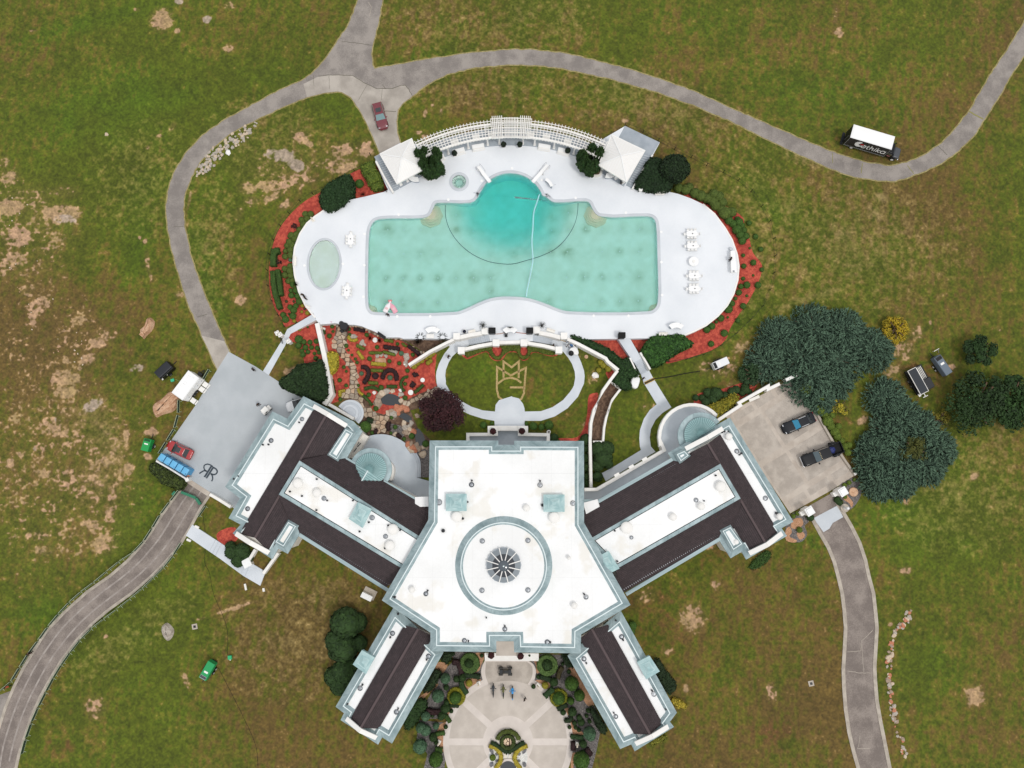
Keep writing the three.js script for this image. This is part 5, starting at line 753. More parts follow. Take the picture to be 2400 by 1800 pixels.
hk('green hedge in two tones beside a grey stone', kA, [1550,625,1690,700], .5,.6, HL); hk('low green hedge left of the flat tan stone', kB, [40,765,280,768], .42,.5, HL); hk('low green hedge right of the flat tan stone', kB, [300,745,520,805], .42,.5, HL); hk('olive hedge above the dark horseshoe hedge', kB, [80,1090,300,1100], .5,.6, HL); hk('olive hedge below the purple ball', kB, [30,1320,205,1330], .48,.6, HL); hk('small green hedge below the horseshoe hedge', kB, [370,1390,555,1395], .5,.6, HG); hk('slanted green hedge by the white stepping stone', kB, [885,1505,1050,1360], .45,.6, HG); hk('curved green hedge above the pond', kC, [580,80,640,55,720,55,800,100], .5,.6, HG, { curve: 1 }); hk('small winding green hedge on the eastern rock garden', kB, [760,1210,690,1230,640,1300,630,1370,690,1480], .4,.5, HG, { curve: 1 }); hk('small slanted green hedge beside the long white wall', kA, [1090,1260,1140,1520], .42,.7, HG); hk('green hedge along the flagstone path by the pond', kC, [560,160,630,230,690,310], .42,.6, HG); hk('green and gold hedge at the path fork', kC, [490,70,505,120,560,160], .4,.6, HY); hk('golden corner hedge at the path fork', kC, [230,180,225,110,300,90], .42,.6, HY); hk('thin green hedge near the long wall top', kA, [935,330,950,420], .4,.5, HG);
hk('dark red hedge bar at the top of the rock garden', kA, [1500,325,1700,360], .55,.7, HR); hk('dark red hedge bar above a long grey stone', kB, [315,655,605,695], .6,.7, HR); hk('dark red hedge bar against the flagstone edge', kB, [770,640,880,720,975,800], .6,.7, HR); hk('dark red hedge curved like a bracket', kA, [1640,1030,1720,1040,1770,1110,1765,1200,1720,1280,1680,1330], .62,.8, HR, { curve: 1 }); hk('dark red horseshoe hedge round a blue grey ball', kB, [290,1250,320,1160,380,1100,440,1090,510,1120,550,1190,555,1280], .62,.8, HR, { curve: 1 }); hk('small dark red notched hedge near the golden shrubs', kB, [855,1140,890,1185,945,1165], .5,.6, HR); hk('small dark red hedge block by the white disc stone', kB, [820,1400,850,1340,890,1370], .6,.6, HR); hk('dark hedge bar between the gravel patches', kC, [935,550,920,610,930,670], .6,.7, HR, { curve: 1 }); hk('dark hedge bar at the edge of the round terrace', kC, [1045,720,1105,770], .55,.7, HR); hk('short dark hedge bar beside a pale rock', kC, [755,650,735,710], .5,.7, HR); hk('plump green hedge pillow on the flagstones', kC, [620,515,700,540], .8,.8, HD);
{ // bed above the oval lawn
  const bed = (label, list, h, c) => { const g = slab(smooth(flat(list, .2), true, 3), .03,.03 + h, [], .08); g.deleteAttribute('uv'); g.deleteAttribute('normal'); return tag(mesh('ground_cover', clothe(g, 2600,.14, c[0], c[1], .8,.08), M.leaf), label, 'ground cover'); };
  bed('green ground cover scalloped round the western heart bed', kJ([1010,880,1300,780,1600,720,1590,800,1620,910,1720,985,1810,900,1815,790,1760,730,2150,730,2180,830,1980,850,1860,920,1780,1020,1690,1040,1590,980,1500,850,1250,910,1060,980]), .35, [0x6b7426,0x44571b]); bed('green ground cover scalloped round the eastern bed', kK([-40,730,360,740,355,880,420,970,510,940,530,830,500,750,1110,870,1110,930,900,920,700,860,600,870,540,990,420,1030,330,970,280,850,60,840]), .35, [0x6b7426,0x44571b]);
}
hArea('tall dark hedge mass between the grey court and the long white wall', kA, [160,1290,320,1170,500,1010,700,985,850,950,890,900,930,1000,1010,1500,950,1640,740,1620,560,1560,300,1450,170,1380], 3.2, [0x28421a, 0x182c10], 0, { size: .3, most: 16000, dens: 120 });
hArea('dark green block hedge north-west of the terrace', t10, [590,1640,700,1560,800,1520,830,1560,830,1690,640,1830,560,1760], 2.6, [0x25421a, 0x163010], 0, { size: .26, most: 9000, dens: 140 });
for (const [a, l] of [[[905,1440,1000,1395,1045,1490,940,1530], 'olive leafy hedge block beside the western pavilion stairs'], [[945,1520,1045,1480,1085,1560,985,1600], 'second olive leafy hedge block beside the western pavilion'], [[990,1600,1080,1565,1095,1625,1010,1640], 'rounded olive hedge block at the terrace corner']]) hArea(l, t10, a, 1.8, [0x6f7d28,0x435a1a], 0, { size: .2, dens: 180, straight: 1 });
hArea('large dark hedge mass right of the eastern pavilion', kN, [830,430,930,440,1000,560,1060,620,1040,740,960,775,820,760,690,730,670,690,740,580], 2.8, [0x1f3a16,0x11260c], 0, { size: .26, most: 12000, dens: 150 });
hArea('big leafy green hedge mass right of the eastern stairs', kL, [1180,110,1330,50,1560,80,1780,60,1950,160,2050,240,1800,380,1560,520,1400,640,1200,720,1060,580,960,440,1000,340], 2.0, [0x3f6a26,0x1d3c14], 0, { size: .3, most: 13000, dens: 110 });
hArea('dark hedge running along the white wall to the sharp corner', kL, [-600,70,-480,60,-340,120,0,250,200,340,400,480,520,600,660,560,760,700,880,880,800,960,640,1000,740,1180,620,1220,480,1160,320,1030,480,820,430,700,100,460,-300,250], 1.7, [0x2d4d1e, 0x183012], 0, { size: .26, most: 14000, dens: 100 });
hArea('flat-topped leafy hedge behind the blue toilets', kW, [170,620,540,820,900,1040,860,1250,780,1290,330,1110,30,780,60,640], 1.6, [0x4c5a20,0x232e10], 0, { size: .24, most: 9000, dens: 150, straight: 1 });
hArea('golden leafy hedge along the stone court wall', kO, [210,500,330,440,440,390,500,350,548,385,540,420,470,480,380,550,320,590,260,540], 1.3, [0xa89a2c, 0x5a6018], 0, { size: .2, dens: 220 });
hArea('dark hedge beside the eastern wing court', kE, [1260,320,1390,320,1520,560,1400,600,1310,440], 1.2, HD, 0, { straight: 1 }); hArea('long dark hedge along the eastern wing of the front garden', kE, [1900,1430,2212,1880,2212,2020,2100,2000,1880,1560], 1.2, HD, 0, { straight: 1 }); hArea('dark angular hedge at the western front garden corner', kD, [750,270,970,270,820,520,680,430], 1.2, HD, 0, { straight: 1 }); hArea('long dark hedge along the western wing', kD, [560,640,690,690,480,1090,290,1120], 1.2, HD, 0, { straight: 1 }); hArea('lower dark hedge along the western wing', t13, [1400,1070,1475,1090,1330,1320,1285,1310,1290,1240], 1.2, [0x2d4a1c, 0x1c3312], 0, {}); hArea('dark angular hedge behind the south-east chimney', t23, [1230,730,1270,720,1330,820,1415,930,1410,990,1350,1020,1260,870], 1.3, HD, 0, { straight: 1 });
hArea('yellow flowering strip by the south-east wing corner', t23, [1385,1060,1500,1110,1490,1140,1400,1110], .6, HY, 0, {}); hArea('thin yellow strip under the south-east gable', t23, [1195,1440,1320,1380,1330,1395,1205,1455], .4, [0x8f8a30,0x5a641c], 0, {}); hArea('bulging golden shrub beside the long white wall', kA, [975,800,1080,765,1170,790,1185,900,1160,1060,1050,1155,1010,1080], 1.6, [0xcdb83c, 0x8f8c2a], 0, { size: .22, dens: 150 });
hArea('grass wedge hedge at the foot of the south-east wing', t22, [2050,1580,2212,1440,2230,1500,2090,1600], .3, [0x3c5a1c, 0x2a4416], 0, {});
{ // front-garden ring hedges and bars
  const ringH = (label, k, x, y, r0, r1, h, c) => { const p = one(k, x, y, h * .6), f = (k([1000,0])[0][0] - k([0,0])[0][0]) / 1000 * .0741, A = circlePts(p.x, p.z, r1 * f, 36), B = circlePts(p.x, p.z, r0 * f, 36); const g = slab(A, .02, h, [B], .06); g.deleteAttribute('uv'); g.deleteAttribute('normal'); tag(mesh('ring_hedge', clothe(g, 2200,.13, c[0], c[1], .7,.06), M.leaf), label, 'hedge'); };
  ringH('golden ring hedge round a green ball, west side', kD, 1010,1220,118,178,.7, [0xa39a26,0x6d7018]); ringH('golden ring hedge round a green ball, east side', kE, 1195,1245,125,172,.7, [0x93901f, 0x636a18]); ringH('feathery green wreath hedge, west side', kD, 1300,500,90,195,.9, [0x5f7a3c, 0x34501f]); ringH('feathery green wreath hedge, east side', kE, 945,545,115,205,.9, [0x6b8446,0x3a5824]);
  hk('dark purple hedge bar leading to the western wreath', kD, [930,470,1040,480,1100,600,1130,720], .8,.9, HR, { curve: 1 }); hk('green hedge bar west of the forecourt neck', kD, [1180,735,1350,760,1520,790], .7,.9, HD); hk('green hedge bar bending round the western statue', kD, [1120,880,1140,1010,1240,1150], .7,.9, [0x2f4d24,0x1d3416]); hk('dark red hedge bar low in the western garden', kD, [370,1520,520,1550,700,1540], .8,.9, HR); hk('green hedge bar below the western golden ring', kD, [870,1400,1060,1410], .6,.8, HD); hk('green hedge bar east of the forecourt neck', kE, [790,790,920,820,1040,870], .7,.9, HD); hk('green hedge bar bending below the eastern statue', kE, [1080,1050,980,1120,890,1210], .8,.9, [0x2f4d24,0x1d3416]); hk('dark hedge bar below the eastern golden ring', kE, [1160,1480,1260,1430,1370,1390], .7,.9, HD); hk('brownish hedge bar by the eastern wreath', kE, [1270,580,1200,700,1180,820], .7,.8, [0x4a4020,0x2c2a14]);
  hk('green hedge bar by the white figure, east side', kG, [1450,690,1580,705,1720,720], .6,.8, [0x2f4d24,0x1d3416]); hk('green hedge bar across the lower eastern garden', kG, [1320,350,1420,350,1480,280], .6,.8, HD); hk('dark red hedge bar in the lower eastern garden', kG, [1790,960,1890,1100], .7,.8, HR); hk('dark red hedge block beside the white figure', kG, [1500,810,1505,990], .7,.8, HR); hk('green hedge bar in the lower western garden', kF, [0,790,110,750,250,740], .6,.8, HG); hk('second green hedge bar in the lower western garden', kF, [0,1170,190,1200], .8,.8, HG); hk('slanted green hedge bar at the western forecourt rim', kF, [270,290,390,460], .6,.8, HG);
}
{ // centrepiece of the forecourt
  const c = flat(kF([1880,985]), .1)[0], ks = .0904 * .0741;
  struct('centre_bed', slab(circlePts(foreC.x, foreC.z + 2.4, one(kF, 1385,1400,0).distanceTo(one(kF, 1890,1400,0)), 40).map(p => p), .05,.09), M.whiteGravel, 'white gravel oval of the forecourt centrepiece');
  const arcH = (label, cx, cy, r, a0, a1, w, h, col) => { const l = []; for (let i = 0; i <= 16; i++) { const a = (a0 + (a1 - a0) * i / 16) * Math.PI / 180; l.push(cx + r * Math.cos(a), cy + r * Math.sin(a)); } hk(label, kF, l, w, h, col, { y: .09 }); };
  arcH('olive crescent hedge over the letter R medallion', 1890,990,290,195,345,.55,.7, [0x5a6420,0x39481a]); arcH('dark round hedge framing the letter R medallion', 1882,985,160,0,360,.5,.6, [0x45521c, 0x2b3814]);
  hk('dark green hedge arm west of the medallion', kF, [1450,990,1560,1050,1700,1150,1880,1250], .62,.6, [0x2a421a, 0x182a10], { y: .09 }); hk('dark green hedge arm east of the medallion', kF, [2310,990,2200,1050,2060,1150,1890,1250], .62,.6, [0x2a421a, 0x182a10], { y: .09 });
  hk('golden hedge ribbon west of the centrepiece', kF, [1400,1080,1560,1130,1680,1260,1710,1400,1660,1540,1560,1659], .6,.6, HY, { curve: 1, y: .09 }); hk('golden hedge ribbon east of the centrepiece', kF, [2380,1080,2210,1150,2090,1280,2060,1400,2110,1540,2210,1659], .6,.6, HY, { curve: 1, y: .09 });
  const m = thing('medallion', 'cream oval medallion with a dark letter R', 'medallion'); const o = f1(kF, 1880,990,.15); mesh('disc', slab(Array.from({ length: 32 }, (_, i) => V2(o.x + .8 * Math.cos(i / 32 * 6.2832), o.y + .86 * Math.sin(i / 32 * 6.2832))), .09,.16, [], .01), plain(0xf0d4b4,.8), m);
  const ink = (a, w) => sheet(band(flat(kF(a), .17), w), .166); mesh('letter', [ink([1925,890,1925,1085], .15), ink([1925,1080,1860,1075,1835,1040,1840,1000,1870,975,1925,975], .1), ink([1890,975,1835,890], .1), ink([1905,888,1945,888], .06), ink([1905,1087,1945,1087], .06)], plain(0x4a2a20,.9), m);
  const stone = (a, mat, label) => { const s = slab(smooth(flat(kF(a), .12), true, 4), .09,.15, [], .015); tag(mesh('paving_petal', s, mat), label, 'stone', 'petal stones of the centrepiece'); };
  const cream = plain(0xe8e0d2,.85); 
  stone([1600,840,1690,820,1680,1030,1610,990], cream, 'white crescent stone beside the R medallion'); stone([2060,810,2180,900,2190,990,2090,1060], cream, 'white crescent stone beside the R medallion'); stone([1730,1210,1800,1250,1870,1350,1860,1400,1780,1390], cream, 'cream leaf-shaped stone below the R medallion'); stone([2060,1230,1960,1280,1900,1350,1910,1400,1990,1400], cream, 'cream leaf-shaped stone below the R medallion'); stone([1770,1430,1830,1420,1830,1500,1765,1500], cream, 'small cream block stone in the centrepiece'); stone([1850,1420,1950,1420,1950,1510,1850,1510], cream, 'small cream block stone in the centrepiece'); stone([1960,1420,2020,1430,2020,1500,1960,1505], cream, 'small cream block stone in the centrepiece');
  for (const a of [[1400,1170,1450,1165,1510,1220,1505,1290,1450,1280], [1550,1280,1610,1270,1620,1330,1580,1340], [1560,1450,1630,1440,1620,1490,1570,1500], [1420,1520,1500,1500,1510,1580,1450,1640,1410,1600]]) { stone(a, M.greyGravel, 'grey petal of gravel round the green ball'); stone(a.map((v, i) => i % 2 ? v : 3770 - v), M.greyGravel, 'grey petal of gravel in the eastern half of the centrepiece'); }
  const pd = f1(kF, 1890,1690,.1); struct('centre_pool', slab(circlePts(pd.x, pd.y, 1.7,32), .08,.3, [circlePts(pd.x, pd.y, 1.35,32)]), M.foreBand, 'pale round rim of the small centre pool'); struct('centre_water', slab(circlePts(pd.x, pd.y, 1.36,32), .05,.2), new THREE.MeshPhysicalMaterial({ color: 0x2a2c30, roughness: .1, clearcoat: 1 }), 'dark water of the small centre pool');
}
// ---------------------------------------------------------------- trees
function branchy(root, top, r0, n, spread, parent) { const g = [tube([V3(0,0,0), V3(.05, top * .35,.04), V3(0, top * .6,0)], r0,7,4)]; for (let i = 0; i < n; i++) { const a = i / n * 6.2832 + rr(-.3,.3), y = top * rr(.35,.6), e = V3(Math.cos(a) * spread * rr(.6,.95), top * rr(.72,.95), Math.sin(a) * spread * rr(.6,.95)); g.push(tube([V3(0, y, 0), V3(e.x * .4, y + (e.y - y) * .5, e.z * .4), e], r0 * .35,5,4)); } return mesh('trunk', g, M.bark, parent); }
function tree(name, label, pos, H2, R, cat, ca, cb, nl, size, clumps, flatY = .7, base = .35) {
  const t = thing(name, label, cat, pos); branchy(t, H2 * .9, R * .07 + .06,8, R * .8, t);
  const L = new Leaves(), a = lin(ca), b = lin(cb), cs = [];
  for (let i = 0; i < clumps; i++) { const u = Math.pow(rnd(), .5) * R * .82, f = rr(0,6.2832), y = H2 * (base + (1 - base) * (.62 - .45 * (u / R) ** 2) * rr(.75,1.3)); cs.push([V3(u * Math.cos(f), y, u * Math.sin(f)), R * rr(.2,.36)]); }
  for (const [c, r] of cs) { const k0 = mixk(a, b, rnd()), per = Math.round(nl / clumps); for (let i = 0; i < per; i++) { const d = V3(rr(-1,1), rr(-1,1), rr(-1,1)).normalize(), q = c.clone().addScaledVector(d.clone().multiply(V3(1, flatY, 1)), r * Math.pow(rnd(), .4)); d.y += .5; L.leaf(q, d.add(V3(rr(-.6,.6), rr(-.6,.6), rr(-.6,.6))).normalize(), size * rr(.6,1.4), mixk(k0, mixk(a, b, rnd()), .5)); } }
  mesh('crown', L.build(), M.leaf, t); return t;
}
const at0 = (x, y, h = 0) => P(x, y, h).setY(0);
tree('plum_tree', 'round dark purple-leaved tree beside the ponds', at0(1033,966,3), 5.2,4.1, 'tree', 0x4a2226,0x1e1012,11000,.17,70);
{ const t = thing('round_tree', 'dark round-headed tree beyond the hedge north-east of the terrace', 'tree', at0(1581,396,3)); mesh('trunk', [cyl(.22,.16,2.2,0,0,0,10), bar(V3(0,1.6,0), V3(.9,3,.4), .08), bar(V3(0,1.6,0), V3(-.8,3,-.5), .08)], M.bark, t); mesh('crown', clothe(lump(2.35,1.9,4,.16,5,3), 5200,.2,0x243c18,0x101f0c, .9,.16).translate(0,3.0,0), M.leaf, t); }
tree('young_tree', 'dark green broadleaf tree standing alone right of the trailers', at0(2298,822,2), 3.6,2.9, 'tree', 0x2c4a1a, 0x15280e, 5200,.2,26);
tree('broadleaf_tree', 'large dark spreading tree at the right of the junipers', at0(2295,945,3), 5,5.6, 'tree', 0x2f4c1c, 0x182a10,7000,.24,40); tree('broadleaf_tree', 'dark spreading tree overlapping the larger one', at0(2375,940,3), 5,4.8, 'tree', 0x30501c, 0x172a0f, 8000,.24,44);
tree('golden_shrub', 'loose golden green shrub between the junipers and the trailers', at0(2097,773,1), 2.6,2.5, 'shrub', 0xc8a824,0x6c6a18,3000,.16,26,.8,.1); tree('golden_shrub', 'small golden shrub at the dark trees edge', at0(2205,985,1), 2,2.1, 'shrub', 0x8f7f22,0x3d4a16,1300,.15,14,.8,.1); tree('golden_shrub', 'yellow-flecked shrub beside the clipped row', at0(1968,955,1), 1.8,1.9, 'shrub', 0xc9b432,0x2c4a1c, 1300,.14,14,.8,.1); tree('golden_shrub', 'olive bronze shrub in the middle of the lower junipers', at0(2150,1055,3), 3.4,2.6, 'shrub', 0x5a5a1c, 0x33401a, 2600,.2,20,.8,.2);
tree('leafy_shrub', 'broad-leaved dark shrub with white blooms by the upper junipers', at0(1765,878,1), 2.4,2.6, 'shrub', 0x33502a, 0x1c3016,2200,.24,18,.8,.1); tree('red_shrub', 'small dark red shrub on the open western mulch', at0(692,534,0), .8,.75, 'shrub', 0x4a1a16,0x2a0f0e, 420,.1,8,.8,.1); tree('red_shrub', 'small dark red shrub behind the western hedge', at0(654,616,0), .8,.6, 'shrub', 0x3a1614,0x221010,320,.1,6,.8,.1);
// junipers: low spreading masses of pointed fronds
function juniper(label, pos, R, H2, n, ca, cb) {
  const t = thing('juniper', label, 'juniper', pos, 0, 'spreading junipers beside the stone court'); const g = [tube([V3(0,0,0), V3(.1, H2 * .3,.1), V3(0, H2 * .6,0)], .14,6,4)]; for (let i = 0; i < 6; i++) { const a = i / 6 * 6.28 + .4; g.push(tube([V3(0,.15,0), V3(Math.cos(a) * R * .4, H2 * .5, Math.sin(a) * R * .4), V3(Math.cos(a) * R * .8, H2 * .55, Math.sin(a) * R * .8)], .06,5,4)); } mesh('trunk', g, M.bark, t);
  const L = new Leaves(), a = lin(ca), b = lin(cb); L.add(lump(R * .72, H2 * .4,3,.3,3, pos.x), mixk(a, b, .5), .3);
  for (let i = 0; i < n; i++) {
    const u = R * Math.sqrt(rnd()) * rr(.85,1.02), f = rr(0,6.2832), y = H2 * (1 - .75 * (u / R) ** 2) * rr(.5,1.0) + .12, p = V3(u * Math.cos(f), y, u * Math.sin(f));
    const head = f + rr(-.9,.9), d = V3(Math.cos(head), rr(.05,.7), Math.sin(head)).normalize(), k = mixk(a, b, rnd()), len = rr(.5,1.15), side = V3(-d.z, 0, d.x).normalize(), up = side.clone().cross(d).multiplyScalar(-1);
    const tip = p.clone().addScaledVector(d, len), w = len * .16; const m1 = p.clone().addScaledVector(d, len * .35);
    L.face(p, m1.clone().addScaledVector(side, w), tip, up.y > 0 ? up : up.negate(), k); L.face(p, tip, m1.clone().addScaledVector(side, -w), up, k);
    for (const s of [-1,1]) { const q = p.clone().addScaledVector(d, len * .25), e = q.clone().addScaledVector(d, len * .34).addScaledVector(side, s * len * .34); L.face(q, q.clone().addScaledVector(d, len * .2), e, V3(0,1,0), mixk(k, a, .2)); }
  }
  mesh('crown', L.build(), M.leaf, t); return t;
}
const JA = 0x5a765e, JB = 0x24392b;
for (const [x, y, r, h, l] of [[1825,795,3.8,2.4, 'juniper at the tip of the upper mass'], [1905,772,4.4,2.8, 'juniper at the crest of the upper mass'], [1975,778,4.0,2.7, 'juniper on the crest beside the golden shrub'], [2042,822,3.8,2.4, 'juniper at the trailer end of the upper mass'], [1880,835,4.6,2.8, 'juniper in the middle of the upper mass'], [1960,840,5.2,2.6, 'juniper facing the trailers in the upper mass'], [1795,848,3.6,2.2, 'juniper over the short white wall'], [1900,890,4.8,2.4, 'juniper above the clipped row'], [1955,893,3.2,2.0, 'juniper at the brown path of the upper mass'], [1925,935,2.4,1.7, 'juniper beside the yellow-flecked shrub']]) juniper('blue green spreading ' + l, at0(x, y, 1), r, h, 900, JA, JB);
for (const [x, y, r, h, l] of [[2075,935,3.6,2.2, 'juniper at the top of the lower mass'], [2110,985,4.0,2.6, 'juniper in the upper part of the lower mass'], [2080,1015,3.4,2.2, 'juniper by the clipped row in the lower mass'], [2160,1012,3.6,2.4, 'juniper under the dark tree'], [2195,1052,3.4,2.2, 'juniper at the outer right of the lower mass'], [2055,1080,4.0,2.6, 'juniper beside the court corner'], [2112,1092,4.2,2.6, 'juniper below the bronze shrub'], [2168,1092,3.4,2.2, 'juniper at the right foot of the lower mass'], [2062,1125,3.4,2.2, 'juniper at the foot of the lower mass'], [2108,1132,2.8,2.0, 'juniper at the very tip of the lower mass'], [2045,1055,2.6,1.7, 'juniper against the clipped row']]) juniper('blue green spreading ' + l, at0(x, y, 1), r, h, 760, JA, JB);
// tall cypresses by the pavilions
function cypressGeo(sd) { const prof = lump(.62,2.3,4,.55,4.5, sd); const p = prof.attributes.position; for (let i = 0; i < p.count; i++) { const y = p.getY(i), f = clamp(1.02 - Math.max(0, (y + .5) / 3.2), .25,1.05); p.setX(i, p.getX(i) * f); p.setZ(i, p.getZ(i) * f); } const g = clothe(prof, 1500,.13,0x33521c, 0x1c3410,.8,.09); g.translate(0,2.35,0); return g; }
const cyGeos = [1,2,3].map(cypressGeo); let ci = 0;
for (const [k, a, l] of [[kM, [640,400,700,430,690,540,760,600,820,590,850,480,860,380,890,560,720,360], 'tall lumpy cypress in the planter by the western pavilion'], [kN, [110,400,150,480,190,530,240,500,210,330,290,370,120,470], 'tall lumpy cypress in the planter by the eastern pavilion']]) for (let i = 0; i < a.length; i += 2) { const p = one(k, a[i], a[i + 1], D + 2.2), t = thing('cypress_tree', l, 'cypress', V3(p.x, D, p.z), rr(0,6), l.slice(11)); mesh('trunk', cyl(.12,.08,1,0,0,0,8), M.bark, t); mesh('crown', cyGeos[ci++ % 3], M.leaf, t); t.scale.set(1.45, rr(1.0,1.25), 1.45); }
// palms and potted plants
function palm(label, p, r, h, ca, cb, n = 22, cat = 'palm') { const t = thing(cat === 'palm' ? 'palm_plant' : 'leafy_plant', label, cat, p, rr(0,6)); mesh('stem', cyl(.09,.06, h * .5,0,0,0,8), M.bark, t); const L = new Leaves(), a = lin(ca), b = lin(cb); for (let i = 0; i < n; i++) { const f = i / n * 6.2832 + rr(-.2,.2), k = mixk(a, b, rnd()); let q = V3(0, h * .5,0); for (let s = 0; s < 5; s++) { const e = V3(Math.cos(f) * r * (s + 1) / 5, h * (.5 + .55 * Math.sin((s + 1) / 5 * 2.3)), Math.sin(f) * r * (s + 1) / 5), w = r * .13 * (1 - s / 5.5), sd = V3(-Math.sin(f), .2, Math.cos(f)); L.face(q.clone().addScaledVector(sd, w), q.clone().addScaledVector(sd, -w), e, V3(0,1,0), k); q = e; } } mesh('fronds', L.build(), M.leaf, t); return t; }
palm('green fan palm left of the white seat in the soil wedge', at0(...kB([1010,510])[0]), 1.0,1.6,0x3f6a34,0x1f3f1c); palm('green fan palm right of the white seat in the soil wedge', at0(...kB([1415,510])[0]), 1.0,1.6,0x4a7a3c, 0x244a20); palm('small green palm at the left end of the soil wedge', at0(...kB([950,580])[0]), .8,1.2,0x3f6a34,0x1f3f1c); palm('grey green palm in the red rock garden left of a white pot', at0(...kB([75,510])[0]), .6,.8,0x4f8a4c, 0x2a5a2a); palm('grey green palm in the red rock garden right of a white pot', at0(...kB([245,550])[0]), .6,.8,0x4f8a4c, 0x2a5a2a);
for (const [k, x, y, l, c] of [[kJ, 1400,310, 'yellow green potted plant on the western pier', [0x9aa62a, 0x2f5020]], [kK, 830,310, 'reddish brown potted plant behind the eastern pier', [0x7a4a34,0x4a3424]]]) palm(l, one(k, x, y, D + .6).setY(D), .75,1.4, c[0], c[1], 26, 'plant');
for (const [k, x, y, l] of [[kI, 590,1560, 'dark blue green potted agave on the western terrace edge'], [kM, 235,830, 'large leafy potted plant at the terrace corner by the pavilion'], [t11,930,25, 'spiky potted plant on the north-western terrace edge'], [kN, 525,675, 'dark potted plant beside the eastern pavilion column'], [t21,1680,105, 'small dark potted plant on the north-eastern terrace edge']]) palm(l, one(k, x, y, D + .4).setY(D), .6,.9,0x3a5a34,0x1c3422,18, 'plant');
for (const [x, y, l] of [[1085,350, 'dark potted shrub before the western pergola bays'], [920,735, 'dark potted shrub left of the pergola steps'], [1272,735, 'dark potted shrub right of the pergola steps'], [-85,1330, '']]) if (l) { const p = l.includes('bays') ? one(kM, 1085,370, D + .8) : one(kS, x, y, D + .8), t = thing('potted_shrub', l, 'potted plant', V3(p.x, D, p.z)); mesh('pot', lathe([[.22,0], [.36,.45], [.4,.5], [.3,.48], [0,.4]]), M.white, t); mesh('foliage', leafBlob(.42,.75,260,.13,0x1c2e18,0x0e1a0c, .2,2).translate(0,1.05,0), M.leaf, t); }
{ const p = one(kN, 15,330, D); const q = one(t20,480,1305, D + .8), t = thing('potted_shrub', 'dark potted shrub before the eastern pergola bays', 'potted plant', V3(q.x, D, q.z)); mesh('pot', lathe([[.22,0], [.36,.45], [.4,.5], [.3,.48], [0,.4]]), M.white, t); mesh('foliage', leafBlob(.42,.75,260,.13,0x1c2e18,0x0e1a0c, .2,2).translate(0,1.05,0), M.leaf, t); }
// ---------------------------------------------------------------- flagstones, rocks, ponds
function clipHalf(poly, n, d) { const o = []; for (let i = 0; i < poly.length; i++) { const a = poly[i], b = poly[(i + 1) % poly.length], fa = a.dot(n) - d, fb = b.dot(n) - d; if (fa <= 0) o.push(a); if (fa < 0 !== fb < 0 && fa !== fb) o.push(a.clone().lerp(b, fa / (fa - fb))); } return o; }
const inPoly = (p, P2) => { let k = false; for (let i = 0, j = P2.length - 1; i < P2.length; j = i++) if (P2[i].y > p.y !== P2[j].y > p.y && p.x < (P2[j].x - P2[i].x) * (p.y - P2[i].y) / (P2[j].y - P2[i].y) + P2[i].x) k = !k; return k; };
function flags(parent, outline, size, y0, y1, tones, gap = .05, piece = 'flagstone') {      // irregular stones fitted over an area
  const xs = outline.map(p => p.x), zs = outline.map(p => p.y), pts = [];
  for (let x = Math.min(...xs) - size; x < Math.max(...xs) + size; x += size) for (let z = Math.min(...zs) - size; z < Math.max(...zs) + size; z += size) pts.push(V2(x + rr(.1,.9) * size, z + rr(.1,.9) * size));
  for (const c of pts) { if (!inPoly(c, outline)) continue; let cell = [V2(-1,-1), V2(1,-1), V2(1,1), V2(-1,1)].map(q => q.multiplyScalar(size * 1.3).add(c)); for (const o of pts) { if (o === c) continue; const d = o.clone().sub(c), l = d.length(); if (l > size * 3) continue; d.divideScalar(l); cell = clipHalf(cell, d, c.dot(d) + l / 2 - gap); if (cell.length < 3) break; }
    if (cell.length < 3) continue; const h = y1 + rr(-.02,.03); mesh(piece, slab(cell, y0, h, [], .015), tones[Math.floor(rnd() * tones.length)], parent); }
}
const pathBed = (label, list) => struct('flagstone_path', sheet(list, .03), M.soil, label);
{
  const a = flat([].concat(kA([1165,280,1230,290,1350,330,1390,400,1360,600,1330,700,1400,830,1500,950,1555,1080,1560,1400,1590,1560,1700,1659]), kC([560,330,600,300,740,440,850,470,930,380,1000,360,1050,440,1000,500,900,540,900,700,720,720,690,640,720,540,600,480,570,500,560,390,440,240,260,220,260,140,330,110,365,50]), kA([1410,1370,1420,1080,1330,930,1200,790,1160,700,1100,700,1130,560]), []), .05);
  flags(pathBed('winding flagstone path from the terrace to the ponds', a), a, .78,.03,.08, flagTones);
  const b = flat(kC([1130,270,1240,200,1400,130,1540,70,1630,20,1680,120,1540,170,1400,240,1240,300,1150,340]), .05); flags(pathBed('flagstone path from the ponds to the oval path', b), b, .7,.03,.08, flagTones);
  const e1 = flat([].concat(kA([1390,240,1500,240,1640,270,1780,330,1940,430,2070,480,2212,480,2212,520,2050,510,1900,450,1740,360,1620,305,1500,285,1400,295])), .4); flags(struct('stone_edging', slab(e1,0,.3), M.soil, 'flagstone edging between terrace and red rock garden'), e1,.5,.3,.4, flagTones);
  const e2 = flat(kB([340,470,560,470,700,540,850,650,980,730,1050,770,990,810,880,700,740,600,600,515,380,505]), .4); flags(struct('stone_edging', slab(e2,0,.3), M.soil, 'flagstone edging curving down to the stair wall'), e2,.5,.3,.4, flagTones);
  const e3 = flat(kA([860,240,1010,200,1120,200,1220,230,1200,290,1100,230,1010,240,880,275]), .4); flags(struct('stone_edging', slab(e3,0,.3), M.soil, 'flagstone edging by the pink flamingo figure'), e3,.5,.3,.4, flagTones);
}
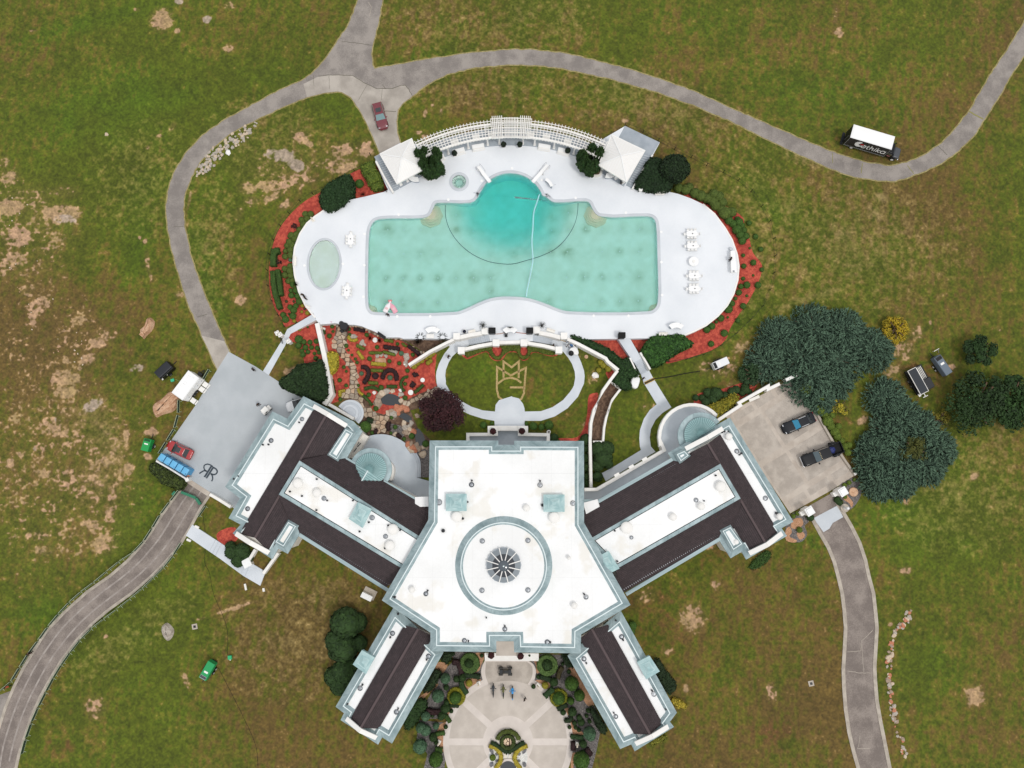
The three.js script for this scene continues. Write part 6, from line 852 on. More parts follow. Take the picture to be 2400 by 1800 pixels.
M.pond = new THREE.MeshPhysicalMaterial({ color: 0x20262a, roughness: .12, clearcoat: .6 });
for (const [a, l] of [[[810,190,880,150,960,140,1090,200,1100,280,1040,300,960,310,820,270], 'dark garden pond below the curved green hedge'], [[1070,460,1140,420,1250,480,1260,540,1200,550,1140,510], 'small dark pond behind the big flat rocks'], [[1300,680,1350,640,1420,720,1450,830,1400,890,1330,880,1310,780], 'narrow dark pond under the purple tree']]) struct('pond', slab(smooth(flat(kC(a), .06), true, 4), -.2,.05), M.pond, l);
const rockGeos = [1,2,3,4].map(s => { const g = lump(1,.6,1,.5,2.2, s * 3); g.computeVertexNormals(); const uv = new Float32Array(g.attributes.position.count * 2); for (let i = 0; i < g.attributes.position.count; i++) { uv[i * 2] = g.attributes.position.getX(i); uv[i * 2 + 1] = g.attributes.position.getZ(i); } g.setAttribute('uv', new THREE.BufferAttribute(uv, 2)); return g; });
let ri = 0;
function rock(label, group, p, r, tone, sx = 1, sz = 1, h = 1, name = 'rock') { const m = mesh(name, rockGeos[ri++ % 4], tone); m.position.set(p.x, p.y + r * .1, p.z); m.scale.set(r * sx, r * h, r * sz); m.rotation.y = rr(0,6); return tag(m, label, 'rock', group); }
const rocks = (label, group, k, a, tones, h = .7) => { for (let i = 0; i < a.length; i += 3) { const f = (k([1000,0])[0][0] - k([0,0])[0][0]) / 1000 * .0741; rock(label, group, one(k, a[i], a[i + 1], .05), a[i + 2] * f, tones[i / 3 % tones.length], rr(.9,1.25), rr(.7,1), h); } };
rocks('pale weathered rock on the pond bank', 'rocks round the ponds', kC, [830,130,60,890,110,50,770,270,70,1110,240,40,1000,440,55,960,390,40,690,600,50,1165,640,60,1180,690,50,1150,560,40,1230,600,40,1340,455,40,1030,720,36,1100,150,40,790,180,50,980,100,44,1260,560,36], [rockTones[1], rockTones[0], rockTones[2]]);
rocks('flat reddish slab of rock between the ponds', 'red rocks between the ponds', kC, [1060,360,60,1120,340,50,1050,410,50,1190,370,46], [rockTones[3]], .4);
rocks('rounded brown rock tumbled beside the round terrace', 'rock tumble beside the terrace', kC, [1200,880,44,1250,860,40,1220,930,46,1280,920,50,1330,900,46,1260,970,50,1310,960,40,1370,930,44,1430,900,40,1200,960,34,1480,920,30,1230,650,40,1280,680,44,1400,920,30,1230,720,40], [rockTones[3], rockTones[2], rockTones[1]]); rocks('pale upright stone in the grey gravel yard', null, kC, [1415,1010,50], [rockTones[1]]);
rocks('grey striped stone slab in the red rock garden', 'grey slabs of the rock garden', kB, [520,745,60,460,730,50,730,820,60,735,860,50,720,940,50,730,990,40,200,820,40,350,830,40,270,810,36], [rockTones[0]], .35); rocks('grey striped stone slab near the golden bow hedge', 'grey slabs near the golden bow', kA, [1480,470,60,1640,590,50,1660,545,30,1700,620,30], [rockTones[0]], .35);
rocks('small white stone on the red mulch', 'white stones on the red mulch', kB, [625,1460,34,135,1500,36,700,980,22], [M.white], .6);
for (const [x, y, r, l] of [[1030,1270,42, 'white round disc stone on the red mulch'], [810,1500,50, 'white rounded slab stone beside the slanted green hedge'], [152,530,48, 'white rimmed pot between two small palms']]) { const p = one(kB, x, y, .1), R = r * .1266 * .0741; tag(mesh('disc_stone', lathe([[R, 0], [R, .16], [R * .9,.2], [R * .7,.18], [0,.18]], p.x, .02, p.z, 24), M.white), l, 'stone'); }
{ const q = flat(kB([160,865,340,865,360,960,145,950]), .3); tag(mesh('flat_stone', slab(q, .02,.4, [], .05), M.sandstone), 'flat tan stone block behind the golden hedge', 'stone'); }
{ // sandstone boulders and rock strips on the lawn
  const boulder = (label, k, a, h, mat = M.sandstone) => { const o = smooth(flat(k(a), h * .4), true, 4), i1 = inset(o, .35), i2 = inset(o, .8), mid1 = i1.map(p => p.clone().add(V2(rr(-.08,.08), rr(-.08,.08)))); const g = mergeGeometries([ringWall(o, -.05, mid1, h * .7), ringWall(mid1, h * .7, i2, h), slab(i2, h * .5, h + .02)].map(clean)); tag(mesh('boulder', g, mat), label, 'boulder'); };
  boulder('big flat sandstone boulder beside the white toilet trailer', kV, [60,1290,100,1180,300,1040,480,870,660,845,740,940,740,1200,640,1340,560,1400,330,1460,160,1530], .8);
  { const c = one(kV, 600,1050,.8); for (const [a, b] of [[[700,920], [480,1090]], [[720,1000], [530,1190]]]) { const g = wall(flat(kV([...a, ...b]), .8), .32,.6,.92,.08); tag(mesh('boulder_ridge', g, M.sandstone), 'raised ridge across the flat sandstone boulder', 'rock', 'ridges on the flat boulder'); } }
  boulder('tan sandstone boulder standing alone on the western lawn', t01, [1200,1195,1240,1150,1260,1090,1290,1080,1330,1120,1310,1190,1260,1240,1235,1270,1220,1250], 1.0);
  boulder('grey lichened boulder on the lower lawn', t03, [1390,440,1440,405,1500,470,1480,540,1440,565,1395,510], .7, rockTones[0]);
  const strip = (label, group, k, line, n, r0, r1, spread, tones) => { const l = flat(k(line), .1); let tot = 0; const seg = l.slice(1).map((p, i) => { const d = p.distanceTo(l[i]); tot += d; return d; }); for (let i = 0; i < n; i++) { let t = rnd() * tot, j = 0; while (t > seg[j] && j < seg.length - 1) t -= seg[j++]; const p = l[j].clone().lerp(l[j + 1], t / seg[j]).add(V2(rr(-spread, spread), rr(-spread, spread))); rock(label, group, V3(p.x, .03, p.y), rr(r0, r1), tones[Math.floor(rnd() * tones.length)], rr(.8,1.3), rr(.7,1), .6); } };
  strip('grey riprap stone in the bank beside the loop road', 'riprap bank beside the loop road', t00, [2180,1080,2060,1180,1940,1260,1860,1330,1790,1410,1730,1490], 130,.16,.36,1.1, [rockTones[0], rockTones[1], rockTones[0]]);
  strip('craggy stone in the outcrop line beside the lower right drive', 'outcrop line by the drive', t33, [1220,290,1210,370,1120,460,1090,540,1060,660,1050,780,1050,900,1050,1000,1070,1120,1090,1240,1120,1340,1160,1440,1190,1560], 110,.18,.42,.45, [rockTones[2], rockTones[0], rockTones[1], rockTones[3]]);
  strip('small loose stone scattered on the western lawn', 'loose stones on the western lawn', t01, [0,100,100,300,20,600,60,700,300,900,400,1100,700,1300,800,1500], 60,.07,.18,4, [rockTones[1], M.sandstone]);
  for (const [x, y] of [[t00,920], []]) ; rock('single small tan stone on the north-western lawn', null, one(t00,920,1162,0), .35, rockTones[1]); rock('white boulder near the riprap bank', null, one(t00,1972,1318,0), .5, M.white);
  const ring = (label, k, x, y, r) => { const p = one(k, x, y, .2), t = thing('stone_ring', label, 'stone ring', V3(p.x, .02, p.z)); const R = r * .189 * .0741; mesh('ring', lathe([[R, 0], [R, .2], [R * .9,.26], [R * .35,.1], [0,.1]], 0,0,0,28), M.sandstone, t); };
  ring('tan stone dish in the gravel beside the gate', kR, 955,280,56);
}
// ---------------------------------------------------------------- waterfall rocks, figures, small garden things
{ const q = smooth(flat(kA([1230,195,1300,200,1385,230,1360,350,1250,330,1235,280]), D), true, 3); const t = thing('waterfall_rock', 'black wet rock cascade spilling from the terrace edge', 'rock cascade'); mesh('rock', slab(q, .2, D + .25, [], .12), plain(0x17181b, .35), t); for (let i = 0; i < 7; i++) { const m = mesh('boulder', rockGeos[i % 4], plain(0x1c1d20,.3), t), p = one(kA, 1260 + (i % 3) * 45,215 + i * 20, D); m.position.set(p.x, D - i * .16, p.z); m.scale.set(.4,.35,.4); } }
{ const p = one(kA, 1050,210,1), t = thing('flamingo_figure', 'pink flamingo figure on the flagstone edging', 'figure', V3(p.x, .4, p.z)), pk = plain(0xe79ab0,.6); mesh('body', ball(.25,0,.8,0,1.4,.8,.8), pk, t); mesh('neck', tube([V3(.3,.85,0), V3(.45,1.2,0), V3(.35,1.45,0), V3(.5,1.5,0)], .05,6,6), pk, t); for (const s of [-.08,.08]) mesh('leg', bar(V3(0,0, s), V3(0,.7, s), .025), pk, t); }
{ const p = one(kB, 275,455, D), t = thing('black_bench', 'black ornate bench on the terrace edge', 'bench', V3(p.x, D, p.z), -.6); mesh('seat', box(1.6,.08,.5,0,.4,0), M.black, t); mesh('backrest', box(1.6,.5,.06,0,.48,-.24), M.black, t); for (const s of [-.7,.7]) mesh('leg', box(.06,.4,.45, s, 0,0), M.black, t); }
{ const p = one(kB, 1175,460, D), t = thing('slab_bench', 'white slab bench behind the curved bar', 'bench', V3(p.x, D, p.z)); mesh('slab', box(1.3,.14,.75,0,.3,0,0,.03), M.white, t); for (const s of [-.45,.45]) mesh('leg', box(.14,.3,.6, s, 0,0), M.white, t); }
for (const [k, x, y, l] of [[kA, 95,410, 'white gate pillar on the grass side of the west path'], [kA, 145,440, 'second white gate pillar on the grass side of the west path'], [kA, 300,560, 'white gate pillar on the mulch side of the west path']]) { const p = one(k, x, y, 1.2), t = thing('gate_post', l, 'gate post', V3(p.x, 0, p.z), .5); mesh('shaft', box(.55,1.7,.55,0,0,0), M.white, t); mesh('cap', box(.75,.16,.75,0,1.7,0,0,.03), M.white, t); mesh('ball', ball(.26,0,2.08,0), M.white, t); }
{ const a = one(kA, 150,480,.5).setY(0), b = one(kA, 170,590,.5).setY(0), t = thing('iron_gate', 'open dark iron gate on the west path', 'gate'); for (let i = 0; i <= 8; i++) { const p = a.clone().lerp(b, i / 8); mesh('bar', bar(p, p.clone().setY(1.5), .025), M.darkMetal, t); } for (const y of [.15,1.45]) mesh('rail', bar(a.clone().setY(y), b.clone().setY(y), .035), M.darkMetal, t); }
// marble statues on plinths
function statue(label, k, x, y, h0 = 0) { const p = one(k, x, y, h0 + .8), t = thing('marble_statue', label, 'statue', V3(p.x, h0, p.z), rr(0,6)); mesh('plinth', box(.6,.5,.6,0,0,0,0,.04), M.stucco, t); mesh('figure', personGeo.clone().scale(.85,.85,.85).translate(0,.5,0), plain(0xe9dcc8,.7), t); return t; }
// ---------------------------------------------------------------- people: one continuous body each
const personGeo = (() => {
  const res = 64, mc = new MarchingCubes(res, M.white, false, false, 60000); mc.isolation = 0;
  const bones = [[[0,1.5,0], [0,1.42,0], .065,.075], [[0,1.62,.01], [0,1.68,.01], .095,.1], [[0,1.38,0], [0,1.0,0], .15,.14], [[-.15,1.38,0], [.15,1.38,0], .09,.09], [[-.08,.98,0], [.08,.98,0], .13,.13], [[-.1,.92,0], [-.12,.5,.02], .09,.065], [[-.12,.5,.02], [-.13,.09,-.02], .062,.045], [[.1,.92,0], [.13,.5,.05], .09,.065], [[.13,.5,.05], [.15,.09,0], .062,.045], [[-.13,.05,-.02], [-.14,.04,.14], .045,.04], [[.15,.05,0], [.16,.04,.16], .045,.04], [[-.2,1.38,0], [-.3,1.1,.02], .055,.045], [[-.3,1.1,.02], [-.3,.86,.14], .043,.032], [[.2,1.38,0], [.3,1.1,.04], .055,.045], [[.3,1.1,.04], [.22,.98,.26], .043,.032], [[-.3,.84,.15], [-.29,.76,.2], .036,.025], [[.21,.97,.28], [.16,.95,.36], .036,.025], [[0,1.63,.1], [0,1.62,.115], .02,.016]];
  const S = 1.0, cy = .92, f = mc.field; let i = 0;
  for (let z = 0; z < res; z++) for (let y = 0; y < res; y++) for (let x = 0; x < res; x++) { const p = [((x / res) * 2 - 1) * S, ((y / res) * 2 - 1) * S + cy, ((z / res) * 2 - 1) * S]; let d = 9; for (const [a, b, r0, r1] of bones) { const ab = [b[0] - a[0], b[1] - a[1], b[2] - a[2]], ap = [p[0] - a[0], p[1] - a[1], p[2] - a[2]], t = clamp((ab[0] * ap[0] + ab[1] * ap[1] + ab[2] * ap[2]) / Math.max(1e-6, ab[0] ** 2 + ab[1] ** 2 + ab[2] ** 2)), e = Math.hypot(ap[0] - ab[0] * t, ap[1] - ab[1] * t, ap[2] - ab[2] * t) - (r0 + (r1 - r0) * t), k = .05, h = clamp(.5 + .5 * (d - e) / k); d = d * (1 - h) + e * h - k * h * (1 - h); } f[x + y * res + z * res * res] = -d; }
  mc.update(); const n = mc.count, pos = mc.positionArray.slice(0, n * 3), nor = mc.normalArray.slice(0, n * 3); for (let j = 0; j < n; j++) { pos[j * 3 + 1] = pos[j * 3 + 1] * S + cy; }
  const g = new THREE.BufferGeometry(); g.setAttribute('position', new THREE.BufferAttribute(pos, 3)); g.setAttribute('normal', new THREE.BufferAttribute(nor, 3)); g.setAttribute('uv', new THREE.BufferAttribute(new Float32Array(n * 2), 2)); return g;
})();
M.person = std({ vertexColors: true, roughness: .85 });
function person(label, p, ry, top, legs, skin = 0x6b4a38, hair = 0x15110f) {
  const g = personGeo.clone(), P0 = g.attributes.position, col = new Float32Array(P0.count * 3), C = [top, legs, skin, hair, 0x111111].map(lin); for (let i = 0; i < P0.count; i++) { const x = Math.abs(P0.getX(i)), y = P0.getY(i), z = P0.getZ(i); const c = y > 1.69 || (y > 1.56 && z < .0) ? C[3] : y > 1.46 ? C[2] : y < .09 ? C[4] : (x > .24 && y < 1.06) || z > .2 && y > .7 ? C[2] : y > .95 ? C[0] : C[1]; col.set([c.r, c.g, c.b], i * 3); } g.setAttribute('color', new THREE.BufferAttribute(col, 3));
  const t = thing('person', label, 'person', p, ry); mesh('body', g, M.person, t); return t;
}
const BK = 0x121316;
for (const [k, x, y, h, ry, top, legs, l] of [[kB, 385,60, D, 0, BK, BK, 'person in black standing at the pool edge by the pink float'], [kB, 1510,835,.06,1, BK, BK, 'person in black walking on the oval path'], [kK, 1080,740,.06,2, BK, BK, 'person in black at the foot of the eastern flight'], [kO, 0,0,0,0,0,0, ''], [t21,1888,580, D, -1.6, BK, BK, 'person in black at the long white bar'], [kE, 455,1275,.08,1, BK, BK, 'person in black crossing the forecourt behind the motorcycles'], [t12,20,178,.06,1, BK, 0x3a3a3e, 'person in black walking across the grey court'], [t01,2190,1535,.06,2, BK, BK, 'person in black near the road end of the grey court'], [kX, 770,565,.05,1,0x1a0f10, BK, 'person in dark clothes leaning at the roadside barrier'], [kX, 200,1430,.05,.5,0xc2563a, BK, 'person in an orange vest by the lower barrier'], [kW, 1010,935,.06,0,0xd98a5a, 0xb8bcc0, 'person in an orange top beside the last blue toilet'], [t11,405,890, D, 0, BK, BK, 'person in black by the western terrace edge'], [t11,427,918, D, 2,0x1f2024, BK, 'second person in dark clothes by the western terrace edge'], [kK, 1385,740,.06,0,0xe4e6ea, BK, 'person in a white shirt beside the covered table'], [kK, 1390,660,.06,3,0xb8c4d8,0x2a3448, 'person in light clothes carrying boxes by the stair wall'], [kC, 1390,335,.05,1,0x2a50b8,0x20242c, 'person in blue beside the purple tree'], [kC, 1425,345,.05,2,0xd0342c, 0x20242c, 'person in red beside the purple tree'], [kL, 985,990,.06,1, BK, BK, 'person in black at the foot of the straight eastern flight']]) if (l) person(l, one(k, x, y, h + .8).setY(h), ry, top, legs);
statue('white marble figure on a plinth by the western golden ball', kD, 1490,950); statue('white marble figure on a plinth by the eastern golden ball', kE, 745,990); statue('small marble figure by the western forecourt rim', kF, 90,1010); statue('small marble figure beside the dark red hedge block', kG, 1585,880); statue('white figure at the western terrace edge among boxwoods', kI, 890,350, D - .3); statue('white figure near the small clipped shrubs on the mulch', kA, 920,320);
// ---------------------------------------------------------------- pergola
{
  const per = thing('pergola', 'long curved white pergola with slatted roof behind the pool', 'pergola'), up = D + 3.0, A0 = -.478, A1 = .478;
  const arcBeam = (name, r, w, y0, y1, a0, a1) => { const l = []; const n = Math.max(4, Math.round((a1 - a0) * 44)); for (let i = 0; i <= n; i++) l.push(arcAt(r, a0 + (a1 - a0) * i / n)); mesh(name, slab(band(l, w), y0, y1), M.white, per); };
  for (const [r, w, y0, y1] of [[perR + .35,.34, up - .35, up], [perR + 2.75,.3, up - .35, up]]) arcBeam('beam', r, w, y0, y1, A0, A1);
  for (const r of [.85,1.3,1.75,2.2,3.15]) arcBeam('slat', perR + r, .1, up + .16, up + .26, A0, A1);
  for (let i = 0; i <= 58; i++) { const a = A0 + (A1 - A0) * i / 58, p = arcAt(perR - .05, a), q = arcAt(perR + 3.5, a); mesh('rafter', beam(V3(p.x, up + .08, p.y), V3(q.x, up + .08, q.y), .1,.18), M.white, per); }
  const cols = [-.45,-.34,-.23,-.125,-.062,.062,.125,.23,.34,.45]; for (const a of cols) for (const r of [.35,2.75]) { const p = arcAt(perR + r, a); mesh('column', [box(.42,.3,.42, p.x, D, p.y, -a), cyl(.17,.14, up - D - .6, p.x, D + .25, p.y, 12), box(.36,.2,.36, p.x, up - .5, p.y, -a)], M.white, per); }
  // raised gateway in the middle
  for (const s of [-1,1]) for (let i = 0; i < 6; i++) { const a = s * (.045 + i * .009), p = arcAt(perR - .25, a), q = arcAt(perR + 3.9, a); mesh('rafter', beam(V3(p.x, up + .5, p.y), V3(q.x, up + .5, q.y), .12,.2), M.white, per); }
  for (let i = 0; i < 9; i++) { const a = -.03 + i * .0075, p = arcAt(perR - .1, a), q = arcAt(perR + 3.6, a); mesh('rafter', beam(V3(p.x, up + .42, p.y), V3(q.x, up + .42, q.y), .1,.2), M.white, per); }
  for (const r of [0,.9,1.8,2.8,3.5]) arcBeam('slat', perR + r, .14, up + .28, up + .4,-.1,.1);
  struct('pergola_floor', slab([...Array.from({ length: 25 }, (_, i) => arcAt(perR + .02, A0 + (A1 - A0) * i / 24)), ...Array.from({ length: 25 }, (_, i) => arcAt(perR + 3.2, A1 - (A1 - A0) * i / 24))], D - .05, D + .06), M.greydeck, 'grey raised floor under the curved pergola'); 
  // day beds under it and low bed fronts
  for (const a of [-.4,-.285,-.178,.178,.285,.4]) { const p = arcAt(perR + .05, a), t = thing('day_bed', 'white cushioned day bed at the front of the curved pergola', 'day bed', V3(p.x, D, p.y), -a, 'day beds at the pergola front'); mesh('base', box(2.2,.3,1.2,0,0,0), M.white, t); mesh('mattress', box(2.1,.2,1.1,0,.3,0,0,.06), M.roofWhite, t); mesh('bolster', box(1.9,.2,.3,0,.45,.36,0,.08), M.white, t); }
  for (const a of [-.4,-.29,-.18,-.1,.1,.18,.29,.4]) { const p = arcAt(perR + 1.75, a), t = thing('lounge_table', 'square white table under the pergola slats', 'table', V3(p.x, D + .06, p.y), -a, 'tables under the pergola'); mesh('top', box(1.3,.08,1.1,0,.6,0,0,.02), M.white, t); for (const [sx, sz] of [[1,1], [1,-1], [-1,1], [-1,-1]]) mesh('leg', box(.08,.6,.08, sx * .55,0, sz * .45), M.white, t); }
}
// ---------------------------------------------------------------- pavilions with hipped white metal roofs
function pavilion(label, k, corners, apex) {
  const t = thing('pool_pavilion', label, 'pavilion'), ye = D + 3.0, ya = D + 4.5, c = pt3(k(corners), ye), a = one(k, ...apex, ya), m = c.reduce((s, p) => s.add(p), V3()).multiplyScalar(.25);
  const RM = plain(0xf1efec, .5);
  for (let i = 0; i < 4; i++) { const p = c[i], q = c[(i + 1) % 4], f = mesh('roof_face', [poly3([p, q, a])], RM, t); const n = 13; for (let s = 1; s < n; s++) { const u = s / n, e = p.clone().lerp(q, u), w = u < .5 ? u * 2 : (1 - u) * 2, top = (u < .5 ? p : q).clone().lerp(a, w); mesh('seam', beam(e.clone().add(V3(0,.03,0)), top.add(V3(0,.03,0)), .05,.07), M.roofWhite, f); } mesh('hip', beam(p.clone().add(V3(0,.05,0)), a.clone().add(V3(0,.05,0)), .16,.1), M.roofWhite, t); }
  const o = c.map(p => V2(p.x, p.z)); mesh('fascia', [slab(inset(o, -.08), ye - .35, ye + .02, [inset(o, .12)])], M.white, t); mesh('ceiling', [slab(inset(o, .1), ye - .3, ye - .2)], M.white, t);
  const ins = inset(o, .7); ins.forEach((p, i) => { const q = ins[(i + 1) % 4]; for (const u of [0,.33,.66]) { const e = p.clone().lerp(q, u); mesh('column', [box(.5,.35,.5, e.x, D, e.y, .5), cyl(.2,.17, ye - D - .6, e.x, D + .3, e.y, 12), box(.46,.22,.46, e.x, ye - .52, e.y, .5)], M.white, t); } });
  struct('pavilion_floor', slab(inset(o, .2), D - .05, D + .05), M.greydeck, 'grey floor under the ' + (label.includes('western') ? 'western' : 'eastern') + ' pool pavilion'); return { o, m };
}
const pvW = pavilion('western white pool pavilion with hipped metal roof', kM, [555,183,700,562,372,742,162,375], [432,418]); const pvE = pavilion('eastern white pool pavilion with hipped metal roof', kN, [425,163,778,330,582,662,285,482], [524,385]);
struct('pavilion_walk', slab(flat(kM([90,410,160,380,400,780,395,810,320,845]), D), D - .2, D + .03), M.greydeck, 'grey side walk with steps beside the western pavilion'); struct('pavilion_walk', slab(flat(kN([565,68,932,243,850,385,640,735,575,700,780,330,500,190]), D), D - .2, D + .03), M.greydeck, 'grey walk and landing behind the eastern pavilion');
{ const a = f1(kN, 760,380, D), b = f1(kN, 840,400, D), c = f1(kN, 590,690, D), d = f1(kN, 650,720, D); const t = thing('pavilion_steps', 'grey stepped walk beside the eastern pavilion', 'steps'); for (let i = 0; i < 14; i++) { const u = i / 14, p = a.clone().lerp(c, u), q = b.clone().lerp(d, u); mesh('step_edge', wall([p, q], .1, D + .02, D + .07,.01), M.coping, t); } const e = f1(kM, 150,470, D), f = f1(kM, 210,450, D), g = f1(kM, 330,830, D), h = f1(kM, 400,800, D), t2 = thing('pavilion_steps', 'grey stepped walk beside the western pavilion', 'steps'); for (let i = 0; i < 14; i++) { const u = i / 14; mesh('step_edge', wall([e.clone().lerp(g, u), f.clone().lerp(h, u)], .1, D + .02, D + .07,.01), M.coping, t2); } }
gardenWall('low white wall beside the western pavilion walk', kM, [112,465,220,670,322,845], .35, D + .9,0); gardenWall('low white wall beside the eastern pavilion walk', kN, [860,375,760,530,645,735], .3, D + .7,0);
struct('service_slab', slab(flat(kM([95,408,400,235,405,255,170,385,165,440,110,465]), .3), 0,.35), M.courtBand, 'beige slab along the back of the western pavilion');
// planters under the cypresses
for (const [k, a, l] of [[kM, [600,420,720,330,860,340,935,450,930,580,860,680,770,705,690,670], 'stone-edged planter under the western cypresses'], [kN, [75,420,120,350,240,300,330,340,330,440,310,600,230,615,150,580,90,500], 'stone-edged planter under the eastern cypresses']]) { const o = smooth(flat(k(a), D), true, 4); const t = thing('planter', l, 'planter'); mesh('rim', slab(o, D - .05, D + .35, [inset(o, .35)], .04), M.stucco, t); mesh('earth', slab(inset(o, .3), D - .05, D + .25), M.soil, t); }
// ---------------------------------------------------------------- furniture on the terrace
function diningSet(label, k, x, y, long, ry, L) {
  const p = one(k, x, y, D + .7), t = thing('dining_table', label, 'table', V3(p.x, D, p.z), ry), L2 = L; const o = []; for (let i = 0; i < 20; i++) { const a = i / 20 * 6.2832; o.push(V2(L2 / 2 * Math.sign(Math.cos(a)) * Math.abs(Math.cos(a)) ** .6,.5 * Math.sign(Math.sin(a)) * Math.abs(Math.sin(a)) ** .6)); } mesh('tabletop', slab(o, .66,.74, [], .02), M.roofWhite, t); for (const s of [-1,1]) mesh('pedestal', cyl(.2,.12,.66, s * L2 * .28,0,0,10), M.white, t); mesh('vase', cyl(.09,.06,.2,.1,.74,0,8), M.darkMetal, t);
  const spots = []; for (const s of [-1,1]) for (let i = 0; i < 3; i++) spots.push([(i - 1) * L2 * .3, s * .62, s > 0 ? Math.PI : 0]); spots.push([L2 * .5 + .16,0, -Math.PI / 2], [-L2 * .5 - .16,0, Math.PI / 2]);
  for (const [cx, cz, r] of spots) { const w = V3(cx, 0, cz).applyAxisAngle(V3(0,1,0), ry).add(t.position); chairAt(w, r + ry, 'white chair at the ' + label.replace('white dining table ', 'table ')); }
}
let chair0 = null;
function chairAt(w, ry, label) { if (!chair0) { chair0 = thing('dining_chair', label, 'chair', w, ry, 'white dining chairs on the terrace'); mesh('seat', box(.46,.06,.44,0,.42,0,0,.02), M.roofWhite, chair0); mesh('backrest', box(.44,.45,.05,0,.46,-.22,0,.02), M.white, chair0); for (const [a, b] of [[1,1], [1,-1], [-1,1], [-1,-1]]) mesh('leg', box(.045,.42,.045, a * .19,0, b * .18), M.white, chair0); return; } copyOf(chair0, w, ry, label); }
diningSet('white dining table beside the paddling pool', t11,817,410,1, Math.PI / 2,2.0); diningSet('white dining table near the black-clad pair', t11,785,855,1, Math.PI / 2 - .05,2.0); diningSet('white dining table next to the north-eastern hedge', t21,1555,360,1,0,2.0); diningSet('white dining table north of the round table', t21,1560,465,1,0,2.0); diningSet('white dining table south of the round table', t21,1575,722,1,0,2.0); diningSet('white dining table nearest the small curved bar', t21,1575,835,1,0,2.0);
{ const p = one(t21,1570,600, D + .7), t = thing('round_table', 'round white table between the dining tables', 'table', V3(p.x, D, p.z)); mesh('tabletop', lathe([[0,.76], [.8,.76], [.86,.74], [.86,.68], [0,.68]], 0,0,0,32), M.roofWhite, t); mesh('pedestal', cyl(.4,.3,.68,0,0,0,16), M.white, t); mesh('bowl', lathe([[.2,.76], [.24,.84], [.2,.84], [0,.79]]), M.white, t); }
function curvedBar(label, k, x, y, r, ry, span = 1.5, w = .7) { const p = one(k, x, y, D + 1), t = thing('curved_bar', label, 'bar', V3(p.x, D, p.z), ry); const arc = (rad) => Array.from({ length: 15 }, (_, i) => { const a = -span / 2 + span * i / 14; return V2(rad * Math.sin(a), -rad * Math.cos(a) + r); }); mesh('counter', slab(band(arc(r), w + .2), 1.02,1.1, [], .02), M.roofWhite, t); mesh('front', slab(band(arc(r), w * .6), 0,1.02), M.greydeck, t); mesh('tap', cyl(.05,.04,.25, r * .45,1.1, -r * .2,8), M.steel, t); return t; }
curvedBar('white curved bar counter above the palm wedge', t11,1525,1185,1.5,0); curvedBar('white curved bar counter near the eastern terrace curve', t21,1420,1150,1.5,.0); curvedBar('white curved console holding a black screen between the stairs', kJ, 1985,385,1.3,0,1.7); curvedBar('white curved bar inside the western pavilion', kM, 560,680,1.3, Math.PI - .55,1.8); curvedBar('white curved bar inside the eastern pavilion', kN, 430,590,1.3, Math.PI + .5,1.8); curvedBar('narrow white curved bench right of the diving board', kS, 1915,1540,2.2,-.9,.8,.35);
{ const p = one(kJ, 1985,345, D + 1.2), t = thing('monitor', 'black screen on the curved console', 'monitor', V3(p.x, D + 1.1, p.z)); mesh('screen', box(.9,.5,.08,0,.1,0,0,.02), M.black, t); mesh('stand', box(.3,.1,.25,0,0,0), M.darkMetal, t); }
{ const t = thing('long_bar', 'long white bar counter at the eastern terrace end', 'bar'); mesh('counter', slab(flat(t21([1888,510,1925,505,1945,695,1895,695]), D + 1), D + .9, D + 1, [], .02), M.roofWhite, t); mesh('front', slab(inset(flat(t21([1888,510,1925,505,1945,695,1895,695]), D + .9), .12), D, D + .9), M.white, t); mesh('sink', box(.3,.05,.3, one(t21,1915,685, D + 1).x, D + 1, one(t21,1915,685, D + 1).z), M.steel, t); const p = one(t21,1895,490, D + .5), s = thing('bar_stool', 'oval white stool at the top of the long bar', 'stool', V3(p.x, D, p.z)); mesh('seat', lathe([[0,.5], [.3,.5], [.32,.45], [0,.42]]), M.coping, s); mesh('post', cyl(.18,.06,.44,0,0,0,10), M.steel, s); }
for (const [a, b, l] of [[[370,1200], [635,1540], 'white diving board on the spa side'], [[1880,1170], [1550,1540], 'white diving board on the curved bench side']]) { const p = one(kS, ...a, D + .9), q = one(kS, ...b, D + .9), t = thing('diving_board', l, 'diving board'); mesh('board', beam(p, q, .62,.1), M.roofWhite, t); const d = q.clone().sub(p); for (const u of [.08,.4]) { const c = p.clone().addScaledVector(d, u); mesh('stand', box(.6,.85,.3, c.x, D, c.z, Math.atan2(d.x, d.z)), M.white, t); } const sd = V3(-d.z, 0, d.x).normalize().multiplyScalar(.42); for (const s of [-1,1]) { const e = p.clone().addScaledVector(sd, s), f = p.clone().addScaledVector(d, .4).addScaledVector(sd, s); mesh('handrail', tube([e.clone().setY(D), e.clone().setY(D + 1.5), f.clone().setY(D + 1.5), f.clone().setY(D)], .025,5,5), M.steel, t); } }
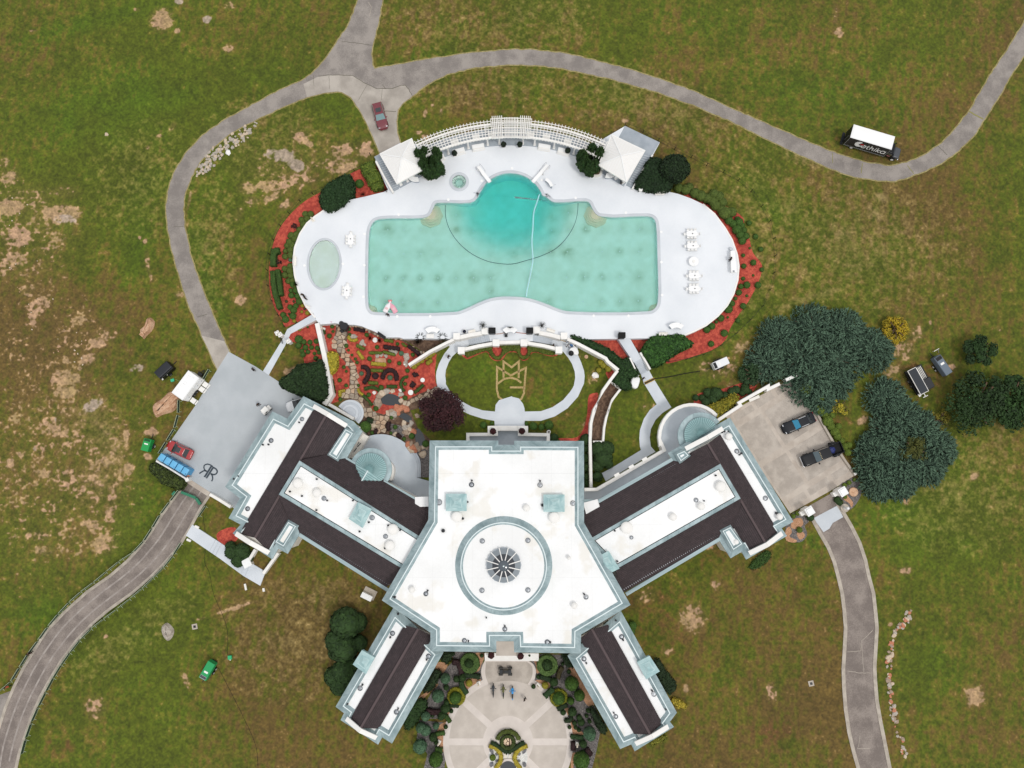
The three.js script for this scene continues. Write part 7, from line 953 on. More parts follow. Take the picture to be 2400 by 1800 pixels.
{ // inflatable bottles in the pool
  for (const [a, b, c, l] of [[[1130,1005], [1160,950], 0xf4eef0, 'white inflatable bottle float in the pool corner'], [[1190,1010], [1155,950], 0xeba9b8, 'pink inflatable bottle float in the pool corner']]) { const p = one(t11,...a, WL + .2), q = one(t11,...b, WL + .2), t = thing('pool_float', l, 'pool float'); const d = q.clone().sub(p), n = d.clone().normalize(); const s = p.clone().addScaledVector(n, -.8), e = q.clone().addScaledVector(n, .25); const prof = lathe([[0,0], [.4,.02], [.45,.12], [.45,1.2], [.35,1.5], [.16,1.75], [.15,2.3], [.18,2.34], [0,2.42]]); prof.applyQuaternion(new THREE.Quaternion().setFromUnitVectors(V3(0,1,0), n)); prof.scale(1,.5,1); prof.translate(s.x, WL + .16, s.z); mesh('bottle', prof, plain(c, .4), t); mesh('neck_band', ball(.2, e.x, WL + .16, e.z, 1,.6,1), plain(0xe58a8a, .4), t); mesh('label_patch', box(.5,.02,.4, s.x + n.x * .75, WL + .37, s.z + n.z * .75, Math.atan2(n.x, n.z)), plain(0xe8c2c4,.6), t); }
}
// loudspeakers, cables and gear round the stairs
function speakerBox(label, k, x, y) { const p = one(k, x, y, D + 1), t = thing('loudspeaker', label, 'loudspeaker', V3(p.x, D, p.z)); mesh('cabinet', box(1.1,1.5,.95,0,0,0,0,.08), M.black, t); mesh('grille', box(.9,1.2,.04,0,.15,.49), M.darkMetal, t); mesh('horn', lathe([[.1,1.5], [.34,1.62], [.3,1.66], [.12,1.54]]), M.steel, t); mesh('cover', box(1.2,.3,1.0,0,1.36,0,0,.1), M.rubber, t); }
speakerBox('black loudspeaker at the western pier', kJ, 1600,420); speakerBox('black loudspeaker at the eastern pier', kK, 565,420); speakerBox('black loudspeaker above the straight eastern stairs', kL, 525,60);
{ const p = one(kJ, 1900,510, D), t = thing('gear_case', 'black equipment case on the stair landing', 'case', V3(p.x, D, p.z)); mesh('body', box(.5,.6,.75,0,0,0,0,.04), M.black, t); mesh('handle', bar(V3(-.15,.66,0), V3(.15,.66,0), .03), M.steel, t); }
const cable = (label, k, a, h, r = .04, c = 0x17150f) => tag(mesh('cable', tube(k(a).map(([x, y]) => P(x, y, h).setY(h + r)), r, 5,5), plain(c, .8)), label, 'cable');
cable('orange cable from the western loudspeaker to the console', kJ, [1650,490,1780,480,1900,450], D, .05,0xa86a38); cable('orange cable from the console to the eastern loudspeaker', kK, [190,440,320,460,500,480], D, .05,0xa8583c); cable('tan cable along the eastern flight', kK, [1080,575,1200,610,1340,650], .9,.05,0xb08a3c); cable('black cable from the white generator to the east path', kL, [1240,990,1500,960,1900,880,2212,830], .0,.07); cable('black cable snaking along the south walk to the green box', [].concat ? kZ : kZ, [475,1195,482,1270,480,1320,490,1340,500,1390,525,1450,533,1480,533,1535], 0,.025); cable('black cable from the green lighting trailer across the lawn', kZ, [512,1565,540,1620,570,1680,600,1750,605,1800], 0,.025);
{ const t = thing('cable_ramp', 'yellow edged cable ramp across the east path', 'cable ramp'), a = f1(kL, 1020,1095,.06), b = f1(kL, 1240,990,.06); mesh('ramp', wall([a, b], .5,.05,.12,.02), plain(0x3a3020,.8), t); for (const s of [-.2,.2]) { const d = b.clone().sub(a).normalize(), n = V2(-d.y, d.x).multiplyScalar(s); mesh('stripe', wall([a.clone().add(n), b.clone().add(n)], .09,.11,.135,.005), plain(0xc9a23a, .7), t); } }
{ // covered tables and umbrella at the foot of the eastern flight
  const q = smooth(flat(kK([1440,800,1560,770,1620,860,1610,930,1500,920,1440,880]), .9), true, 3); tag(mesh('covered_table', [slab(q, .05,.9, [], .06)], M.roofWhite), 'table under a white cloth at the foot of the eastern flight', 'table');
  { const p = one(kK, 1520,720,.9), t = thing('supply_cart', 'blue and white supply cart by the stair wall', 'cart', V3(p.x, .05, p.z), -.5); mesh('tray', box(1.2,.5,.7,0,.25,0,0,.03), plain(0x3a6a9c, .6), t); mesh('lid', box(.6,.08,.6,.25,.76,0), M.white, t); mesh('box', box(.35,.3,.3,.3,.84,0), M.darkMetal, t); for (const s of [-1,1]) for (const z of [-1,1]) mesh('wheel', cyl(.08,.08,.06, s * .5,0, z * .3,10), M.rubber, t); }
  { const p = one(kK, 1460,905,.9), t = thing('parasol', 'closed black umbrella leaning by the covered table', 'umbrella', V3(p.x, .05, p.z)); mesh('canopy', new THREE.ConeGeometry(.5,.5,8).translate(0,1.2,0), M.black, t); mesh('pole', bar(V3(0,0,0), V3(0,1.5,0), .025), M.steel, t); }
  { const p = one(kL, 810,1080,.6), t = thing('covered_machine', 'machine under a white sheet beside the straight eastern stairs', 'covered machine', V3(p.x, 0, p.z), -.3); mesh('sheet', slab(smooth([V2(-.6,-.9), V2(.5,-1), V2(.7,0), V2(.5,.9), V2(-.3,.9), V2(-.7,.2)], true, 4), 0,1.1, [], .15), M.roofWhite, t); mesh('frame', box(.6,.2,1.4,.5,0,0), M.darkMetal, t); }
  { const p = one(kK, 1790,975,.2); tag(mesh('stepping_stone', lathe([[.34,0], [.34,.12], [.3,.14], [0,.14]], p.x, 0, p.z, 16), M.sandstone), 'pale round stone on the grass by the eastern wall', 'stone'); rock('white rock heap below the corner golden shrubs', null, one(kK, 1975,1380,.1), .6, M.white); }
  { const p = one(kJ, 1005,450, D), t = thing('trash_bin', 'dark blue round bin on the terrace', 'bin', V3(p.x, D, p.z)); mesh('drum', lathe([[.26,0], [.3,.8], [.26,.82], [.22,.4], [0,.4]]), plain(0x1c2340,.5), t); mesh('liner', lathe([[.3,.78], [.36,.7], [.33,.84]]), M.white, t); }
}
// wall lights on the coping
for (const [k, a] of [[t11, [1232,195,938,362,935,632,928,905,1220,1075,1505,1075,1662,65,750,620,418,635]], [t21, [550,50,985,178,1290,345,1292,605,1298,890,1007,1070,706,1070]], [kS, [1105,1235,450,1510,1750,1490]]]) for (let i = 0; i < a.length; i += 2) { const p = one(k, a[i], a[i + 1], D + .1); tag(mesh('skimmer_lid', [cyl(.24,.24,.07, p.x, D + .01, p.z, 16)], M.roofWhite), 'small round white lid set in the terrace at a pool rim', 'lid', 'round lids at the pool rims'); }
// ---------------------------------------------------------------- vehicles
function paint(c) { return new THREE.MeshPhysicalMaterial({ color: c, roughness: .4, metalness: 0, specularIntensity: c < 0x303030 ? .4 : 1, clearcoat: c < 0x303030 ? .25 : 1, clearcoatRoughness: .08 }); }
function loft(st, n = 12) {      // stations [x, halfWidth, yBottom, yTop, round]; closed rounded sections along x
  const p = [], ix = [], m = n * 2;
  for (const [x, w, y0, y1, e = .35] of st) for (let i = 0; i < m; i++) { const a = i / m * 6.2832, c = Math.cos(a), s = Math.sin(a); p.push(x, (y0 + y1) / 2 + (y1 - y0) / 2 * Math.sign(s) * Math.abs(s) ** e, w * Math.sign(c) * Math.abs(c) ** e); }
  for (let k = 0; k < st.length - 1; k++) for (let i = 0; i < m; i++) { const a = k * m + i, b = k * m + (i + 1) % m, c = a + m, d = b + m; ix.push(a, b, c, b, d, c); }
  for (const k of [0, st.length - 1]) for (let i = 1; i < m - 1; i++) k ? ix.push(k * m, k * m + i, k * m + i + 1) : ix.push(0, i + 1, i);
  const g = new THREE.BufferGeometry(); g.setAttribute('position', new THREE.Float32BufferAttribute(p, 3)); g.setIndex(ix); g.computeVertexNormals(); return clean(g);
}
const quad = (a, b, c, d) => { const g = poly3([V3(...a), V3(...b), V3(...c), V3(...d)]); return g; };
function wheels(t, xs, hw, r, w = .24, hub = M.steel) { for (const x of xs) for (const s of [-1,1]) { const g = new THREE.CylinderGeometry(r, r, w, 20); g.rotateX(Math.PI / 2); g.translate(x, r, s * hw); const wh = mesh('wheel', g, M.rubber, t), h = new THREE.CylinderGeometry(r * .58, r * .58, w + .03,14); h.rotateX(Math.PI / 2); h.translate(x, r, s * hw); mesh('rim', h, hub, wh); } }
function car(name, label, pos, ry, o) {      // nose towards +x
  const t = thing(name, label, 'car', pos, ry), L = o.L, W = o.W / 2, bm = paint(o.c), h = o.hood, rf = o.roof, x0 = -L / 2, x1 = L / 2;
  mesh('body', loft([[x0, W * .78,.45, h * .82,.4], [x0 + .12, W * .92,.32, h * .96], [x0 + .6, W, .25, h * 1.02], [0, W, .22, h * 1.02], [x1 - 1.0, W * .99,.24, h * .98], [x1 - .45, W * .92,.28, h * .88], [x1 - .1, W * .8,.34, h * .72,.45], [x1, W * .6,.42, h * .62,.5]]), bm, t);
  const [a, b, c, d] = o.cab.map(v => v * L - L / 2), wb = W * .9, wt = W * .74;      // rear glass foot, roof rear, roof front, windscreen foot
  mesh('roof', loft([[b - .1, wt, rf - .12, rf - .02,.4], [b, wt, rf - .12, rf, .4], [(b + c) / 2, wt + .02, rf - .1, rf + .03,.4], [c, wt, rf - .12, rf - .01,.4]]), o.black ? M.black : bm, t);
  mesh('windscreen', quad([d, h * .99, -wb], [d, h * .99, wb], [c, rf - .05, wt], [c, rf - .05, -wt]), o.glass || M.glass, t); mesh('rear_window', quad([a, h * .99, -wb], [a, h * .99, wb], [b, rf - .05, wt], [b, rf - .05, -wt]), M.glass, t);
  for (const s of [-1,1]) { mesh('side_window', quad([a, h * .99, s * wb], [d, h * .99, s * wb], [c, rf - .05, s * wt], [b, rf - .05, s * wt]), M.glass, t); mesh('mirror', box(.16,.14,.24, d - .25, h * .98, s * (W + .1), 0,.04), o.black ? M.black : bm, t); mesh('headlight', box(.3,.14,.34, x1 - .36, h * .68, s * W * .66,0,.05), M.chrome, t); mesh('tail_light', box(.12,.2,.3, x0 + .02, h * .7, s * W * .7,0,.03), plain(0x8a1414,.3), t); for (const [u, v] of [[a, b], [d, c]]) mesh('pillar', beam(V3(u, h * .98, s * wb), V3(v, rf - .04, s * wt), .09,.07), bm, t); mesh('roof_rail', beam(V3(b + .1, rf + .03, s * (wt - .02)), V3(c - .1, rf + .03, s * (wt - .02)), .05,.05), o.rail || bm, t); }
  mesh('bumper', loft([[x1 - .06, W * .7,.28,.55,.5], [x1 + .06, W * .5,.32,.5,.6]]), o.bumper || bm, t); if (o.sun) mesh('sunroof', box(.75,.02, wt * 1.3, (b + c) / 2 + .25, rf + .03,0), M.glass, t);
  wheels(t, [x1 - .95, x0 + .95], W - .1, o.wr || .34); return t;
}
const dir = (k, a, b, h = .5) => { const p = one(k, ...a, h), q = one(k, ...b, h); return { c: p.clone().add(q).multiplyScalar(.5).setY(.05), ry: Math.atan2(-(q.z - p.z), q.x - p.x), L: p.distanceTo(q) }; };
let v = dir(t10, [1045,900], [1105,1120]); car('red_car', 'dark red sport utility car on the concrete junction slab', v.c, v.ry, { L: 4.95, W: 2.0, hood: 1.1, roof: 1.78, cab: [.03,.1,.52,.68], c: 0x6e0f22, sun: 1, wr: .4, glass: plain(0x7d9a9c, .15) });
v = dir(kW, [1115,420], [490,125]); car('red_car', 'bright red saloon car on the grey court beside the toilets', v.c, v.ry, { L: 4.75, W: 1.85, hood: .95, roof: 1.46, cab: [.14,.3,.56,.74], c: 0xa80f18, sun: 1 });
v = dir(t32, [395,280], [120,400]); car('dark_car', 'long dark saloon with a blue windscreen on the stone court', v.c, v.ry, { L: 5.9, W: 2.0, hood: 1.05, roof: 1.6, cab: [.12,.26,.52,.66], c: 0x15181f, glass: plain(0x2f86a8,.12), wr: .4, rail: M.chrome });
{ // dually pickup
  v = dir(t32, [630,540], [285,675]); const L = 7.3, t = thing('pickup_truck', 'black crew-cab pickup with flared rear wheels on the stone court', 'pickup truck', v.c, v.ry), bm = paint(0x14161a), x0 = -L / 2, x1 = L / 2;
  mesh('body', loft([[x1 - 2.6,1.0,.5,1.25], [x1 - .5,1.0,.5,1.25], [x1 - .1,.95,.55,1.15], [x1,.85,.6,1.0,.5]]), bm, t); mesh('cab', loft([[-1.35,.98,.5,1.3], [x1 - 2.4,1.0,.5,1.3]]), bm, t); mesh('roof', loft([[-1.2,.82,1.86,1.98,.4], [.4,.84,1.86,2.0,.4], [.75,.8,1.84,1.94,.4]]), bm, t);
  mesh('windscreen', quad([1.5,1.28,-.92], [1.5,1.28,.92], [.75,1.92,.8], [.75,1.92,-.8]), plain(0x5c6a70,.12), t); mesh('rear_window', quad([-1.3,1.28,-.9], [-1.3,1.28,.9], [-1.2,1.92,.8], [-1.2,1.92,-.8]), M.glass, t); for (const s of [-1,1]) { mesh('side_window', quad([-1.3,1.28, s * .94], [1.5,1.28, s * .94], [.75,1.92, s * .8], [-1.2,1.92, s * .8]), M.glass, t); mesh('mirror', box(.2,.3,.3,1.2,1.2, s * 1.22,0,.04), bm, t); mesh('bed_side', box(2.25,.7,.12,-2.5,.65, s * .93,0,.04), bm, t); mesh('fender', loft([[-3.1,.08,.45,1.1], [-2.4,.3,.45,1.2], [-1.7,.08,.45,1.1]]).translate(0,0, s * 1.0), bm, t); mesh('headlight', box(.25,.25,.4, x1 - .2,.85, s * .72,0,.05), M.chrome, t); }
  mesh('bed_floor', box(2.25,.1,1.8,-2.5,.65,0), M.rubber, t); mesh('tailgate', box(.1,.65,1.8, x0 + .05,.65,0,0,.03), bm, t); mesh('tarp', leafless(.55,.25), plain(0x1c2a6a, .6), t).position.set(-1.9,.75,.1); mesh('bumper', box(.25,.3,1.9, x1 - .02,.5,0,0,.06), M.chrome, t); for (let i = -2; i <= 2; i++) mesh('marker_light', box(.12,.06,.1,.66,1.96, i * .28,0,.02), plain(0xd8c8a0,.4), t); wheels(t, [x1 - 1.1, x0 + 1.35], .92,.42,.3, M.chrome); wheels(t, [x0 + 1.35], 1.18,.42,.22, M.chrome);
}
function leafless(r, h) { const g = lump(r, h, 2,.4,3,5); g.computeVertexNormals(); return clean(g); }
v = dir(kA, [350,1640], [460,1700]); { const q = dir(t12, [285,190], [350,230]); const c = one(t12,372,172,.8).setY(.05); car('white_car', 'white car half hidden under the mansion eave', c, Math.PI + .3, { L: 4.5, W: 1.85, hood: .98, roof: 1.5, cab: [.1,.24,.54,.72], c: 0xe4e6e8, black: 1 }); }
{ // box truck with lettering
  const hb = 3.95, p0 = one(kT, 400,640, hb), p1 = one(kT, 1590,995, hb), L = p0.distanceTo(p1), ry = Math.atan2(-(p1.z - p0.z), p1.x - p0.x), W = 2.5;
  const side = p0.clone().add(p1).multiplyScalar(.5), off = V3(0,0, -W / 2).applyAxisAngle(V3(0,1,0), ry); const t = thing('box_truck', 'black box truck with white roof and ethika lettering beside the road', 'truck', V3(side.x + off.x, .02, side.z + off.z), ry), bm = paint(0x101114), vinyl = std({ map: grainTex(128,3,0x0e0f11,0x1d1e21,6,48,.5), roughness: .45 });
  mesh('cargo_box', box(L, hb - 1.05, W, 0,1.0,0), vinyl, t); mesh('cargo_roof', box(L + .02,.06, W + .02,0, hb - .05,0,0,.02), M.roofWhite, t); for (const s of [-1,1]) { mesh('rail', box(L, .16,.06,0,.98, s * W / 2), M.steel, t); mesh('corner_post', [box(.09, hb - 1,.05, L / 2 - .05,1, s * (W / 2 + .01)), box(.09, hb - 1,.05, -L / 2 + .05,1, s * (W / 2 + .01))], M.steel, t); } mesh('rear_door', box(.06, hb - 1.2, W - .2, -L / 2 - .02,1.1,0), M.black, t); mesh('door_bar', box(.05,1.6,.08, -L / 2 - .07,1.4,.5), M.steel, t); mesh('step_bumper', box(.5,.12, W - .2, -L / 2 - .25,.55,0), M.darkMetal, t); mesh('chassis', box(L + 2.2,.25,.9,.9,.6,0), M.black, t);
  const X = L / 2; mesh('cab', loft([[X + .05,1.05,.6,2.35,.25], [X + 1.0,1.05,.6,2.35,.25], [X + 1.35,1.05,.6,1.55,.25]]), bm, t); mesh('hood', loft([[X + 1.2,1.0,.6,1.5,.3], [X + 2.4,.95,.6,1.35,.3], [X + 2.6,.85,.65,1.2,.4]]), plain(0x4a4d52,.35), t); mesh('windscreen', quad([X + 1.55,1.5,-.95], [X + 1.55,1.5,.95], [X + 1.06,2.28,.85], [X + 1.06,2.28,-.85]), M.glass, t); mesh('bumper', box(.2,.3,2.0, X + 2.6,.5,0,0,.05), M.chrome, t); for (const s of [-1,1]) { mesh('side_window', box(.8,.55,.03, X + .6,1.62, s * 1.05), M.glass, t); mesh('mirror', box(.12,.35,.18, X + 1.3,1.6, s * 1.35,0,.03), M.black, t); mesh('headlight', box(.12,.2,.35, X + 2.56,.95, s * .68,0,.04), M.chrome, t); mesh('door_print', box(.55,.22,.01, X + .65,1.2, s * 1.062), plain(0xb87878,.6), t); } wheels(t, [X + 1.75, -X + 1.7], .95,.44,.3, M.white);
  // lettering on the camera side: strokes in the plane of the box
  const z = W / 2 + .012, S = (pts, w) => { const g = slab(band(pts.map(q => V2(q[0], -q[1])), w), 0,.012); g.rotateX(Math.PI / 2); g.translate(0,0, z + .012); return g; }, arcS = (cx, cy, rx, ryy, a0, a1, n = 14) => Array.from({ length: n + 1 }, (_, i) => { const a = (a0 + (a1 - a0) * i / n) * Math.PI / 180; return [cx + rx * Math.cos(a), cy + ryy * Math.sin(a)]; });
  const o = -X + 2.0, y = 2.0, w = .13; const l = [];
  l.push(S(arcS(o + .95, y, .34,.3,0,330), w), S([[o + .65, y], [o + 1.28, y]], .09)); l.push(S([[o + 1.55, y + .5], [o + 1.55, y - .2], [o + 1.65, y - .3], [o + 1.78, y - .3]], w), S([[o + 1.4, y + .25], [o + 1.78, y + .25]], .1)); l.push(S([[o + 2.0, y + .6], [o + 2.0, y - .32]], w), S([[o + 2.0, y + .05], [o + 2.2, y + .28], [o + 2.4, y + .2], [o + 2.45, y - .32]], w)); l.push(S([[o + 2.75, y + .26], [o + 2.75, y - .32]], w), S([[o + 2.75, y + .42], [o + 2.75, y + .54]], w)); l.push(S([[o + 3.05, y + .6], [o + 3.05, y - .32]], w), S([[o + 3.5, y + .28], [o + 3.1, y - .02], [o + 3.5, y - .32]], w)); l.push(S(arcS(o + 3.98, y, .33,.3,0,360), w), S([[o + 4.33, y + .3], [o + 4.33, y - .32]], w));
  const big = (m) => { m.scale.set(1.14,1.5,1); m.position.set(-.14 * (-X + 1.5), -.5 * y + .32,0); }; big(mesh('lettering', l, M.roofWhite, t));
  const logo = (pts, c) => { const g = slab(pts.map(q => V2(q[0], -q[1])), 0,.012); g.rotateX(Math.PI / 2); g.translate(0,0, z + .012); big(mesh('logo', g, c, t)); }; const lx = o + .1; logo([...arcS(lx, y + .22,.62,.58,60,300), [lx - .05, y + .22]], M.roofWhite); logo([[lx + .1, y + .25], [lx + .62, y + .55], [lx + .75, y + .12], [lx + .35, y + .18]], plain(0xc01822,.5)); logo([[lx + .12, y - .02], [lx + .6, y - .02], [lx + .3, y - .3]], M.roofWhite);
}
// motorcycles and quad on the forecourt
function bike(label, k, x, y, c) { const p = one(k, x, y, .6), t = thing('motorcycle', label, 'motorcycle', V3(p.x, .078, p.z), Math.PI / 2), m = plain(c, .4); for (const s of [-.72,.72]) { const g = new THREE.TorusGeometry(.28,.07,8,20); g.translate(s, .34,0); mesh('wheel', clean(g), M.rubber, t); } mesh('tank', loft([[-.2,.1,.6,.8], [.1,.2,.62,.95], [.4,.12,.66,.9]]), m, t); mesh('seat', loft([[-.85,.08,.8,.9], [-.4,.14,.72,.85], [-.05,.1,.72,.85]]), M.black, t); mesh('engine', box(.5,.35,.3,.02,.3,0,0,.06), M.darkMetal, t); mesh('fork', [bar(V3(.72,.34,.09), V3(.45,1.0,.12), .03), bar(V3(.72,.34,-.09), V3(.45,1.0,-.12), .03)], M.steel, t); mesh('handlebar', tube([V3(.3,1.08,-.45), V3(.45,1.05,-.15), V3(.45,1.05,.15), V3(.3,1.08,.45)], .03,6,5), M.black, t); mesh('fairing', loft([[.4,.2,.8,1.05], [.62,.28,.75,1.0], [.85,.1,.7,.9]]), m, t); for (const s of [-1,1]) mesh('hand_guard', box(.12,.1,.3,.42,1.02, s * .36,0,.03), m, t); mesh('rear_fender', loft([[-1.1,.06,.72,.78], [-.6,.12,.7,.82]]), m, t); }
bike('black motorcycle with grey panels on the forecourt', kD, 1808,1085,0x2c3138); bike('black motorcycle with yellow panels on the forecourt', kD, 2025,1110,0x5a5a24); bike('bright blue motorcycle on the forecourt', kE, 195,1140,0x2f8fd0);
{ const p = one(kD, 2070,675,.6), t = thing('quad_bike', 'black quad bike parked before the front steps', 'quad bike', V3(p.x, .078, p.z), Math.PI); mesh('body', loft([[-.9,.3,.45,.7], [-.3,.35,.45,.85], [.3,.35,.45,.9], [.9,.28,.45,.75]]), plain(0x3c372c, .5), t); mesh('seat', box(.8,.14,.36,-.15,.84,0,0,.06), M.black, t); mesh('handlebar', bar(V3(.35,1.05,-.42), V3(.35,1.05,.42), .03), M.black, t); for (const s of [-1,1]) mesh('rack', [box(.5,.04,.6, s * .72,.86,0)], M.darkMetal, t); for (const x of [-.78,.78]) for (const s of [-1,1]) mesh('fender', box(.7,.06,.34, x, .66, s * .5,0,.03), plain(0x26241e, .6), t); wheels(t, [-.78,.78], .5,.33,.3, M.darkMetal); }
{ const p = one(t12,90,225,.6); const t = thing('golf_cart', 'small white cart with black fenders at the court edge', 'cart', V3(p.x, .05, p.z), .8); t.scale.setScalar(.8); mesh('body', box(2.2,.5,1.1,0,.35,0,0,.15), M.white, t); mesh('canopy', box(1.4,.06,1.1,-.1,1.7,0,0,.03), M.white, t); mesh('seat', box(.5,.2,1.0,-.3,.8,0,0,.05), M.black, t); for (const [a, b] of [[1,1], [1,-1], [-1,1], [-1,-1]]) { mesh('post', bar(V3(a * .6 - .1,.8, b * .5), V3(a * .6 - .1,1.7, b * .5), .03), M.black, t); mesh('fender', box(.6,.1,.2, a * .75,.6, b * .55,0,.05), M.black, t); } wheels(t, [-.75,.75], .5,.24,.18); }
// ---------------------------------------------------------------- site equipment
function onFrame(k, a, b, h) { return dir(k, a, b, h); }
{ // white toilet trailer
  v = dir(kV, [790,870], [1160,470], 2.2); const t = thing('toilet_trailer', 'white toilet trailer with fold-down steps beside the grey court', 'trailer', v.c.clone().setY(0), v.ry); const L = 4.6, W = 2.3, q = dir(kV, [880,930], [1190,520], 1.4); t.position.copy(q.c.setY(0)); t.rotation.y = q.ry;
  mesh('body', box(L, 2.5, W, 0,.45,0,0,.06), M.white, t); mesh('roof', box(L + .06,.1, W + .06,0,2.92,0,0,.04), M.roofWhite, t); for (const [x, z] of [[-1.5,-.5], [-.2,-.4], [.3,-.2], [1.4,-.3], [1.6,.3]]) mesh('roof_hatch', box(.5,.14,.4, x, 3.0, z, 0,.03), M.roofWhite, t); for (const x of [-1.7,.7,1.7]) { mesh('door', box(.75,1.9,.05, x, .75, W / 2 + .02), M.roofWhite, t); mesh('door_knob', ball(.07, x + .25,1.6, W / 2 + .06,1,1,1,8), M.darkMetal, t); const s = mesh('steps', box(.85,.12,.9, x, .42, W / 2 + .55,0,.02), M.white, t); for (let i = 0; i < 3; i++) mesh('tread', box(.85,.05,.25, x, .36 - i * .12, W / 2 + .5 + i * .3), M.white, s); } mesh('fender', box(1.3,.1,.3,-.55,.75, W / 2 + .1,0,.04), M.black, t); wheels(t, [-.85,-.2], W / 2 + .08,.34,.22); mesh('tongue', [beam(V3(L / 2,.4,.5), V3(L / 2 + 1.3,.4,0), .1,.12), beam(V3(L / 2,.4,-.5), V3(L / 2 + 1.3,.4,0), .1,.12), box(.5,.6,.8, L / 2 + .4,.4,0)], M.black, t);
}
v = dir(kV, [250,420], [510,180], 1.4); { const t = thing('tank_trailer', 'black enclosed trailer with a ridged lid on the western lawn', 'trailer', v.c.setY(0), v.ry); mesh('body', box(2.9,1.3,1.7,0,.4,.1,0,.1), M.black, t); mesh('lid', loft([[-1.4,.75,1.6,1.95,.7], [1.4,.75,1.6,1.95,.7]]), plain(0x1a1e26,.4), t); wheels(t, [0], 1.0,.34,.22); mesh('valve', [ball(.12,-1.2,1.4,.95), ball(.18,-1.3,1.1,.9), ball(.08,-.2,1.2,.95)], M.white, t); mesh('tongue', beam(V3(1.4,.4,0), V3(2.3,.4,0), .1,.1), M.black, t); }
{ const p = one(kV, 595,565,.3), t = thing('cable_box', 'small mint green power box near the black trailer', 'power box', V3(p.x, 0, p.z), .3); mesh('case', box(.6,.35,.5,0,0,0,0,.04), plain(0x3fbf8f, .5), t); mesh('socket', box(.14,.14,.14,.3,.1,.15), M.black, t); cable('pale cable from the mint green box to the toilet trailer', kV, [640,560,700,545,760,585,800,560], 0,.03,0x8fae6c); }
{ const p = one(t03,1985,705,.3), t = thing('cable_box', 'small green power box at the end of the lawn cable', 'power box', V3(p.x, 0, p.z), .1); mesh('case', box(.65,.4,.65,0,0,0,0,.05), plain(0x2fae72,.5), t); mesh('plug', box(.15,.15,.2,0,.05,.4), M.white, t); }
function genset(label, c, ry, L, W, col, top) { const t = thing('generator_trailer', label, 'generator', c.clone().setY(0), ry), m = plain(col, .5); mesh('canopy', box(L, 1.3, W, 0,.5,0,0,.08), m, t); mesh('lid', box(L * .98,.06, W * .94,0,1.78,0,0,.02), m, t); mesh('grille', box(L * .18,.05, W * .8, L * .38,1.82,0), top || M.steel, t); for (let i = 0; i < 4; i++) mesh('louvre', box(.04,.04, W * .76, L * .33 + i * .09,1.87,0), M.darkMetal, t); mesh('badge', box(L * .1,.02, W * .5, L * .08,1.83,0), M.white, t); mesh('chassis', box(L * 1.05,.16, W * .7,0,.34,0), M.black, t); mesh('tongue', beam(V3(L / 2,.4,0), V3(L / 2 + .9,.4,0), .1,.1), M.black, t); mesh('fender', box(.9,.06,.28,0,.72, W / 2 + .14,0,.02), M.black, t); wheels(t, L > 2.4 ? [-.35,.35] : [0], W / 2 + .14,.3,.2, M.white); return t; }
v = dir(t03, [1838,745], [1760,880], 1.2); genset('green towable generator on the lower lawn', v.c, v.ry, 3.0,1.35,0x1c9a58, M.steel); v = dir(t02, [1260,575], [1290,480], 1.2); genset('green towable generator near the sandstone boulder', v.c, v.ry, 2.1,1.3,0x189a4a, plain(0x14803c, .5)); v = dir(t21, [1735,1510], [1860,1455], 1.2); genset('white towable generator on bare earth by the eastern bed', v.c, v.ry + Math.PI, 2.8,1.3,0xe9eaec, M.darkMetal); v = dir(kU, [1680,870], [1350,400], 1.6); genset('grey towable generator beside the flatbed equipment trailer', v.c, v.ry, 3.6,1.35,0x66727f, M.black);
{ // flatbed equipment trailer
  const q = dir(kU, [980,1480], [560,720], 1.0), t = thing('equipment_trailer', 'black stage trailer with pale slats and frame among the trees', 'trailer', q.c.setY(0), q.ry), L = 4.5, W = 3.2; mesh('deck', box(L, .5, W, 0,.4,0,0,.05), M.black, t); mesh('panel', box(L * .97,.12, W * .48,0,1.7, -W * .24,0,.02), plain(0x1c232c, .35), t); mesh('panel_frame', [box(L, .14,.08,0,1.7, -W * .49), box(L, .14,.08,0,1.7,-.02), box(.08,.14, W * .48, L / 2,1.7, -W * .25), box(.08,.14, W * .48, -L / 2,1.7, -W * .25)], M.stucco, t); for (let i = 0; i < 4; i++) mesh('slat', box(L * .5,.08,.09, L * .2,1.4 - i * .12,.25 + i * .3), M.stucco, t); mesh('cabinet', box(L * .4,.9, W * .42, -L * .25,.9, W * .22,0,.06), plain(0x14161c, .5), t); for (const [x, z] of [[-L / 2 + .1, -W * .45], [L / 2 - .1, -W * .45], [-L / 2 + .1,0], [L / 2 - .1,0]]) mesh('post', box(.1,.9,.1, x, .85, z), M.steel, t); mesh('hitch', [box(.9,.1,.12, -L / 2 - .4,.5, -W * .1), box(.12,.1,.9, -L / 2 - .8,.5, -W * .1), box(.5,.12,.4, -L / 2 - .1,.9, -W * .42)], M.white, t); wheels(t, [-.5,.4], W / 2 - .1,.36,.24); }
{ const a = one(kU, 1225,190,.5), b = one(kU, 1395,95,.5), t = thing('tow_bar', 'loose pale tow bar on the grass behind the grey generator', 'tow bar'); mesh('bar', bar(a, b, .06), M.stucco, t); mesh('strut', bar(a.clone().lerp(b, .8), a.clone().lerp(b, .8).add(V3(.25,-.3,.6)), .05), M.steel, t); for (const p of [a, b]) mesh('foot', bar(p, p.clone().setY(0), .05), M.steel, t); }
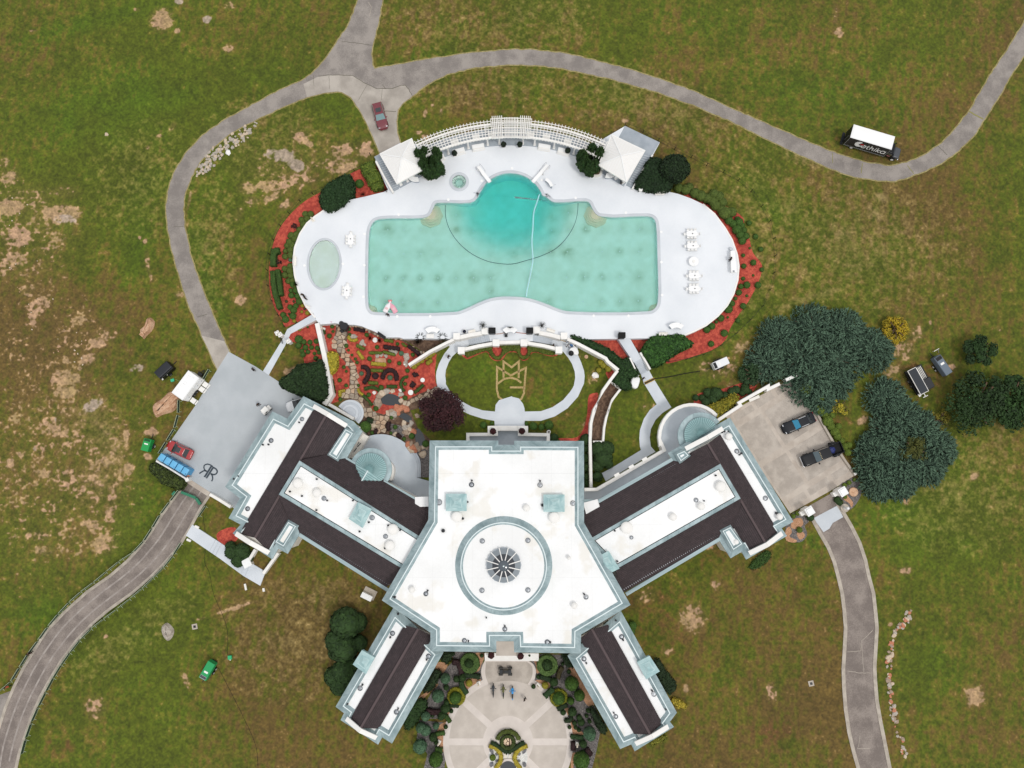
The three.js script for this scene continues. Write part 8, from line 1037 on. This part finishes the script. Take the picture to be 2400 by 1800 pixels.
// blue portable toilets
for (let i = 0; i < 5; i++) { const a = kW([320 + i * 152,470 + i * 88])[0], p = P(a[0], a[1], 2.25), t = thing('portable_toilet', ['blue portable toilet at the barrier end of the row', 'second blue portable toilet from the barrier end', 'middle blue portable toilet of the row', 'fourth blue portable toilet from the barrier end', 'blue portable toilet with dark vents beside the wall post'][i], 'portable toilet', V3(p.x, .05, p.z), -.535, 'blue portable toilets'); const bl = plain(0x4f9fd0,.5); mesh('cabin', box(.98,2.1,1.12,0,0,0,0,.05), bl, t); mesh('roof', loft([[-.5,.58,2.08,2.18,.3], [0,.58,2.08,2.3,.3], [.5,.58,2.08,2.18,.3]]), plain(0x68b4e0,.5), t); mesh('door', box(.8,1.9,.04,0,.1,-.59), plain(0x5fa8d6,.5), t); mesh('vent_pipe', cyl(.06,.06,.3,.35,2.1,.35,8), i === 4 ? M.black : bl, t); }
// gate pillars at the stone court, lamp
for (const [x, y, l] of [[790,275, 'white gate pillar beside the stone dish'], [380,515, 'white gate pillar next to the eastern wing']]) { const p = one(kR, x, y, 1.4), t = thing('gate_pillar', l, 'gate pillar', V3(p.x, 0, p.z), .53); mesh('shaft', box(1.1,2.4,1.1,0,0,0), M.white, t); mesh('wing', box(.8,1.2,.7,-.8,0,0), M.white, t); mesh('cap', box(1.4,.2,1.4,0,2.4,0,0,.04), M.roofWhite, t); mesh('cap_top', box(1.0,.14,1.0,0,2.6,0,0,.04), M.roofWhite, t); }
{ const p = one(kR, 860,480,.8), t = thing('bollard_lamp', 'white post standing in a round grey planter by the drive', 'post', V3(p.x, 0, p.z)); mesh('planter', lathe([[.7,0], [.75,.35], [.65,.35], [.6,.25], [0,.25]]), M.kerb, t); mesh('post', cyl(.28,.24,1.4,0,.2,0,14), M.white, t); mesh('dome', ball(.26,0,1.62,0), M.roofWhite, t); }
{ const p = one(kR, 985,50,.6); tag(mesh('corner_stone', [box(.7,.7,.4, p.x, 0, p.z, .5,.06)], M.white), 'white corner stone at the tip of the stone court', 'stone'); }
{ const p = one(kN, 730,750, D + .6), t = thing('white_urn', 'tall white urn by the dark hedge mass', 'urn', V3(p.x, D, p.z)); mesh('body', lathe([[.22,0], [.14,.2], [.36,.7], [.3,1.0], [.36,1.05], [0,1.0]]), M.white, t); }
{ const p = one(t13,965,165,.6), t = thing('ac_unit', 'white louvred box on a stone pad by the mansion wall', 'unit', V3(p.x, 0, p.z), -.45); mesh('pad', box(2.2,.2,1.6,.1,0,-.3), M.kerb, t); mesh('case', box(1.9,1.0,.9,0,.2,.2,0,.05), M.white, t); mesh('lid', box(1.9,.06,.9,0,1.2,.2,0,.02), M.roofWhite, t); }
for (const [k, x, y, w, d, ry, l] of [[t02,1700,1235,.8,.4,-.4, 'low tan stone at the upper side of the south walk'], [t02,1630,1350,.8,.4,-.4, 'low tan stone at the lower side of the south walk'], [t03,2120,95,.35,1.1,.25, 'white capsule-shaped marker on the lawn'], [t13,65,120,.4,.6,.2, 'small pale utility lid near the south walk end']]) { const p = one(k, x, y, .2); tag(mesh('marker_stone', [box(w, .25, d, p.x, 0, p.z, ry, .08)], M.stucco), l, 'stone'); }
for (const [k, x, y, l] of [[t03,1683,437, 'square pale utility cover on the lower lawn'], [t33,372,928, 'square pale utility cover on the right lawn']]) { const p = one(k, x, y, 0), t = thing('utility_cover', l, 'utility cover', V3(p.x, 0, p.z), .2); mesh('frame', box(.9,.08,.9,0,0,0,0,.02), M.kerb, t); mesh('lid', box(.4,.04,.4,0,.07,0), M.darkMetal, t); }
{ const t = thing('pier_block', 'white square pier at the house end of the south walk', 'pier', one(t02,2140,1545,1).setY(0), .5); mesh('shaft', box(1.2,1.4,1.2,0,0,0), M.white, t); mesh('cap', box(1.4,.15,1.4,0,1.4,0,0,.03), M.roofWhite, t); }
for (const a of [[2150,1520,2205,1430]]) gardenWall('white wall from the south walk pier to the gable', t02, a, .5,1.4);
gardenWall('white wall running down beside the north-west gable', t12, [190,1460,60,1640], .5,1.2);
// ---------------------------------------------------------------- crowd barriers along the drive, iron fences
function barrierRun(label, group, pts) { const l = smooth(pts, false, 6), step = 2.3; let acc = 0, prev = l[0]; const spots = [l[0].clone()]; for (let i = 1; i < l.length; i++) { acc += l[i].distanceTo(l[i - 1]); if (acc >= step) { spots.push(l[i].clone()); acc = 0; } } let first = null; for (let i = 0; i < spots.length - 1; i++) { const a = spots[i], b = spots[i + 1], c = a.clone().add(b).multiplyScalar(.5), d = b.clone().sub(a), ry = Math.atan2(-d.y, d.x), L = d.length() - .12; if (!first) { first = thing('crowd_barrier', label, 'barrier', V3(c.x, .03, c.y), ry, group); const hw = 1.09; mesh('frame', [bar(V3(-hw, 1.05,0), V3(hw, 1.05,0), .035), bar(V3(-hw, .2,0), V3(hw, .2,0), .03), bar(V3(-hw, .05,0), V3(-hw, 1.05,0), .035), bar(V3(hw, .05,0), V3(hw, 1.05,0), .035)], barM, first); mesh('mesh_panel', box(2.1,.8,.012,0,.22,0), netM, first); for (const s of [-.9,.9]) mesh('foot', box(.06,.04,.66, s, 0,0), barM, first); } else copyOf(first, V3(c.x, .03, c.y), ry, null, null); } }
const barM = plain(0xb4c2a4,.5, { metalness: .2 }), netM = plain(0x33453a, .8);
barrierRun('crowd barrier with dark green mesh along the lawn side of the drive', 'barriers on the lawn side of the drive', flat([].concat(t02([1560,910,1490,1000,1400,1120,1310,1270,1220,1400,1140,1470,1000,1560,900,1650]), t03([800,70,680,160,580,260,480,370,390,490,290,630,220,720,160,840,80,940,0,1000])), .1)); barrierRun('crowd barrier with dark green mesh along the house side of the drive', 'barriers on the house side of the drive', flat([].concat(t02([1790,1050,1730,1140,1660,1240]), []), .1)); barrierRun('crowd barrier with dark green mesh below the south walk', 'barriers below the south walk', flat([].concat(t02([1580,1360,1500,1490,1420,1590,1350,1659]), t03([1280,70,1200,140,1090,230,960,330,850,410,740,510,640,630,560,740,490,850,410,1000,340,1140,280,1280,230,1430,200,1550,180,1659])), .1)); barrierRun('crowd barrier with dark green mesh at the edge of the grey court', 'barriers at the court edge', flat([].concat(t02([1555,130,1550,200,1545,320,1480,450,1420,540,1350,660])), .1)); barrierRun('crowd barrier with dark green mesh behind the toilet trailer', 'barriers behind the trailer', flat(kV([1580,290,1480,440,1400,590]), .1));
{ const run = (label, a) => { const l = flat(kW(a), .5); tag(mesh('green_screen', [wall(l, .45,.9,1.0,.02), wall(l, .08,.05,.95,.01)], plain(0x2f7a5c, .7)), label, 'screen fence'); }; run('green mesh screen across the drive mouth', [850,1365,1050,1440,1225,1510]); run('green mesh screen angled to the house side of the drive', [1235,1525,1290,1600,1340,1680]); run('short green mesh screen lying off the drive', [620,1440,700,1350]); }
function ironFence(label, pts, step = 3.0, h = 1.25) { const t = thing('iron_fence', label, 'fence'), l = smooth(pts, false, 6); let acc = step, last = null; for (let i = 0; i < l.length; i++) { if (i) acc += l[i].distanceTo(l[i - 1]); if (acc >= step || i === l.length - 1) { acc = 0; const p = V3(l[i].x, 0, l[i].y); mesh('post', box(.09, h, .09, p.x, 0, p.z), M.black, t); if (last) for (const y of [.2, h - .12]) mesh('rail', bar(last.clone().setY(y), p.clone().setY(y), .018,5), M.black, t); last = p; } } }
ironFence('black iron fence on the lawn beyond the eastern mulch bed', flat([].concat(kN([565,62,660,100,870,190,925,235,1045,300,1180,360]), t20([1590,1385,1690,1435,1800,1480,1920,1540,2020,1610]), t21([2090,30,2150,120]), t31([0,240,35,350,55,470,55,585,45,700,20,820,-10,900]), t21([2180,960,2080,1080,1960,1200,1800,1330,1620,1420]), kL([1990,560,1680,610,1400,640])), .1)); ironFence('black iron fence on the lawn outside the western mulch bed', flat([].concat(t10([990,1340,1030,1390]), t10([830,1490,720,1560,560,1650]), t11([400,70,320,150,250,240,185,345,140,460,110,570,100,680,105,790,130,890,165,1000,210,1090,250,1165])), .1), 2.6);
renderer.render(scene, camera);
